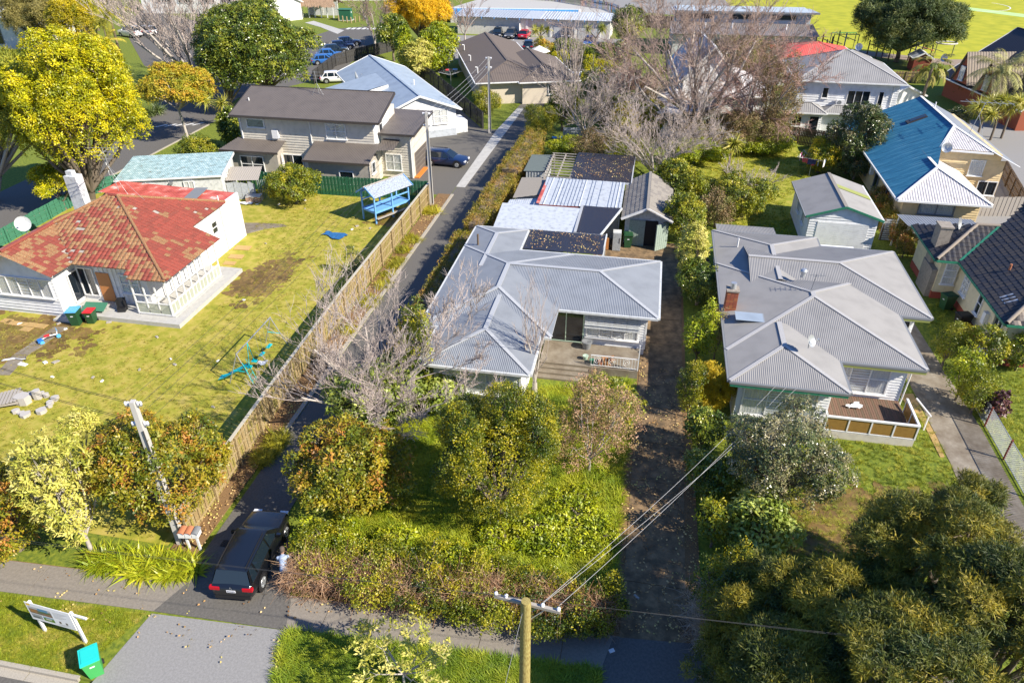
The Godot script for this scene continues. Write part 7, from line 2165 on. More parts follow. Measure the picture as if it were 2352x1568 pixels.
func build_far_trees():
	# left side street
	plant("street_tree", "huge dense yellow green tree beside the side street", "tree", "", "yellow", 180, 272, 138, 184, 478, {"bx": 214, "lobes": 34, "ls": 0.27, "tr": 0.35, "free": true, "fork": 0.2})
	plant("street_tree", "low leafy branch of yellow green leaves over the side street", "tree", "", "yellow", 128, 415, 58, 36, 448, {"lobes": 8, "tr": 0.08, "free": true, "hc": 2.6})
	plant("conifer_tree", "feathery light green conifer at the left edge by the street", "tree", "", "conifer", 28, 262, 112, 118, 462, {"bx": -20, "lobes": 20, "ls": 0.32, "bark": "bark_pale", "free": true, "d": 0.9})
	plant("conifer_tree", "olive pine tree by the white school block at the top left corner", "tree", "", "conifer", 105, 50, 68, 62, 120, {"lobes": 16, "pal": [Color(0.08, 0.08, 0.02), Color(0.18, 0.15, 0.04), Color(0.26, 0.22, 0.06)]})
	plant("street_tree", "tall narrow golden green tree left of the big bare tree", "tree", "", "yellow", 195, 70, 50, 72, 150, {"lobes": 14, "pal": [Color(0.2, 0.2, 0.006), Color(0.36, 0.29, 0.008), Color(0.44, 0.35, 0.01)]})
	plant("street_tree", "yellow green shrub mass at the top edge near the palms", "tree", "", "yellow", 225, 15, 45, 35, 70, {"lobes": 8})
	bare_tree("bare_tree", "large many stemmed bare tree by the side street car park", 468, 212, 415, 95, 150, 118, {"stems": 13, "depth": 4, "kids": 5, "up": 0.3, "most": 6500, "fork": 0.08, "twig": "twig_pale", "rmin": 0.03, "r0": 0.34, "reach": 0.85})
	plant("evergreen_tree", "large dark glossy evergreen tree behind the two storey house", "tree", "", "broad", 622, 122, 138, 108, 240, {"lobes": 26, "ls": 0.32, "tr": 0.3, "d": 1.2})
	plant("evergreen_tree", "dark evergreen tree beside the bare tree trunks", "tree", "", "broad", 535, 165, 58, 65, 262, {"lobes": 10, "d": 1.2})
	plant("orange_tree", "small orange and yellow leaved tree leaning over the side street", "tree", "", "orange", 392, 202, 92, 52, 322, {"bx": 432, "lobes": 12, "ls": 0.34, "bark": "bark_pale", "tr": 0.14, "free": true, "fork": 0.6, "b": 2.2})
	plant("round_bush", "round leafy shrub beside the white cabin", "shrub", "", "citrus", 460, 342, 50, 36, 388, {"lobes": 9})
	plant("low_shrub", "shaded shrub under the two storey house corner", "shrub", "", "broad", 540, 290, 28, 40, 340, {"lobes": 6})
	cordyline("cabbage tree with bright leaves by the corner of the car park", g(507, 285), 2.8, 2, 1.6)
	cordyline("cabbage tree in shade between the yellow green tree and the orange tree", g(272, 250), 4.0, 3, 1.7)
	for q in [[230, 50, 1.6], [215, 32, 1.5], [248, 48, 1.4]]: cordyline("cabbage tree among the shrubs beside the white classroom", g(q[0], q[1] + 55), 4.6, 4, q[2])
	palm("nikau palm with upright fronds left of the big bare tree", g(275, 125), 6.5, 4.2, 13, true, [Color(0.2, 0.2, 0.02), Color(0.4, 0.34, 0.03)])
	palm("small nikau palm with golden fronds near the car park", g(252, 130), 2.5, 3.0, 12, true, [Color(0.3, 0.26, 0.03), Color(0.45, 0.36, 0.05)])
	for q in [[300, 285, 1.3], [318, 270, 1.2], [345, 268, 1.1], [365, 262, 1.2]]:
		cordyline("flax clump on the shaded bank beside the car park", g(q[0], q[1]), 0.4, 1, q[2] * 1.3, "flax clumps", [Color(0.08, 0.12, 0.03), Color(0.2, 0.25, 0.08)])
	plant("low_shrub", "grey green grassy shrub beside the shaded cabbage tree", "shrub", "", "spruce", 250, 150, 35, 40, 215, {"lobes": 6, "pal": [Color(0.12, 0.14, 0.05), Color(0.22, 0.22, 0.1)]})
	# top middle
	plant("golden_tree", "bright golden yellow conifer at the top by the pool", "tree", "", "gold", 965, 32, 72, 48, 105, {"lobes": 16, "ls": 0.32})
	bare_tree("bare_tree", "drooping bare grey tree beside the golden conifer", 862, 118, 868, 50, 50, 62, {"stems": 7, "depth": 4, "kids": 5, "up": -0.2, "most": 2400, "rmin": 0.02, "twig": "twig"})
	bare_tree("bare_tree", "small bare brown tree in front of the pool wall", 1068, 98, 1066, 50, 38, 42, {"stems": 6, "depth": 4, "kids": 5, "up": 0.2, "most": 1500, "rmin": 0.018, "twig": "twig"})
	plant("evergreen_tree", "bright green leafy shrub beneath the golden conifer", "shrub", "", "bright", 1010, 105, 48, 42, 165, {"lobes": 8, "sc": 2.2, "d": 0.4})
	plant("evergreen_tree", "bright green shrub left of the pale variegated one", "shrub", "", "bright", 938, 112, 34, 42, 165, {"lobes": 7, "sc": 2.2, "d": 0.4})
	plant("pale_tree", "pale variegated shrub behind the dark fence", "shrub", "", "pale", 962, 132, 42, 34, 178, {"lobes": 8, "sc": 2.0, "d": 0.4})
	plant("evergreen_tree", "dark green tree in shade behind the golden conifer", "tree", "", "broad", 905, 80, 40, 40, 140, {"lobes": 7})
	plant("round_bush", "small round shrub beside the far concrete pole", "shrub", "", "olive", 1117, 234, 32, 26, 262, {"lobes": 8, "sc": 1.3, "d": 0.8})
	cordyline("cabbage tree between the parked cars and brown roof", g(1240, 118), 4.2, 4, 1.3)
	cordyline("cabbage tree standing in front of the pool shed end", g(1366, 130), 5.0, 3, 1.4)
	cordyline("broad cabbage tree clump beside the dark evergreen", g(1440, 122), 4.5, 6, 1.7)
	for q in [[1300, 112, 45, 22, 140, "broad"], [1250, 112, 25, 25, 140, "orange"], [1350, 118, 35, 22, 145, "broad"], [1405, 120, 35, 24, 150, "broad"], [1440, 45, 38, 42, 110, "broad"], [1285, 130, 20, 14, 150, "yellow"]]:
		plant("evergreen_shrub", "leafy shrub in the row beyond the pergola and umbrella", "shrub", "shrubs beyond the pergola", q[5], q[0], q[1], q[2], q[3], q[4], {"lobes": 7})
	bare_tree("bare_tree", "upright bare poplar like stems beside the white pergola", 1318, 235, 1310, 150, 45, 78, {"stems": 9, "depth": 3, "kids": 5, "up": 0.9, "most": 1300, "fork": 0.08, "rmin": 0.014, "twig": "twig_pale", "wob": 0.12})
	# middle jungle round the big bare tree
	bare_tree("bare_tree", "very large reddish bare tree in front of the pale gabled house", 1585, 318, 1605, 190, 215, 145, {"stems": 13, "depth": 5, "kids": 5, "up": 0.0, "most": 15000, "fork": 0.14, "twig": "twig", "rmin": 0.016, "r0": 0.36, "reach": 0.82, "wob": 0.34})
	bare_tree("bare_tree", "bare reddish tree at the right of the very large one", 1730, 335, 1735, 225, 95, 105, {"stems": 12, "depth": 5, "kids": 5, "up": -0.15, "wob": 0.36, "reach": 0.8, "most": 7000, "twig": "twig_red", "rmin": 0.014})
	bare_tree("bare_tree", "white barked bare tree spreading behind the gabled shed", 1500, 412, 1510, 335, 115, 72, {"stems": 13, "depth": 5, "kids": 5, "up": 0.05, "wob": 0.36, "reach": 0.8, "most": 7000, "fork": 0.1, "twig": "twig_pale", "rmin": 0.013})
	bare_tree("bare_tree", "bare grey tree tangled with ivy by the wrecked yard", 1345, 335, 1340, 260, 92, 85, {"stems": 11, "depth": 5, "kids": 5, "up": 0.05, "wob": 0.34, "reach": 0.8, "most": 6000, "twig": "twig_pale", "rmin": 0.013})
	bare_tree("bare_tree", "dark red bare shrub left of the very large bare tree", 1440, 285, 1440, 200, 72, 88, {"stems": 10, "depth": 5, "kids": 5, "up": 0.05, "wob": 0.34, "reach": 0.8, "most": 5000, "twig": "twig_red", "rmin": 0.014})
	for q in [["dark vine covered mass right of the bare trees", 1765, 225, 55, 95, 335, "brown"], ["brown leafy tree behind the bare trees", 1705, 130, 85, 60, 215, "brown"], ["olive shrub growing at the hedge end", 1240, 272, 42, 34, 318, "olive"], ["yellow green shrub left of the bare grey tree", 1290, 240, 38, 42, 300, "citrus"], ["golden shrub below the bare reddish tree", 1435, 280, 40, 38, 330, "orange"], ["yellow green shrub under the big bare tree", 1490, 262, 34, 30, 310, "yellow"], ["dark green shrub beneath the dark red bare shrub", 1385, 200, 50, 40, 260, "broad"], ["ferny golden shrub near the white pergola", 1370, 165, 45, 38, 225, "yellow"], ["mixed brown shrub in front of the pale gabled house", 1470, 215, 55, 40, 275, "brown"], ["olive brown shrub in the thicket by the pergola frame", 1370, 330, 60, 30, 362, "brown"], ["green ground cover under the bare thicket", 1300, 330, 48, 22, 352, "bright"], ["light green shrub under the white barked tree", 1590, 345, 60, 28, 375, "bright"], ["dense brown shrub at the foot of the reddish bare tree", 1720, 290, 75, 42, 345, "brown"], ["dark green shrub left of the pale gabled house porch", 1420, 240, 45, 35, 300, "broad"], ["mixed olive shrub between the bare grey tree and the reddish one", 1395, 255, 40, 35, 305, "brown"], ["ivy covered stump under the white barked tree", 1440, 345, 50, 28, 385, "olive"], ["shaded brown shrub below the very large bare tree", 1640, 300, 90, 40, 340, "brown"]]:
		plant("thicket_shrub", q[0], "shrub", "", q[6], q[1], q[2], q[3], q[4], q[5], {"lobes": 9})
	# back lawn
	cordyline("single cabbage tree standing on the back lawn", g(1672, 392), 2.6, 1, 1.5)
	cordyline("short cabbage tree below the tall one on the lawn", g(1668, 420), 1.0, 1, 1.1)
	for q in [["leafy yellow shrub beside the gabled shed end", 1600, 430, 50, 34, 480, "citrus"], ["shrub tangled with bare stems behind the garage", 1700, 440, 72, 42, 498, "citrus"], ["brown dry shrub between shed and lawn", 1640, 475, 40, 35, 520, "brown"], ["green shrub row along the back lawn fence", 1760, 330, 70, 18, 352, "bright"], ["bright weeds at the edge of the back lawn", 1640, 345, 45, 16, 362, "bright"]]:
		plant("lawn_shrub", q[0], "shrub", "", q[6], q[1], q[2], q[3], q[4], q[5], {"lobes": 9})
	bare_tree("bare_tree", "low bare twisted tree behind the garage on the lawn", 1705, 480, 1705, 435, 62, 38, {"stems": 7, "depth": 4, "kids": 5, "up": 0.05, "most": 2000, "twig": "twig_pale", "rmin": 0.012})
	plant("camellia", "tall dark green camellia beside the white house porch", "tree", "", "camellia", 1945, 312, 66, 68, 398, {"lobes": 14, "ls": 0.34})
	plant("camellia", "dark green shrub behind the clothesline", "shrub", "", "camellia", 1960, 365, 40, 38, 412, {"lobes": 7})
	plant("lemon_tree", "yellow fruited lemon shrub beside the clothesline", "shrub", "", "citrus", 1880, 352, 48, 34, 396, {"lobes": 8, "pal": [Color(0.14, 0.17, 0.01), Color(0.32, 0.3, 0.012), Color(0.6, 0.42, 0.01)]})
	for k in 6:
		plant("ivy_hedge", "orange flowered climber spilling over the garage fence", "hedge", "climber by the garage", "olive", 2008 + k * 13, 452 + k * 21, 26, 24, 482 + k * 22, {"lobes": 5, "sc": 1.1, "pal": [Color(0.06, 0.07, 0.01), Color(0.2, 0.18, 0.012), Color(0.42, 0.16, 0.05)]})
	# the field conifer: tiers of drooping boughs
	plant("spruce_tree", "dark spreading conifer standing at the edge of the sports field", "tree", "", "spruce", 2058, 58, 116, 78, 142, {"lobes": 30, "ls": 0.27, "tr": 0.35, "d": 1.2})
	palm("fan palm behind the blue roof ridge", g(2108, 262), 5.6, 2.4, 22, false, [Color(0.08, 0.1, 0.02), Color(0.3, 0.26, 0.06)])
	palm("feathery grey green palm in front of the brick house", g(2262, 268), 5.5, 4.0, 20, true, [Color(0.2, 0.2, 0.05), Color(0.36, 0.34, 0.12)])
	palm("second feathery palm beside the brick house wall", g(2318, 262), 5.0, 3.6, 16, true, [Color(0.2, 0.2, 0.05), Color(0.36, 0.34, 0.12)])
	for q in [[2240, 328], [2275, 322], [2300, 318]]: cordyline("cabbage tree clump on the small lawn by the court", g(q[0], q[1]), 4.4, 5, 1.5)
	for q in [["flowering shrub near the small brown shed", 2140, 165, 30, 20, 190, "bright"], ["dark shrub at the palm tree foot", 2215, 205, 28, 20, 232, "broad"], ["grey shrub below the roof aerial", 2185, 270, 30, 26, 305, "camellia"], ["green shrub against the far white house", 2130, 262, 25, 18, 285, "camellia"], ["dark tree at the right edge behind the brick house", 2350, 90, 18, 18, 112, "broad"]]:
		plant("garden_shrub", q[0], "shrub", "", q[6], q[1], q[2], q[3], q[4], q[5], {"lobes": 6})
	# right boundary
	for q in [["yellow green hedge shrub along the right driveway", 2165, 790, 34, 50, 840, "olive"], ["tall golden leaved hedge shrub beside the cream cottage lawn", 2232, 800, 44, 55, 862, "citrus"], ["feathery green hedge shrub next to the golden one", 2195, 850, 40, 55, 920, "bright"], ["shaded lower hedge shrub by the mesh fence", 2230, 890, 45, 45, 950, "olive"]]:
		plant("hedge_shrub", q[0], "shrub", "", q[6], q[1], q[2], q[3], q[4], q[5], {"lobes": 10})
	plant("bronze_plant", "dark purple leaved plant beside the mesh fence", "plant", "", "large", 2278, 930, 26, 26, 962, {"lobes": 4, "pal": [Color(0.05, 0.02, 0.025), Color(0.12, 0.05, 0.05)]})
	plant("round_bush", "round green shrub with pink flowers at the right edge", "shrub", "", "camellia", 2335, 800, 42, 34, 850, {"lobes": 8, "pal": [Color(0.08, 0.12, 0.012), Color(0.2, 0.24, 0.02), Color(0.35, 0.34, 0.05)]})
	cordyline("young yellow palm shoot beside the cream cottage wall", g(2198, 770), 0.5, 1, 0.7, "", [Color(0.4, 0.34, 0.02), Color(0.5, 0.42, 0.04)])

# ---------- vehicles ----------
func grid(b: MB, rows: Array):   # smooth sheet through rows of points
	var n: int = rows.size()
	var m: int = rows[0].size()
	var nr: Array = []
	for i in n:
		var line: Array = []
		for j in m:
			var du: Vector3 = rows[mini(i + 1, n - 1)][j] - rows[maxi(i - 1, 0)][j]
			var dv: Vector3 = rows[i][mini(j + 1, m - 1)] - rows[i][maxi(j - 1, 0)]
			line.append(du.cross(dv).normalized())
		nr.append(line)
	for i in n - 1:
		for j in m - 1:
			b.quad_n(rows[i][j], rows[i + 1][j], rows[i + 1][j + 1], rows[i][j + 1], nr[i][j], nr[i + 1][j], nr[i + 1][j + 1], nr[i][j + 1])

func wheel(parent, p: Vector3, r, side):
	var w = obj(parent, "wheel", wheel_mesh(r), "rubber", p, 0.0 if side > 0 else PI)
	if not meshes.has("rim%.2f" % r):
		var b = MB.new()
		b.lathe(Vector3(0.1, 0, 0), [[r * 0.62, 0.0], [r * 0.6, 0.012], [r * 0.2, -0.01], [0.0, 0.0]], 16, Vector3.RIGHT)
		for k in 5: b.box(Vector3(0.11, cos(k * TAU / 5) * r * 0.32, sin(k * TAU / 5) * r * 0.32), Vector3(0.02, r * 0.5, 0.06), Basis(Vector3.RIGHT, k * TAU / 5))
		meshes["rim%.2f" % r] = b.mesh()
	obj(w, "rim", meshes["rim%.2f" % r], "galv")

func wheel_mesh(r):
	var key = "tyre%.2f" % r
	if not meshes.has(key):
		var b = MB.new()
		b.lathe(Vector3.ZERO, [[r * 0.6, -0.1], [r * 0.93, -0.11], [r, -0.06], [r, 0.06], [r * 0.93, 0.11], [r * 0.6, 0.1]], 20, Vector3.RIGHT)
		b.lathe(Vector3(0.06, 0, 0), [[r * 0.65, 0.0], [0.0, 0.0]], 16, Vector3.RIGHT)
		meshes[key] = b.mesh()
	return meshes[key]

# front of the car looks along -z
func car(label, p: Vector3, turn, paint, l = 4.3, w = 1.8, h = 1.55, kind = "hatch", group = ""):
	var t = thing("parked_car", label, "car", p, turn, group)
	var hl = l * 0.5
	var hw = w * 0.5
	var belt = h * 0.60
	var bonnet = h * 0.56
	# stations: z, underside, sill width, top height at the sides
	var st = [[hl, 0.42, 0.80, belt * 0.74], [hl - 0.07, 0.30, 0.92, belt * 0.98], [hl - 0.5, 0.22, 0.99, belt], [0.2, 0.2, 1.0, belt], [-hl * 0.38, 0.2, 1.0, belt * 0.99], [-hl * 0.55, 0.2, 1.0, bonnet * 1.03], [-hl + 0.25, 0.24, 0.95, bonnet * 0.92], [-hl + 0.05, 0.3, 0.85, bonnet * 0.76], [-hl, 0.42, 0.72, bonnet * 0.6]]
	var rows: Array = []
	for s in st:
		var r: Array = []
		var ws: float = hw * s[2]
		for q in [[-0.82, s[1]], [-0.97, s[1] + 0.12], [-1.0, lerpf(s[1], s[3], 0.55)], [-0.965, s[3] - 0.05], [-0.88, s[3] + 0.02], [-0.45, s[3] + 0.045], [0.0, s[3] + 0.055], [0.45, s[3] + 0.045], [0.88, s[3] + 0.02], [0.965, s[3] - 0.05], [1.0, lerpf(s[1], s[3], 0.55)], [0.97, s[1] + 0.12], [0.82, s[1]]]:
			r.append(Vector3(q[0] * ws, q[1], s[0]))
		rows.append(r)
	var b = MB.new()
	grid(b, rows)
	for e in [0, rows.size() - 1]:
		var c = Vector3(0, 0.5, rows[e][0].z)
		for j in rows[e].size() - 1:
			if e == 0: b.tri(c, rows[e][j + 1], rows[e][j])
			else: b.tri(c, rows[e][j], rows[e][j + 1])
	obj(t, "body", b, paint)
	# cabin
	var zr0 = hl - (0.12 if kind != "hatch" else 0.25)
	var zr1 = hl - (0.42 if kind != "hatch" else 0.75)
	var zf1 = -hl * 0.12
	var zf0 = -hl * 0.46
	var wb = hw * 0.90
	var wt = hw * 0.70
	var yb = belt + 0.01
	var yt = h - 0.03
	var roof = MB.new()
	var rr: Array = []
	for q in [[zr1 + 0.08, -0.03], [zr1 - 0.25, 0.02], [0.15, 0.04], [zf1 + 0.1, 0.02], [zf1 - 0.06, -0.03]]:
		rr.append([Vector3(-wt - 0.03, yt - 0.05 + q[1] * 0.4, q[0]), Vector3(-wt * 0.85, yt + q[1], q[0]), Vector3(0, yt + 0.02 + q[1], q[0]), Vector3(wt * 0.85, yt + q[1], q[0]), Vector3(wt + 0.03, yt - 0.05 + q[1] * 0.4, q[0])])
	grid(roof, rr)
	obj(t, "roof", roof, paint)
	var gl = MB.new()
	gl.quad(Vector3(-wb * 0.97, yb, zf0), Vector3(wb * 0.97, yb, zf0), Vector3(wt * 0.97, yt - 0.04, zf1), Vector3(-wt * 0.97, yt - 0.04, zf1))
	obj(t, "windscreen", gl, "car_glass")
	var gr = MB.new()
	gr.quad(Vector3(wb * 0.95, yb, zr0), Vector3(-wb * 0.95, yb, zr0), Vector3(-wt * 0.95, yt - 0.05, zr1), Vector3(wt * 0.95, yt - 0.05, zr1))
	obj(t, "rear_window", gr, "car_glass")
	for s in [-1.0, 1.0]:
		var cuts = [zf0 + 0.28, 0.12, zr1 - 0.35, zr0 - 0.12]
		var tops = [zf1 + 0.08, 0.12, zr1 - 0.35, zr1]
		var wall_ = MB.new()
		var a = [Vector3(s * wb, yb - 0.03, zf0), Vector3(s * wb, yb - 0.03, zr0), Vector3(s * wt, yt - 0.03, zr1), Vector3(s * wt, yt - 0.03, zf1)]
		wall_.quad(a[0], a[1], a[2], a[3])
		obj(t, "pillars", wall_, paint)
		for k in 3:
			var q = MB.new()
			var o = Vector3(s * 0.012, 0, 0)
			q.quad(Vector3(s * wb, yb + 0.02, cuts[k] + 0.04) + o, Vector3(s * wb, yb + 0.02, cuts[k + 1] - 0.04) + o, Vector3(s * lerpf(wb, wt, 0.9), lerpf(yb, yt, 0.86), tops[k + 1] - 0.06) + o, Vector3(s * lerpf(wb, wt, 0.9), lerpf(yb, yt, 0.86), tops[k] + 0.06) + o)
			obj(t, "side_window", q, "car_glass")
		for z in [-hl * 0.62, hl * 0.6]:
			wheel(t, Vector3(s * (hw - 0.1), 0.33, z), 0.33 if kind != "suv" else 0.36, s)
			var ar = MB.new()
			ar.lathe(Vector3(s * (hw - 0.005), 0.36, z), [[0.43, 0.0], [0.36, 0.004], [0.0, 0.0]], 18, Vector3(s, 0, 0))
			obj(t, "wheel_arch", ar, "black_plastic")
		bx(t, "mirror", Vector3(s * (hw + 0.08), belt + 0.07, zf0 + 0.45), Vector3(0.18, 0.14, 0.12), paint)
		bx(t, "headlight", Vector3(s * hw * 0.66, bonnet * 0.76, -hl + 0.1), Vector3(0.36, 0.13, 0.2), "porcelain")
		bx(t, "tail_light", Vector3(s * hw * 0.74, belt * 0.86, hl - 0.07), Vector3(0.4, 0.15, 0.14), "tail_red")
		if kind != "hatch": pipe(t, "roof_rail", [Vector3(s * wt * 0.92, yt + 0.05, zr1), Vector3(s * wt * 0.92, yt + 0.05, zf1 + 0.2)], 0.02, "black_plastic", 5)
	bx(t, "number_plate", Vector3(0, belt * 0.76, hl + 0.012), Vector3(0.36, 0.12, 0.015), "porcelain")
	bx(t, "number_plate", Vector3(0, 0.42, -hl - 0.008), Vector3(0.36, 0.12, 0.015), "porcelain")
	bx(t, "bumper", Vector3(0, 0.38, hl - 0.03), Vector3(w * 0.8, 0.16, 0.1), "black_plastic")
	bx(t, "grille", Vector3(0, 0.5, -hl + 0.02), Vector3(w * 0.5, 0.16, 0.08), "black_plastic")
	return t

func build_cars():
	for q in [["paint_black", Color(0.006, 0.007, 0.009)], ["paint_navy", Color(0.006, 0.018, 0.07)], ["paint_blue", Color(0.03, 0.14, 0.42)], ["paint_red", Color(0.5, 0.01, 0.03)], ["paint_white", Color(0.78, 0.78, 0.78)], ["paint_grey", Color(0.07, 0.075, 0.085)], ["paint_dark_green", Color(0.01, 0.022, 0.03)]]:
		mat(q[0] + "_car", q[1], 0.3, {"coat": 0.9})
	mat("car_glass", Color(0.01, 0.018, 0.026), 0.05, {"spec": 0.8})
	mat("tail_red", Color(0.45, 0.005, 0.015), 0.25)
	var s = car("black mid sized wagon parked nose first at the driveway mouth by the hedge", Vector3(-14.35, 0.03, -18.15), 0.1, "paint_black_car", 4.3, 1.78, 1.6, "suv")
	for k in 6: bx(s, "plate_lettering", Vector3(-0.13 + k * 0.052, 0.73, 2.172), Vector3(0.022, 0.07, 0.004), "dark")
	var em = MB.new()   # three lozenges
	for a in 3:
		var d = Vector3(sin(a * TAU / 3), cos(a * TAU / 3), 0) * 0.045
		var e = Vector3(d.y, -d.x, 0) * 0.5
		em.quad(Vector3.ZERO, d * 0.8 - e * 0.9, d * 1.6, d * 0.8 + e * 0.9)
	obj(s, "badge", em, "galv", Vector3(0, 0.9, 2.15))
	car("dark blue station wagon parked outside the two storey house garage", Vector3(-19.6, 0.012, -67.9), -PI / 2 - 0.06, "paint_navy_car", 4.5, 1.75, 1.5, "wagon")
	car("black hatchback facing out in front of the pool shed", g(1143, 84), PI + 0.1, "paint_black_car", 4.1, 1.75, 1.5, "hatch")
	car("grey hatchback parked between the black and red cars", g(1173, 86), PI, "paint_grey_car", 4.2, 1.75, 1.5, "hatch")
	car("red hatchback reversed toward the pool shed wall", g(1205, 87), -0.05, "paint_red_car", 4.1, 1.75, 1.5, "hatch")
	car("tall black four wheel drive alone before the pool shed doors", g(1303, 88), PI, "paint_black_car", 4.7, 1.9, 1.9, "suv")
	car("dark car half hidden behind the brown tile roof", g(1214, 112), 0.1, "paint_dark_green_car", 4.3, 1.75, 1.5, "hatch")
	car("blue car half hidden behind a cabbage tree trunk", g(1352, 104), PI, "paint_blue_car", 4.3, 1.75, 1.5, "hatch")
	var lab = ["dark blue car at the head of the parked row by the fence", "navy car second in the parked row by the fence", "dark green car third in the parked row by the fence", "pale blue car fourth in the parked row by the fence", "light blue car last in the parked row by the evergreen tree"]
	var pc = ["paint_navy_car", "paint_navy_car", "paint_dark_green_car", "paint_blue_car", "paint_blue_car"]
	for k in 5: car(lab[k], g([800, 784, 770, 758, 748][k], [104, 113, 122, 133, 146][k]), -1.05, pc[k], 4.3, 1.75, 1.45, "hatch", "cars parked along the dark fence")
	car("white car parked beside the blue grey gabled roof", g(772, 188), -1.2, "paint_white_car", 4.3, 1.75, 1.5, "hatch")
	car("white van behind the bare tree branches", g(300, 84), 1.2, "paint_white_car", 5.0, 1.9, 2.0, "suv")
	car("white car further along behind the bare tree", g(338, 80), 1.2, "paint_white_car", 4.6, 1.8, 1.7, "wagon")

# ---------- loose objects ----------
func bin(label, p: Vector3, turn, body, lid, s = 1.0, group = ""):
	var t = thing("wheelie_bin", label, "bin", p, turn, group)
	var b = MB.new()
	var w0 = 0.22 * s
	var w1 = 0.29 * s
	var y1 = 0.96 * s
	var a: Array = []
	var c: Array = []
	for q in [[-1, 1], [1, 1], [1, -1], [-1, -1]]:
		a.append(Vector3(q[0] * w0, 0.03, q[1] * w0 * 1.15))
		c.append(Vector3(q[0] * w1, y1, q[1] * w1 * 1.25))
	for k in 4: b.quad(a[k], a[(k + 1) % 4], c[(k + 1) % 4], c[k])
	b.quad(a[3], a[2], a[1], a[0])
	b.box(Vector3(0, y1 - 0.03, 0), Vector3(w1 * 2.12, 0.06, w1 * 2.62))
	obj(t, "body", b, body)
	var l = MB.new()
	l.box(Vector3(0, y1 + 0.03, 0.02), Vector3(w1 * 2.16, 0.05, w1 * 2.7))
	l.box(Vector3(0, y1 + 0.065, 0.02), Vector3(w1 * 1.7, 0.03, w1 * 2.1))
	obj(t, "lid", l, lid)
	pipe(t, "handle", [Vector3(-w1 * 0.8, y1 + 0.02, -w1 * 1.4), Vector3(w1 * 0.8, y1 + 0.02, -w1 * 1.4)], 0.018, body)
	for sd in [-1.0, 1.0]:
		var w = MB.new()
		w.lathe(Vector3(sd * w0 * 1.15, 0.1 * s, -w0 * 1.2), [[0.1 * s, -0.025], [0.1 * s, 0.025], [0.03, 0.03], [0.0, 0.03]], 12, Vector3(sd, 0, 0))
		obj(t, "wheel", w, "rubber")
	bx(t, "sticker", Vector3(0, y1 * 0.72, w1 * 1.16), Vector3(0.16, 0.06, 0.004), "porcelain")
	return t

func wire_line(label, a: Vector3, b: Vector3, sag, m = "wire", r = 0.012, group = "overhead wires"):
	var t = thing("overhead_wire", label, "wire", Vector3.ZERO, 0.0, group)
	var q = MB.new()
	var n = 16
	var l = a
	for k in range(1, n + 1):
		var u = float(k) / n
		var p = a.lerp(b, u) - Vector3(0, sag * 4.0 * u * (1.0 - u), 0)
		q.tube(l, p, r, r, 3)
		l = p
	obj(t, "strand", q, m)

func concrete_pole(label, p: Vector3, h, turn):
	var t = thing("power_pole", label, "pole", p, turn)
	var b = MB.new()
	var a = [0.19, 0.14, 0.11, 0.08]
	var lo: Array = []
	var hi: Array = []
	for q in [[-1, 1], [1, 1], [1, -1], [-1, -1]]:
		lo.append(Vector3(q[0] * 0.15, -0.1, q[1] * 0.19))
		hi.append(Vector3(q[0] * 0.09, h, q[1] * 0.11))
	for k in 4: b.quad(lo[k], lo[(k + 1) % 4], hi[(k + 1) % 4], hi[k])
	b.quad(hi[0], hi[1], hi[2], hi[3])
	obj(t, "post", b, "concrete_pole")
	for y in [h - 0.2, h - 1.15]:
		bx(t, "bracket", Vector3(0, y, 0), Vector3(0.62, 0.06, 0.06), "galv")
		for x in [-0.28, -0.18, 0.18, 0.28]:
			var i = MB.new()
			i.lathe(Vector3(x, y + 0.03, 0.0), [[0.04, 0.0], [0.06, 0.04], [0.035, 0.07], [0.06, 0.1], [0.03, 0.15], [0.0, 0.15]], 8)
			obj(t, "insulator", i, "porcelain")
	pipe(t, "cable", [Vector3(0.12, h - 1.3, 0.18), Vector3(0.15, 0.2, 0.21)], 0.025, "wire")
	return t

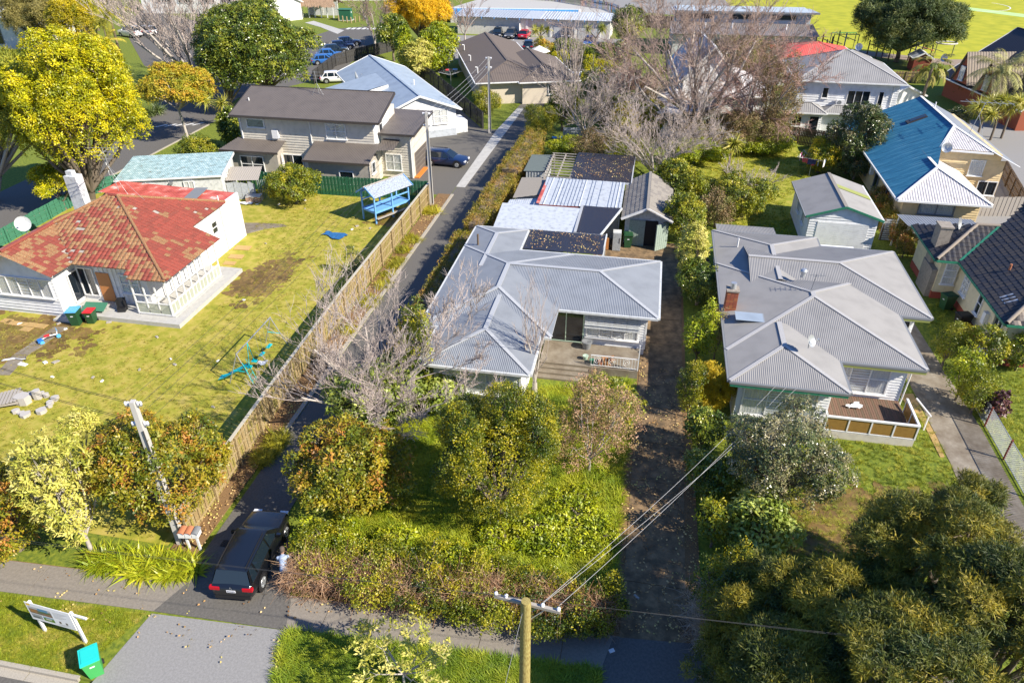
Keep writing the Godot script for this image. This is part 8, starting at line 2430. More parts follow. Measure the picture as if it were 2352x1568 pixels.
func build_objects():
	mat("bag_white", Color(0.75, 0.75, 0.75), 0.6)
	mat("towel_blue", Color(0.05, 0.35, 0.75), 0.9, {"tex": "t_flake", "scale": 1.4})
	mat("tarp", Color(0.02, 0.16, 0.5), 0.6)
	# power poles and wires
	var p1 = g(418, 1245)
	var p2 = g(992, 470)
	var p3 = g(1125, 305)
	concrete_pole("tall concrete power pole rising from the orange shrub by the letterboxes", p1, 7.6, 0.2)
	concrete_pole("concrete power pole beside the blue station wagon", p2, 8.0, 0.1)
	concrete_pole("concrete power pole at the end of the dark fence", p3, 8.1, 0.1)
	var pc = g(1208, 1380, 7.4)
	pc.y = 0
	var t = thing("power_pole", "round greenish timber power pole with crossarm on the verge", "pole", pc)
	var b = MB.new()
	b.lathe(Vector3.ZERO, [[0.19, -0.1], [0.17, 3.0], [0.145, 7.3], [0.13, 7.4], [0.0, 7.41]], 14)
	obj(t, "post", b, "pole_wood")
	var ca = bx(t, "crossarm", Vector3(0.0, 7.05, -0.19), Vector3(1.9, 0.1, 0.1), "wood_grey", -0.1)
	for x in [-0.9, -0.6, 0.45, 0.9]:
		var i = MB.new()
		i.lathe(Vector3(x, 0.05, 0), [[0.03, 0.0], [0.055, 0.03], [0.03, 0.06], [0.055, 0.09], [0.0, 0.14]], 8)
		obj(ca, "insulator", i, "porcelain")
	pipe(t, "brace", [Vector3(0.6, 7.0, -0.2), Vector3(0.1, 6.5, -0.1)], 0.015, "galv")
	pipe(t, "stay_wire", [Vector3(-0.05, 7.2, 0.1), Vector3(-1.1, 0.0, 0.9)], 0.008, "wire_light")
	pipe(t, "jumper", [Vector3(-0.3, 7.1, 0.0), Vector3(-0.35, 6.6, 0.15), Vector3(-0.15, 6.0, 0.15)], 0.01, "wire")
	for k in 3:
		var c = pc + Vector3([0.45, 0.9, 0.15][k], [7.18, 7.15, 6.7][k], -0.22)
		wire_line("pale service wire from the timber pole to the deck house", c, Vector3(7.4 + k * 0.5, 3.0, -30.7), 0.35, "wire_light", 0.007, "service wires to the deck house")
	for k in 2:
		var y = 7.2 - k * 0.05
		var off = Vector3(-0.9 + k * 0.3, 7.2, -0.2)
		wire_line("dark street wire running along the footpath over the verge", Vector3(-48, 7.4, -11.2 - k * 0.25), pc + off, 0.5, "wire", 0.005, "street wires")
		wire_line("dark street wire running along the footpath over the verge", pc + off, Vector3(40, 7.4, -16.0 - k * 0.25), 0.5, "wire", 0.005, "street wires")
	for k in 4:
		var o = Vector3(-0.28 + (k % 2) * 0.56, [7.5, 7.5, 6.6, 6.6][k], 0)
		wire_line("black wire spanning the lawn between two concrete poles", p1 + o, p2 + Vector3(o.x, o.y + 0.35, 0), 0.7, "wire", 0.008, "wires over the lawn")
		wire_line("black wire running left from the concrete pole across the lawn", p1 + o, Vector3(-48 - k * 0.3, 6.2 if k < 2 else 5.4, -26.0), 0.5, "wire", 0.011, "wires to the left")
		wire_line("thin wire between the two far concrete poles", p2 + Vector3(o.x, o.y + 0.35, 0), p3 + Vector3(o.x, o.y + 0.4, 0), 0.3, "wire_light", 0.012, "wires along the driveway")
	# sale board
	var sb = thing("sale_board", "white property sale board with printed photos on two posts", "sign", g(150, 1462), -0.08)
	for x in [-0.92, 0.92]:
		bx(sb, "post", Vector3(x, 0.88, 0), Vector3(0.09, 1.76, 0.09), "white")
	bx(sb, "arm", Vector3(1.2, 1.62, 0), Vector3(0.7, 0.08, 0.07), "white")
	bx(sb, "board", Vector3(-0.12, 1.25, 0.055), Vector3(1.98, 0.98, 0.02), "white")
	var im = Image.create(256, 128, false, Image.FORMAT_RGB8)
	im.fill(Color(0.93, 0.93, 0.94))
	im.fill_rect(Rect2i(6, 5, 22, 14), Color(0.95, 0.75, 0.05))
	for q in [[8, 24, 132, 52, Color(0.45, 0.4, 0.38)], [8, 24, 132, 16, Color(0.72, 0.72, 0.74)], [14, 44, 40, 24, Color(0.62, 0.45, 0.3)], [62, 26, 60, 32, Color(0.35, 0.55, 0.68)], [62, 46, 70, 14, Color(0.32, 0.42, 0.3)], [84, 58, 50, 14, Color(0.55, 0.4, 0.36)], [8, 80, 62, 34, Color(0.6, 0.62, 0.64)], [14, 96, 40, 14, Color(0.4, 0.42, 0.45)], [76, 80, 64, 34, Color(0.32, 0.5, 0.2)], [76, 80, 64, 10, Color(0.55, 0.66, 0.75)], [90, 92, 34, 12, Color(0.75, 0.75, 0.72)], [168, 88, 12, 16, Color(0.3, 0.2, 0.18)], [206, 88, 12, 16, Color(0.32, 0.28, 0.28)]]:
		im.fill_rect(Rect2i(q[0], q[1], q[2], q[3]), q[4])
	for k in 7: im.fill_rect(Rect2i(152, 24 + k * 7, 84 - (k * 13) % 40, 2), Color(0.55, 0.55, 0.58))
	for k in 3: im.fill_rect(Rect2i(160, 108 + k * 5, 70 - k * 12, 2), Color(0.6, 0.6, 0.62))
	var pm = StandardMaterial3D.new()
	pm.albedo_texture = ImageTexture.create_from_image(im)
	pm.roughness = 0.4
	var pq = MB.new()
	pq.quad_uv(Vector3(-1.1, 0.77, 0.067), Vector3(0.86, 0.77, 0.067), Vector3(0.86, 1.73, 0.067), Vector3(-1.1, 1.73, 0.067))
	obj(sb, "print", pq, pm)
	# bins
	bin("bright green wheelie bin with turquoise lid on the verge beside the sale board", g(222, 1542), 0.75, "bin_bright", "lid_teal", 1.0)
	bin("dark green wheelie bin with blue lid by the tile roofed house steps", g(178, 744), 0.25, "bin_green", "lid_blue", 1.1)
	bin("dark green wheelie bin with red lid by the tile roofed house steps", g(213, 740), 0.2, "bin_green", "lid_red", 0.9)
	bin("dark wheelie bin beside the old fridge at the shed doors", g(1441, 566), 0.1, "bin_green", "bin_green", 1.1)
	bin("dark green wheelie bin against the cream cottage side wall", Vector3(20.5, 0, -46.2), -1.2, "bin_green", "bin_green", 1.1)
	bin("black wheelie bin with open lid along the cream cottage wall", Vector3(20.6, 0, -43.6), -1.3, "black_plastic", "black_plastic", 1.1)
	bin("wheelie bin with red lid in shade by the rotary clothesline", g(1030, 178), 0.2, "bin_green", "lid_red", 1.1)
	bin("wheelie bin with blue lid in shade by the rotary clothesline", g(1046, 177), 0.2, "bin_green", "lid_blue", 1.1)
	# letterboxes
	var lt = thing("letterboxes", "row of three letterboxes with curved tile tops by the driveway", "letterbox", g(447, 1262), 0.15)
	bx(lt, "post", Vector3(-0.2, 0.45, 0), Vector3(0.08, 0.9, 0.08), "white")
	bx(lt, "post", Vector3(0.25, 0.45, 0), Vector3(0.08, 0.9, 0.08), "white")
	for k in 3:
		var bxo = bx(lt, "box", Vector3(-0.28 + k * 0.29, 1.0, 0), Vector3(0.25, 0.24, 0.36), "white")
		var c = MB.new()
		for i in 8:
			var a0 = PI * i / 8.0
			var a1 = PI * (i + 1) / 8.0
			c.quad(Vector3(cos(a0) * 0.15, sin(a0) * 0.1, 0.22), Vector3(cos(a0) * 0.15, sin(a0) * 0.1, -0.22), Vector3(cos(a1) * 0.15, sin(a1) * 0.1, -0.22), Vector3(cos(a1) * 0.15, sin(a1) * 0.1, 0.22))
		obj(bxo, "lid", c, ["terracotta", "terracotta", "grey_trim"][k], Vector3(0, 0.12, 0))
	# blue play house
	var gz = thing("play_gazebo", "weathered blue raised play hut with flaking gable roof by the fence corner", "playhouse", Vector3(-21.15, 0, -54.5), deg_to_rad(60))
	for x in [-1.85, 0.0, 1.85]:
		for z in [-0.8, 0.8]: bx(gz, "post", Vector3(x, 1.25, z), Vector3(0.11, 2.5, 0.11), "blue_paint")
	for z in [-0.8, 0.8]:
		for y in [0.95, 1.75, 2.45]: bx(gz, "rail", Vector3(0, y, z), Vector3(3.8, 0.1 if y != 0.95 else 0.18, 0.06), "blue_paint")
	for x in [-1.85, 1.85]:
		bx(gz, "rail", Vector3(x, 0.95, 0), Vector3(0.06, 0.18, 1.7), "blue_paint")
	bx(gz, "platform", Vector3(0, 0.98, 0), Vector3(3.8, 0.06, 1.6), "blue_paint")
	bx(gz, "bench", Vector3(0, 0.45, 0.95), Vector3(3.7, 0.05, 0.25), "wood_grey")
	var gr = MB.new()
	for s in [-1.0, 1.0]:
		gr.quad(Vector3(-2.1 * s, 2.35, s * 1.15), Vector3(2.1 * s, 2.35, s * 1.15), Vector3(2.1 * s, 3.05, 0), Vector3(-2.1 * s, 3.05, 0))
	obj(gz, "roof", gr, "flaking")
	for x in [-2.1, 2.1]:
		var bl = MB.new()
		for s in [-1.0, 1.0]: bl.bar(Vector3(x, 2.33, s * 1.17), Vector3(x, 3.05, 0), 0.05, 0.12)
		obj(gz, "bargeboard", bl, "blue_paint")
	pipe(gz, "ridge_pole", [Vector3(-2.2, 3.07, 0), Vector3(2.15, 3.07, 0)], 0.06, "wood_grey")
	# swing set
	var sw = thing("swing_set", "white metal swing set with turquoise seats and slide on the lawn", "swing set", Vector3(-21.1, 0, -31.7))
	for z in [-2.0, 2.0]:
		for x in [-0.75, 0.75]: pipe(sw, "leg", [Vector3(x, 0, z + 0.15 * signf(z)), Vector3(0, 2.0, z)], 0.03, "galv")
		pipe(sw, "brace", [Vector3(-0.42, 0.9, z + 0.07 * signf(z)), Vector3(0.42, 0.9, z + 0.07 * signf(z))], 0.025, "teal")
	pipe(sw, "top_bar", [Vector3(0, 2.0, -2.05), Vector3(0, 2.0, 2.05)], 0.035, "galv")
	for z in [-1.2, -0.3]:
		bx(sw, "seat", Vector3(0.05, 0.5, z), Vector3(0.2, 0.05, 0.45), "teal")
		for q in [-0.2, 0.2]: pipe(sw, "chain", [Vector3(0.05, 0.52, z + q), Vector3(0, 2.0, z + q)], 0.008, "galv", 4)
	for q in [0.5, 1.1]:
		bx(sw, "glider_seat", Vector3(0, 0.55, q), Vector3(0.3, 0.06, 0.24), "teal")
		pipe(sw, "glider_arm", [Vector3(0, 0.55, q), Vector3(0, 2.0, 0.8)], 0.02, "teal")
	var sl = MB.new()
	grid(sl, [[Vector3(-1.6, 0.1, 1.65), Vector3(-1.6, 0.02, 1.75), Vector3(-1.6, 0.02, 2.05), Vector3(-1.6, 0.1, 2.15)], [Vector3(-1.1, 0.32, 1.65), Vector3(-1.1, 0.22, 1.75), Vector3(-1.1, 0.22, 2.05), Vector3(-1.1, 0.32, 2.15)], [Vector3(0.3, 1.2, 1.65), Vector3(0.3, 1.1, 1.75), Vector3(0.3, 1.1, 2.05), Vector3(0.3, 1.2, 2.15)]])
	obj(sw, "slide", sl, "teal")
	for q in [1.7, 2.1]: pipe(sw, "ladder_side", [Vector3(0.3, 1.5, q), Vector3(0.75, 0.0, q)], 0.02, "teal")
	for k in 3: pipe(sw, "ladder_rung", [Vector3(0.4 + k * 0.12, 0.95 - k * 0.32, 1.7), Vector3(0.4 + k * 0.12, 0.95 - k * 0.32, 2.1)], 0.015, "teal")
	# things on the lawn
	cloth("towel", "crumpled blue patterned towel lying on the lawn", "towel", g(768, 542), Vector2(1.9, 0.9), "towel_blue", -0.3)
	cloth("cloth", "white cloth dropped on the deck boards", "cloth", Vector3(12.1, 0.53, -33.1), Vector2(0.8, 0.4), "bag_white", 0.4)
	cloth("tarpaulin", "crumpled blue tarpaulin by the leaning iron fence", "tarpaulin", g(1292, 318), Vector2(2.2, 1.1), "tarp", 0.2)
	cloth("cloth", "blue sheet lying in the fence shadow", "cloth", g(768, 715), Vector2(0.7, 1.3), "tarp", 0.9)
	cloth("cloth", "white plastic sheet on the grass by the brick barbecue", "cloth", g(560, 468), Vector2(1.6, 0.5), "bag_white", 0.1)
	cloth("cloth", "white bag caught on the swing set seat", "cloth", Vector3(-20.7, 0.3, -31.3), Vector2(0.5, 0.4), "bag_white", 0.1)
	var k2 = 0
	for q in [[103, 833, 0.35], [128, 832, 0.4], [52, 838, 0.5], [401, 838, 0.28], [120, 867, 0.2], [213, 868, 0.18], [234, 876, 0.2], [489, 936, 0.22], [392, 825, 0.18], [250, 741, 0.3], [150, 757, 0.2], [360, 775, 0.25], [45, 745, 0.3], [134, 744, 0.25], [500, 830, 0.2], [320, 700, 0.22], [560, 690, 0.2], [610, 560, 0.2], [590, 470, 0.25], [320, 850, 0.2], [700, 460, 0.3], [820, 520, 0.3], [808, 528, 0.25], [850, 525, 0.25], [640, 470, 0.2], [700, 480, 0.15], [1405, 1496, 0.2], [1462, 1372, 0.25]]:
		var r = thing("litter", ["pale scrap of rubbish lying on the worn lawn", "broken offcut of timber lying on the worn lawn"][k2 % 2], "rubbish", g(q[0], q[1]), R.randf() * 6.0, "scraps strewn over the lawn")
		var m = MB.new()
		m.box(Vector3(0, 0.04, 0), Vector3(q[2], 0.07, q[2] * R.randf_range(0.35, 0.7)), Basis(Vector3(0, 0, 1), R.randf_range(-0.2, 0.2)))
		m.box(Vector3(q[2] * 0.2, 0.07, 0.02), Vector3(q[2] * 0.5, 0.05, q[2] * 0.3), Basis(Vector3.UP, 0.6))
		obj(r, "scrap", m, "bag_white" if k2 % 2 == 0 else "wood_grey")
		k2 += 1
	# stones round the dead fire, the pallet
	var pl = thing("pallet", "weathered wooden pallet leaning on rubble at the lawn edge", "pallet", g(20, 925), 0.5)
	for k in 7: bx(pl, "slat", Vector3(-0.55 + k * 0.18, 0.32 + k * 0.02, 0), Vector3(0.13, 0.03, 1.3), "wood_grey")
	for k in 3: bx(pl, "bearer", Vector3(0, 0.26, -0.55 + k * 0.55), Vector3(1.25, 0.1, 0.09), "wood_grey")
	for q in [[55, 925, 0.75, 0.5], [88, 915, 0.42, 0.55], [72, 912, 0.5, 0.25], [116, 928, 0.35, 0.2], [106, 912, 0.3, 0.25], [97, 947, 0.55, 0.22], [60, 955, 0.5, 0.18], [37, 948, 0.35, 0.22], [126, 918, 0.45, 0.2], [98, 906, 0.25, 0.2], [115, 934, 0.3, 0.18], [48, 950, 0.35, 0.1]]:
		var st = thing("stone_block", "pale broken stone block in the rubble ring on the lawn", "stone", g(q[0], q[1]), R.randf() * 3.0, "rubble ring blocks")
		var m = MB.new()
		var pts: Array = []
		for i in 7: pts.append(Vector2(cos(-i * TAU / 7.0), sin(-i * TAU / 7.0)) * q[2] * R.randf_range(0.4, 0.6))
		m.prism(pts, 0.0, q[3])
		obj(st, "block", m, "stone")
	# stepping stones and path of the tile roofed house
	for q in [[25, 742], [48, 745], [72, 747], [95, 750], [60, 757], [15, 738]]:
		var sp = g(q[0], q[1])
		slab("stepping_stone", [v2(sp) + Vector2(-0.35, -0.25), v2(sp) + Vector2(0.35, -0.22), v2(sp) + Vector2(0.33, 0.25), v2(sp) + Vector2(-0.36, 0.22)], 0.0, 0.06, "orange_path")
	for q in [[0, 862, 40, 818], [42, 816, 75, 795], [77, 793, 112, 768], [114, 766, 135, 752]]:
		var a = g(q[0] - 12, q[1])
		var c = g(q[2] - 12, q[3])
		var a2 = g(q[0] + 22, q[1])
		var c2 = g(q[2] + 22, q[3])
		slab("garden_path", [v2(a), v2(a2), v2(c2), v2(c)], 0.0, 0.05, "concrete")
	for q in [[545, 620, 1.1], [530, 640, 1.0], [515, 655, 0.8]]:
		var sp = g(q[0] + 12, q[1] - 50)
		slab("stepping_stone", [v2(sp) + Vector2(-0.6, -0.3) * q[2], v2(sp) + Vector2(0.5, -0.35) * q[2], v2(sp) + Vector2(0.6, 0.3) * q[2], v2(sp) + Vector2(-0.5, 0.35) * q[2]], 0.0, 0.06, "orange_path")
	slab("worn_path", px_poly([[556, 512], [600, 512], [650, 515], [660, 520], [610, 526], [575, 535], [556, 540]]), 0.012, 0.02, "concrete")
	# toys, car seat, green mat
	var tk = thing("tricycle", "small red, blue and white ride-on toy by the garden path", "toy", g(115, 782), 0.9)
	pipe(tk, "frame", [Vector3(-0.4, 0.25, 0), Vector3(0.0, 0.35, 0), Vector3(0.45, 0.3, 0), Vector3(0.5, 0.6, 0)], 0.035, "white_metal")
	bx(tk, "seat", Vector3(-0.1, 0.4, 0), Vector3(0.3, 0.06, 0.2), "lid_red")
	bx(tk, "tray", Vector3(-0.5, 0.2, 0), Vector3(0.3, 0.15, 0.35), "tarp")
	pipe(tk, "handlebar", [Vector3(0.5, 0.6, -0.22), Vector3(0.5, 0.6, 0.22)], 0.02, "lid_blue")
	for q in [Vector3(0.5, 0.14, 0), Vector3(-0.45, 0.1, 0.2), Vector3(-0.45, 0.1, -0.2)]:
		var m = MB.new()
		m.lathe(q, [[0.0, -0.03], [0.13, -0.03], [0.13, 0.03], [0.0, 0.03]], 12, Vector3(0, 0, 1))
		obj(tk, "wheel", m, "lid_blue")
	var sc = thing("scooter", "white kick scooter lying on the garden path", "scooter", g(20, 828), 0.5)
	bx(sc, "deck", Vector3(0, 0.1, 0), Vector3(0.7, 0.03, 0.14), "porcelain")
	pipe(sc, "stem", [Vector3(0.35, 0.1, 0), Vector3(0.75, 0.14, 0.3), Vector3(1.0, 0.16, 0.35)], 0.025, "white_metal")
	pipe(sc, "handlebar", [Vector3(0.95, 0.16, 0.15), Vector3(1.05, 0.16, 0.55)], 0.02, "dark")
	for x in [-0.32, 0.36]:
		var m = MB.new()
		m.lathe(Vector3(x, 0.07, 0), [[0.0, -0.02], [0.07, -0.02], [0.07, 0.02], [0.0, 0.02]], 12, Vector3(0, 0, 1))
		obj(sc, "wheel", m, "rubber")
	var cs = thing("car_seat", "black child car seat standing on the concrete terrace", "car seat", Vector3(-32.6, 0.3, -35.4), 0.3)
	bx(cs, "base", Vector3(0, 0.14, 0.05), Vector3(0.48, 0.28, 0.5), "black_plastic")
	bx(cs, "back", Vector3(0, 0.5, -0.15), Vector3(0.46, 0.65, 0.16), "black_plastic").rotation.x = -0.25
	for x in [-0.24, 0.24]: bx(cs, "side_wing", Vector3(x, 0.52, -0.04), Vector3(0.06, 0.5, 0.26), "black_plastic")
	var mt = thing("green_table", "low green folding table top leaning beside the car seat", "table", Vector3(-34.3, 0.3, -35.0), 0.1)
	bx(mt, "top", Vector3(0, 0.3, 0), Vector3(1.5, 0.04, 0.75), "fence_green_b").rotation.x = 0.35
	for x in [-0.6, 0.6]: pipe(mt, "leg", [Vector3(x, 0.42, -0.3), Vector3(x, 0.0, -0.25)], 0.02, "galv")
	# brick barbecue
	var bq = thing("brick_barbecue", "small old brick barbecue beside the green fence", "barbecue", g(585, 462), 0.2)
	for k in 5:
		for i in 5:
			bx(bq, "brick", Vector3(-0.52 + i * 0.26, 0.05 + k * 0.1, 0.3), Vector3(0.245, 0.085, 0.2), "orange_brick" if (i + k) % 2 else "brick_pale")
			if i in [0, 4]: bx(bq, "brick", Vector3(-0.52 + i * 0.26, 0.05 + k * 0.1, -0.15), Vector3(0.2, 0.085, 0.6), "brick_pale")
	bx(bq, "hearth", Vector3(0, 0.53, 0), Vector3(1.3, 0.05, 0.85), "stone")
	# back yard odds and ends
	var fr = thing("old_fridge", "old white fridge standing outside the open shed", "fridge", g(1415, 572), 0.05)
	bx(fr, "body", Vector3(0, 0.75, 0), Vector3(0.62, 1.5, 0.62), "white_old")
	bx(fr, "door", Vector3(0, 0.75, 0.33), Vector3(0.58, 1.42, 0.04), "galv_old")
	bx(fr, "handle", Vector3(0.24, 0.9, 0.37), Vector3(0.03, 0.4, 0.03), "galv")
	var cb = thing("cabinet", "brown wooden cabinet under the canopy edge beside the fridge", "cabinet", g(1387, 570), 0.05)
	bx(cb, "body", Vector3(0, 0.5, 0), Vector3(0.7, 1.0, 0.55), "cardboard")
	for x in [-0.17, 0.17]: bx(cb, "door", Vector3(x, 0.5, 0.29), Vector3(0.31, 0.9, 0.02), "wood_int")
	var wt = thing("water_tank", "black plastic rainwater tank beside the deck house wall", "tank", Vector3(4.35, 0, -47.0))
	var m = MB.new()
	m.lathe(Vector3.ZERO, [[0.75, 0.0], [0.75, 1.55], [0.7, 1.68], [0.3, 1.85], [0.3, 1.92], [0.0, 1.92]], 24)
	obj(wt, "body", m, "tank")
	for y in [0.4, 0.8, 1.2]:
		var rb = MB.new()
		rb.lathe(Vector3(0, y, 0), [[0.752, -0.03], [0.775, -0.015], [0.775, 0.015], [0.752, 0.03]], 24)
		obj(wt, "rib", rb, "tank")
	pipe(wt, "inlet_pipe", [Vector3(0, 1.95, 0), Vector3(0.4, 2.5, -0.1), Vector3(0.95, 2.75, -0.2)], 0.05, "lid_blue")
	var pt = 0
	for q in [[Vector3(-2.35, 0.5, -36.2), 0.3, "grey_trim", "dark plant pot on the porch by the front door"], [Vector3(-2.3, 0.5, -35.0), 0.16, "pale_green", "pale green pot on the porch steps"], [Vector3(-1.9, 0.5, -34.7), 0.14, "fence_green_b", "small green pot at the terrace edge"], [Vector3(-1.4, 0.5, -34.55), 0.16, "terracotta", "terracotta pot tipped beside the railing"]]:
		var po = thing("plant_pot", q[3], "pot", q[0])
		var pm2 = MB.new()
		pm2.lathe(Vector3.ZERO, [[q[1] * 0.7, 0.0], [q[1], q[1] * 1.5], [q[1] * 1.08, q[1] * 1.5], [q[1] * 1.08, q[1] * 1.7], [q[1] * 0.85, q[1] * 1.7], [0.0, q[1] * 1.5]], 14)
		obj(po, "pot", pm2, q[2])
	var bo = thing("cardboard_box", "open cardboard box on the terrace behind the railing", "box", Vector3(-1.05, 0.5, -34.75), 0.3)
	for s in [[0, 0.24, 0.48, 0.02], [0, -0.24, 0.48, 0.02], [0.24, 0, 0.02, 0.5], [-0.24, 0, 0.02, 0.5]]: bx(bo, "side", Vector3(s[0], 0.18, s[1]), Vector3(s[2], 0.36, s[3]), "cardboard")
	bx(bo, "flap", Vector3(0.34, 0.38, 0), Vector3(0.22, 0.015, 0.5), "cardboard").rotation.z = 0.3
	var ty = thing("tyre_pile", "pile of black car tyres by the cream cottage heat pump", "tyres", Vector3(20.3, 0.1, -39.2))
	for k in 3:
		var tm = MB.new()
		tm.lathe(Vector3.ZERO, [[0.2, -0.09], [0.3, -0.1], [0.33, 0.0], [0.3, 0.1], [0.2, 0.09], [0.2, -0.09]], 18)
		obj(ty, "tyre", tm, "rubber", Vector3((k % 2) * 0.08, k * 0.2, 0))
	clothesline(g(1858, 405), "rotary clothesline hung with coloured washing on the back lawn", true)
	clothesline(g(1031, 168), "empty rotary clothesline in the shaded yard behind the dark fence", false)
	clothesline(g(1036, 200), "empty rotary clothesline nearer the brown roofed house", false)
	# street lamp, school bits
	var sl2 = thing("street_lamp", "slim white street lamp beside the yellow green tree", "lamp", g(258, 425))
	pipe(sl2, "pole", [Vector3.ZERO, Vector3(0, 4.6, 0), Vector3(-0.5, 5.0, 0)], 0.06, "white_metal")
	bx(sl2, "lamp_head", Vector3(-0.75, 5.02, 0), Vector3(0.6, 0.14, 0.25), "galv")
	var fl = thing("court_light", "dark lamp post at the corner of the school court", "lamp", g(1511, 34))
	pipe(fl, "pole", [Vector3.ZERO, Vector3(0, 7.0, 0)], 0.14, "dark")
	bx(fl, "lamp_head", Vector3(0, 7.0, 0), Vector3(0.8, 0.3, 0.4), "galv")
	var eb = thing("electrical_cabinet", "dark green electrical cabinet on the grass by the crossing", "cabinet", g(795, 46), 0.1)
	bx(eb, "body", Vector3(0, 1.0, 0), Vector3(2.4, 2.0, 1.6), "fence_green")
	bx(eb, "roof", Vector3(0, 2.05, 0), Vector3(2.6, 0.12, 1.8), "fence_green_b")
	bx(eb, "sticker", Vector3(1.21, 1.5, 0), Vector3(0.02, 0.3, 0.4), "porcelain")
	bx(eb, "plinth", Vector3(0, 0.05, 0), Vector3(2.8, 0.1, 2.0), "slab_pale")
	for k in 7:
		var bl = thing("bollard", "short timber bollard on the grass round the electrical cabinet", "bollard", g(778 + k * 9.5, 48 + k * 1.6 - maxf(0, k - 3) * 3.2), 0.0, "bollards by the school drive")
		var bm = MB.new()
		bm.lathe(Vector3.ZERO, [[0.13, -0.1], [0.13, 1.0], [0.1, 1.08], [0.0, 1.08]], 10)
		obj(bl, "post", bm, "wood")
	playground()
	# leaves fallen on roofs, drive and path
	var lf = cluster("c_fallen", 5, 0.09, 0.06, 0.16, 0.1, 0.05)
	var lc = [Color(0.16, 0.08, 0.03), Color(0.36, 0.2, 0.07), Color(0.55, 0.38, 0.18), Color(0.5, 0.42, 0.12)]
	for q in [["on the patio cover", [Vector2(-7.4, -47.2), Vector2(-2.4, -47.2), Vector2(-2.4, -44.1), Vector2(-7.4, -44.1)], 2.96, 9], ["on the far plastic roof", [Vector2(-6, -65.4), Vector2(-1.2, -65.4), Vector2(-1.2, -59.2), Vector2(-6, -59.2)], 2.72, 6], ["along the concrete drive", [Vector2(0.3, -17.5), Vector2(3.9, -17.5), Vector2(3.6, -36), Vector2(0.6, -36)], 0.05, 9], ["on the footpath and crossing", [Vector2(-24, -16.3), Vector2(-10, -16.8), Vector2(-10, -13.5), Vector2(-24, -14)], 0.05, 1.6], ["in the driveway garden bed", [Vector2(-18.1, -17.6), Vector2(-16.9, -17.6), Vector2(-16.9, -59), Vector2(-18.1, -59)], 0.08, 16]]:
		grass_patch("fallen_leaves", "brown fallen leaves lying " + q[0], q[1], q[3], lf, 1.0, lc, q[2])

func cloth(called, label, cat, p: Vector3, s: Vector2, m, turn):
	var t = thing(called, label, cat, p, turn)
	var b = MB.new()
	var rows: Array = []
	for i in 9:
		var r: Array = []
		for j in 7:
			var u = i / 8.0 - 0.5
			var v = j / 6.0 - 0.5
			r.append(Vector3(u * s.x + sin(v * 9.0) * 0.07, 0.05 + 0.07 * absf(sin(u * 13.0 + v * 5.0)) + 0.05 * R.randf(), v * s.y * (1.0 + 0.4 * sin(u * 6.0))))
		rows.append(r)
	grid(b, rows)
	obj(t, "fabric", b, m)

func clothesline(p: Vector3, label, washing):
	var t = thing("clothesline", label, "clothesline", p, 0.4)
	pipe(t, "pole", [Vector3.ZERO, Vector3(0, 2.0, 0)], 0.03, "galv")
	for k in 4:
		var d = Vector3(cos(k * PI / 2), 0, sin(k * PI / 2))
		pipe(t, "arm", [Vector3(0, 1.6, 0), d * 1.7 + Vector3(0, 2.05, 0)], 0.02, "galv")
	var w = MB.new()
	for r in [0.8, 1.2, 1.65]:
		for k in 4:
			var a = Vector3(cos(k * PI / 2) * r, 1.75 + r * 0.18, sin(k * PI / 2) * r)
			var c = Vector3(cos((k + 1) * PI / 2) * r, 1.75 + r * 0.18, sin((k + 1) * PI / 2) * r)
			w.tube(a, c, 0.008, 0.008, 3)
	obj(t, "lines", w, "wire_light")
	if not washing: return
	var cl = [Color(0.7, 0.7, 0.72), Color(0.05, 0.05, 0.12), Color(0.6, 0.1, 0.3), Color(0.7, 0.7, 0.75), Color(0.05, 0.2, 0.45), Color(0.5, 0.08, 0.08), Color(0.7, 0.68, 0.7), Color(0.4, 0.45, 0.55)]
	for k in 24:
		var side = k % 4
		var r = [0.85, 1.25, 1.62][k % 3]
		var u = R.randf_range(0.12, 0.75)
		var a = Vector3(cos(side * PI / 2) * r, 1.75 + r * 0.18, sin(side * PI / 2) * r)
		var c = Vector3(cos((side + 1) * PI / 2) * r, 1.75 + r * 0.18, sin((side + 1) * PI / 2) * r)
		var g1 = thing("washing", "coloured garment pegged on the rotary clothesline", "clothing", p, 0.4, "washing on the line")
		var q = MB.new()
		q.col = cl[k % 8]
		var h = R.randf_range(0.35, 0.75)
		var e = a.lerp(c, u)
		var f = a.lerp(c, minf(u + R.randf_range(0.14, 0.24), 0.97))
		var md = (e + f) * 0.5 + Vector3(0.05, -h * 0.5, 0.06)
		q.tri(e, md, f)
		q.quad(e, e + Vector3(0.03, -h, 0.02), md + Vector3(0, -h * 0.5, 0), md)
		q.quad(md, md + Vector3(0, -h * 0.5, 0), f + Vector3(-0.02, -h * 1.05, 0.03), f)
		obj(g1, "fabric", q, "cloth_vc")

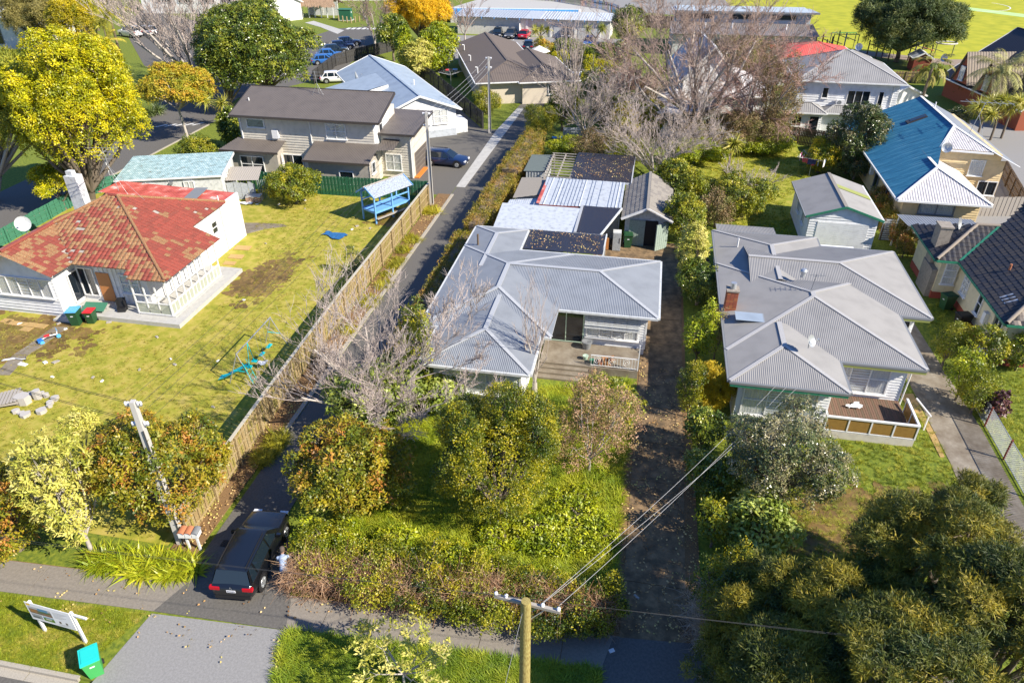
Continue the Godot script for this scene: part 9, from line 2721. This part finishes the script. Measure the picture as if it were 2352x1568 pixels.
func playground():
	var k = 0
	for q in [[1868, 128, 3.0, "fb_purple"], [1882, 130, 3.4, "lid_red"], [1893, 130, 2.6, "fb_brown"], [1920, 118, 3.2, "fb_olive"], [1936, 120, 3.0, "fb_blue"], [1990, 132, 2.6, "wood_dark"], [2010, 138, 2.4, "wood_dark"], [2025, 134, 2.4, "fb_purple"], [2040, 140, 2.6, "wood_dark"], [2085, 140, 2.4, "wood_dark"], [2098, 134, 2.4, "fb_purple"], [2112, 140, 2.6, "wood_dark"], [2135, 138, 2.2, "wood_dark"], [1855, 120, 2.4, "fb_orange"], [1905, 126, 2.8, "wood_dark"]]:
		var t = thing("play_post", "upright painted post of the adventure playground on bark", "playground", g(q[0], q[1]), 0.0, "adventure playground posts")
		var b = MB.new()
		b.lathe(Vector3.ZERO, [[0.1, -0.1], [0.1, q[2]], [0.0, q[2] + 0.05]], 8)
		obj(t, "post", b, q[3])
		pipe(t, "beam", [Vector3(0, q[2] * 0.8, 0), Vector3(1.6, q[2] * 0.62, 0.3)], 0.06, ["fb_olive", "fb_purple", "fb_orange"][k % 3])
		k += 1
	var c = thing("climbing_frame", "green barred climbing frame at the field corner", "playground", g(1935, 112), 0.1)
	for x in [-2.0, 2.0]:
		for z in [-0.8, 0.8]: pipe(c, "post", [Vector3(x, 0, z), Vector3(x, 2.4, z)], 0.07, "fb_olive")
	for z in [-0.8, 0.8]: pipe(c, "bar", [Vector3(-2, 2.4, z), Vector3(2, 2.4, z)], 0.06, "bin_bright")
	for i in 8: pipe(c, "rung", [Vector3(-1.8 + i * 0.51, 2.4, -0.8), Vector3(-1.8 + i * 0.51, 2.4, 0.8)], 0.03, "bin_bright")
	var h = thing("hoop_frame", "pale ring shaped climbing hoop on posts near the spruce", "playground", g(2165, 132), 0.2)
	for x in [-1.4, 1.4]: pipe(h, "post", [Vector3(x, 0, 0), Vector3(x, 2.6, 0)], 0.08, "fb_olive")
	var b2 = MB.new()
	for i in 20:
		var a0 = TAU * i / 20.0
		var a1 = TAU * (i + 1) / 20.0
		b2.tube(Vector3(cos(a0) * 1.6, 2.2, sin(a0) * 1.2), Vector3(cos(a1) * 1.6, 2.2, sin(a1) * 1.2), 0.12, 0.12, 5)
	obj(h, "ring", b2, "block_white")

# ---------- people ----------
# bones: [a, b, radius a, radius b, colour]; one skin over all of them
func body_mesh(bones: Array, cell: float, smooth = 0.035) -> ArrayMesh:
	var lo = Vector3(1e9, 1e9, 1e9)
	var hi = -lo
	for q in bones:
		var r = maxf(q[2], q[3]) + cell * 2.0
		lo = lo.min(q[0] - Vector3.ONE * r).min(q[1] - Vector3.ONE * r)
		hi = hi.max(q[0] + Vector3.ONE * r).max(q[1] + Vector3.ONE * r)
	var n = Vector3i(((hi - lo) / cell).ceil()) + Vector3i.ONE
	var f = PackedFloat32Array()
	f.resize(n.x * n.y * n.z)
	for z in n.z:
		for y in n.y:
			for x in n.x:
				f[x + n.x * (y + n.y * z)] = field(bones, lo + Vector3(x, y, z) * cell, smooth)
	var at = {}
	var b = MB.new()
	var pts: Array = []
	var nrm: Array = []
	var cl: Array = []
	for z in n.z - 1:
		for y in n.y - 1:
			for x in n.x - 1:
				var acc = Vector3.ZERO
				var cnt = 0
				for e in [[0, 1], [2, 3], [4, 5], [6, 7], [0, 2], [1, 3], [4, 6], [5, 7], [0, 4], [1, 5], [2, 6], [3, 7]]:
					var ca = Vector3i(e[0] & 1, (e[0] >> 1) & 1, e[0] >> 2)
					var cb = Vector3i(e[1] & 1, (e[1] >> 1) & 1, e[1] >> 2)
					var fa = f[(x + ca.x) + n.x * ((y + ca.y) + n.y * (z + ca.z))]
					var fb = f[(x + cb.x) + n.x * ((y + cb.y) + n.y * (z + cb.z))]
					if (fa < 0) != (fb < 0):
						acc += Vector3(ca).lerp(Vector3(cb), fa / (fa - fb))
						cnt += 1
				if cnt:
					var p = lo + (Vector3(x, y, z) + acc / cnt) * cell
					at[Vector3i(x, y, z)] = pts.size()
					pts.append(p)
					var h = cell * 0.5
					nrm.append(Vector3(field(bones, p + Vector3(h, 0, 0), smooth) - field(bones, p - Vector3(h, 0, 0), smooth), field(bones, p + Vector3(0, h, 0), smooth) - field(bones, p - Vector3(0, h, 0), smooth), field(bones, p + Vector3(0, 0, h), smooth) - field(bones, p - Vector3(0, 0, h), smooth)).normalized())
					var best = 1e9
					var bc = Color.WHITE
					for q in bones:
						var d = bone(q, p)
						if d < best:
							best = d
							bc = q[4]
					cl.append(bc)
	for z in range(1, n.z - 1):
		for y in range(1, n.y - 1):
			for x in range(1, n.x - 1):
				var f0 = f[x + n.x * (y + n.y * z)]
				for ax in 3:
					var d = Vector3i(1 if ax == 0 else 0, 1 if ax == 1 else 0, 1 if ax == 2 else 0)
					var f1 = f[(x + d.x) + n.x * ((y + d.y) + n.y * (z + d.z))]
					if (f0 < 0) == (f1 < 0): continue
					var u = Vector3i(0, 1, 0) if ax == 0 else Vector3i(0, 0, 1) if ax == 1 else Vector3i(1, 0, 0)
					var v = Vector3i(0, 0, 1) if ax == 0 else Vector3i(1, 0, 0) if ax == 1 else Vector3i(0, 1, 0)
					var o = Vector3i(x, y, z)
					var q = [o - u - v, o - v, o, o - u]
					if f0 > 0: q.reverse()
					var ok = true
					for c in q: ok = ok and at.has(c)
					if not ok: continue
					for tri_ in [[0, 2, 1], [0, 3, 2]]:
						for i in tri_:
							b.col = cl[at[q[i]]]
							b.pt(pts[at[q[i]]], nrm[at[q[i]]])
	return b.mesh()

func bone(q, p: Vector3) -> float:
	var ab: Vector3 = q[1] - q[0]
	var t: float = clampf((p - q[0]).dot(ab) / maxf(ab.length_squared(), 1e-9), 0.0, 1.0)
	return p.distance_to(q[0] + ab * t) - lerpf(q[2], q[3], t)

func field(bones, p: Vector3, k: float) -> float:
	var d: float = 1e9
	for q in bones:
		var e: float = bone(q, p)
		if e - d > k: continue
		if d - e > k: d = e
		else:
			var h: float = clampf(0.5 + 0.5 * (d - e) / k, 0.0, 1.0)
			d = lerpf(d, e, h) - k * h * (1.0 - h)
	return d

func person(label, p: Vector3, turn, lean, cell, top: Color, legs: Color, skin: Color, hair: Color, stride = 0.12, reach = 0.0):
	var t = thing("person", label, "person", p, turn)
	var hip = Vector3(0, 0.92, 0)
	var bl = Basis(Vector3.RIGHT, -lean)
	var chest: Vector3 = hip + bl * Vector3(0, 0.42, 0)
	var neck: Vector3 = hip + bl * Vector3(0, 0.56, 0)
	var head: Vector3 = hip + bl * Vector3(0, 0.74, -0.02)
	var B: Array = [[hip, hip + bl * Vector3(0, 0.2, 0), 0.15, 0.14, top], [hip + bl * Vector3(0, 0.2, 0), chest, 0.14, 0.16, top], [chest, neck, 0.12, 0.055, top], [neck, head, 0.05, 0.06, skin], [head - bl * Vector3(0, 0.05, 0), head + bl * Vector3(0, 0.06, 0), 0.085, 0.095, skin], [head + bl * Vector3(0, 0.06, 0.02), head + bl * Vector3(0, 0.0, 0.05), 0.1, 0.085, hair], [head + bl * Vector3(0, -0.01, -0.09), head + bl * Vector3(0, -0.03, -0.1), 0.014, 0.018, skin]]
	for s in [-1.0, 1.0]:
		var h0 = hip + Vector3(s * 0.09, -0.03, 0)
		var kn = Vector3(s * 0.1, 0.5, -0.05 - s * stride * 0.5)
		var an = Vector3(s * 0.1, 0.09, 0.02 - s * stride)
		B.append([h0, kn, 0.095, 0.062, legs])
		B.append([kn, an, 0.06, 0.042, legs])
		B.append([an, an + Vector3(0, -0.05, -0.15), 0.045, 0.035, Color(0.55, 0.55, 0.56)])
		var sh: Vector3 = chest + bl * Vector3(s * 0.18, 0.05, 0)
		var el: Vector3 = sh + Vector3(s * 0.06, -0.27, -0.04 - reach * 0.15)
		var wr: Vector3 = el + Vector3(0, -0.2 + reach * 0.1, -0.1 - reach * 0.12)
		B.append([chest + bl * Vector3(s * 0.08, 0.04, 0), sh, 0.09, 0.062, top])
		B.append([sh, el, 0.058, 0.044, top])
		B.append([el, wr, 0.042, 0.03, skin])
		B.append([wr, wr + Vector3(0, -0.07, -0.03), 0.034, 0.034, skin])
		for i in 4: B.append([wr + Vector3((i - 1.5) * 0.018, -0.08, -0.035), wr + Vector3((i - 1.5) * 0.021, -0.15 + absf(i - 1.3) * 0.012, -0.06), 0.0095, 0.008, skin])
		B.append([wr + Vector3(-s * 0.03, -0.04, -0.03), wr + Vector3(-s * 0.055, -0.09, -0.06), 0.011, 0.009, skin])
	obj(t, "body", body_mesh(B, cell), "skin_cloth")
	return t

func build_people():
	mat("skin_cloth", Color.WHITE, 0.85, {"vc": true, "tex": "t_speck", "scale": 1.6})
	person("person in a patterned pale blue top bending beside the black wagon and hedge", g(660, 1342), 0.4, 0.75, 0.02, Color(0.42, 0.52, 0.68), Color(0.05, 0.06, 0.12), Color(0.42, 0.24, 0.16), Color(0.12, 0.09, 0.07), 0.12, 0.8)
	person("person in dark clothes walking below the thatched shelter", g(661, 44), 0.6, 0.05, 0.035, Color(0.03, 0.06, 0.06), Color(0.03, 0.03, 0.04), Color(0.35, 0.2, 0.14), Color(0.03, 0.02, 0.02), 0.15)
	person("second person in a dark jacket near the thatched shelter", g(673, 45), -0.3, 0.05, 0.035, Color(0.05, 0.03, 0.04), Color(0.02, 0.02, 0.03), Color(0.35, 0.2, 0.14), Color(0.03, 0.02, 0.02), 0.1)
	person("player in red shirt standing on the school court", g(1377, 6), 1.0, 0.05, 0.035, Color(0.3, 0.05, 0.05), Color(0.04, 0.04, 0.05), Color(0.35, 0.2, 0.14), Color(0.03, 0.02, 0.02), 0.2)
	person("player in dark clothes running on the school court", g(1386, 10), -1.2, 0.25, 0.035, Color(0.03, 0.03, 0.04), Color(0.03, 0.03, 0.04), Color(0.35, 0.2, 0.14), Color(0.03, 0.02, 0.02), 0.3)
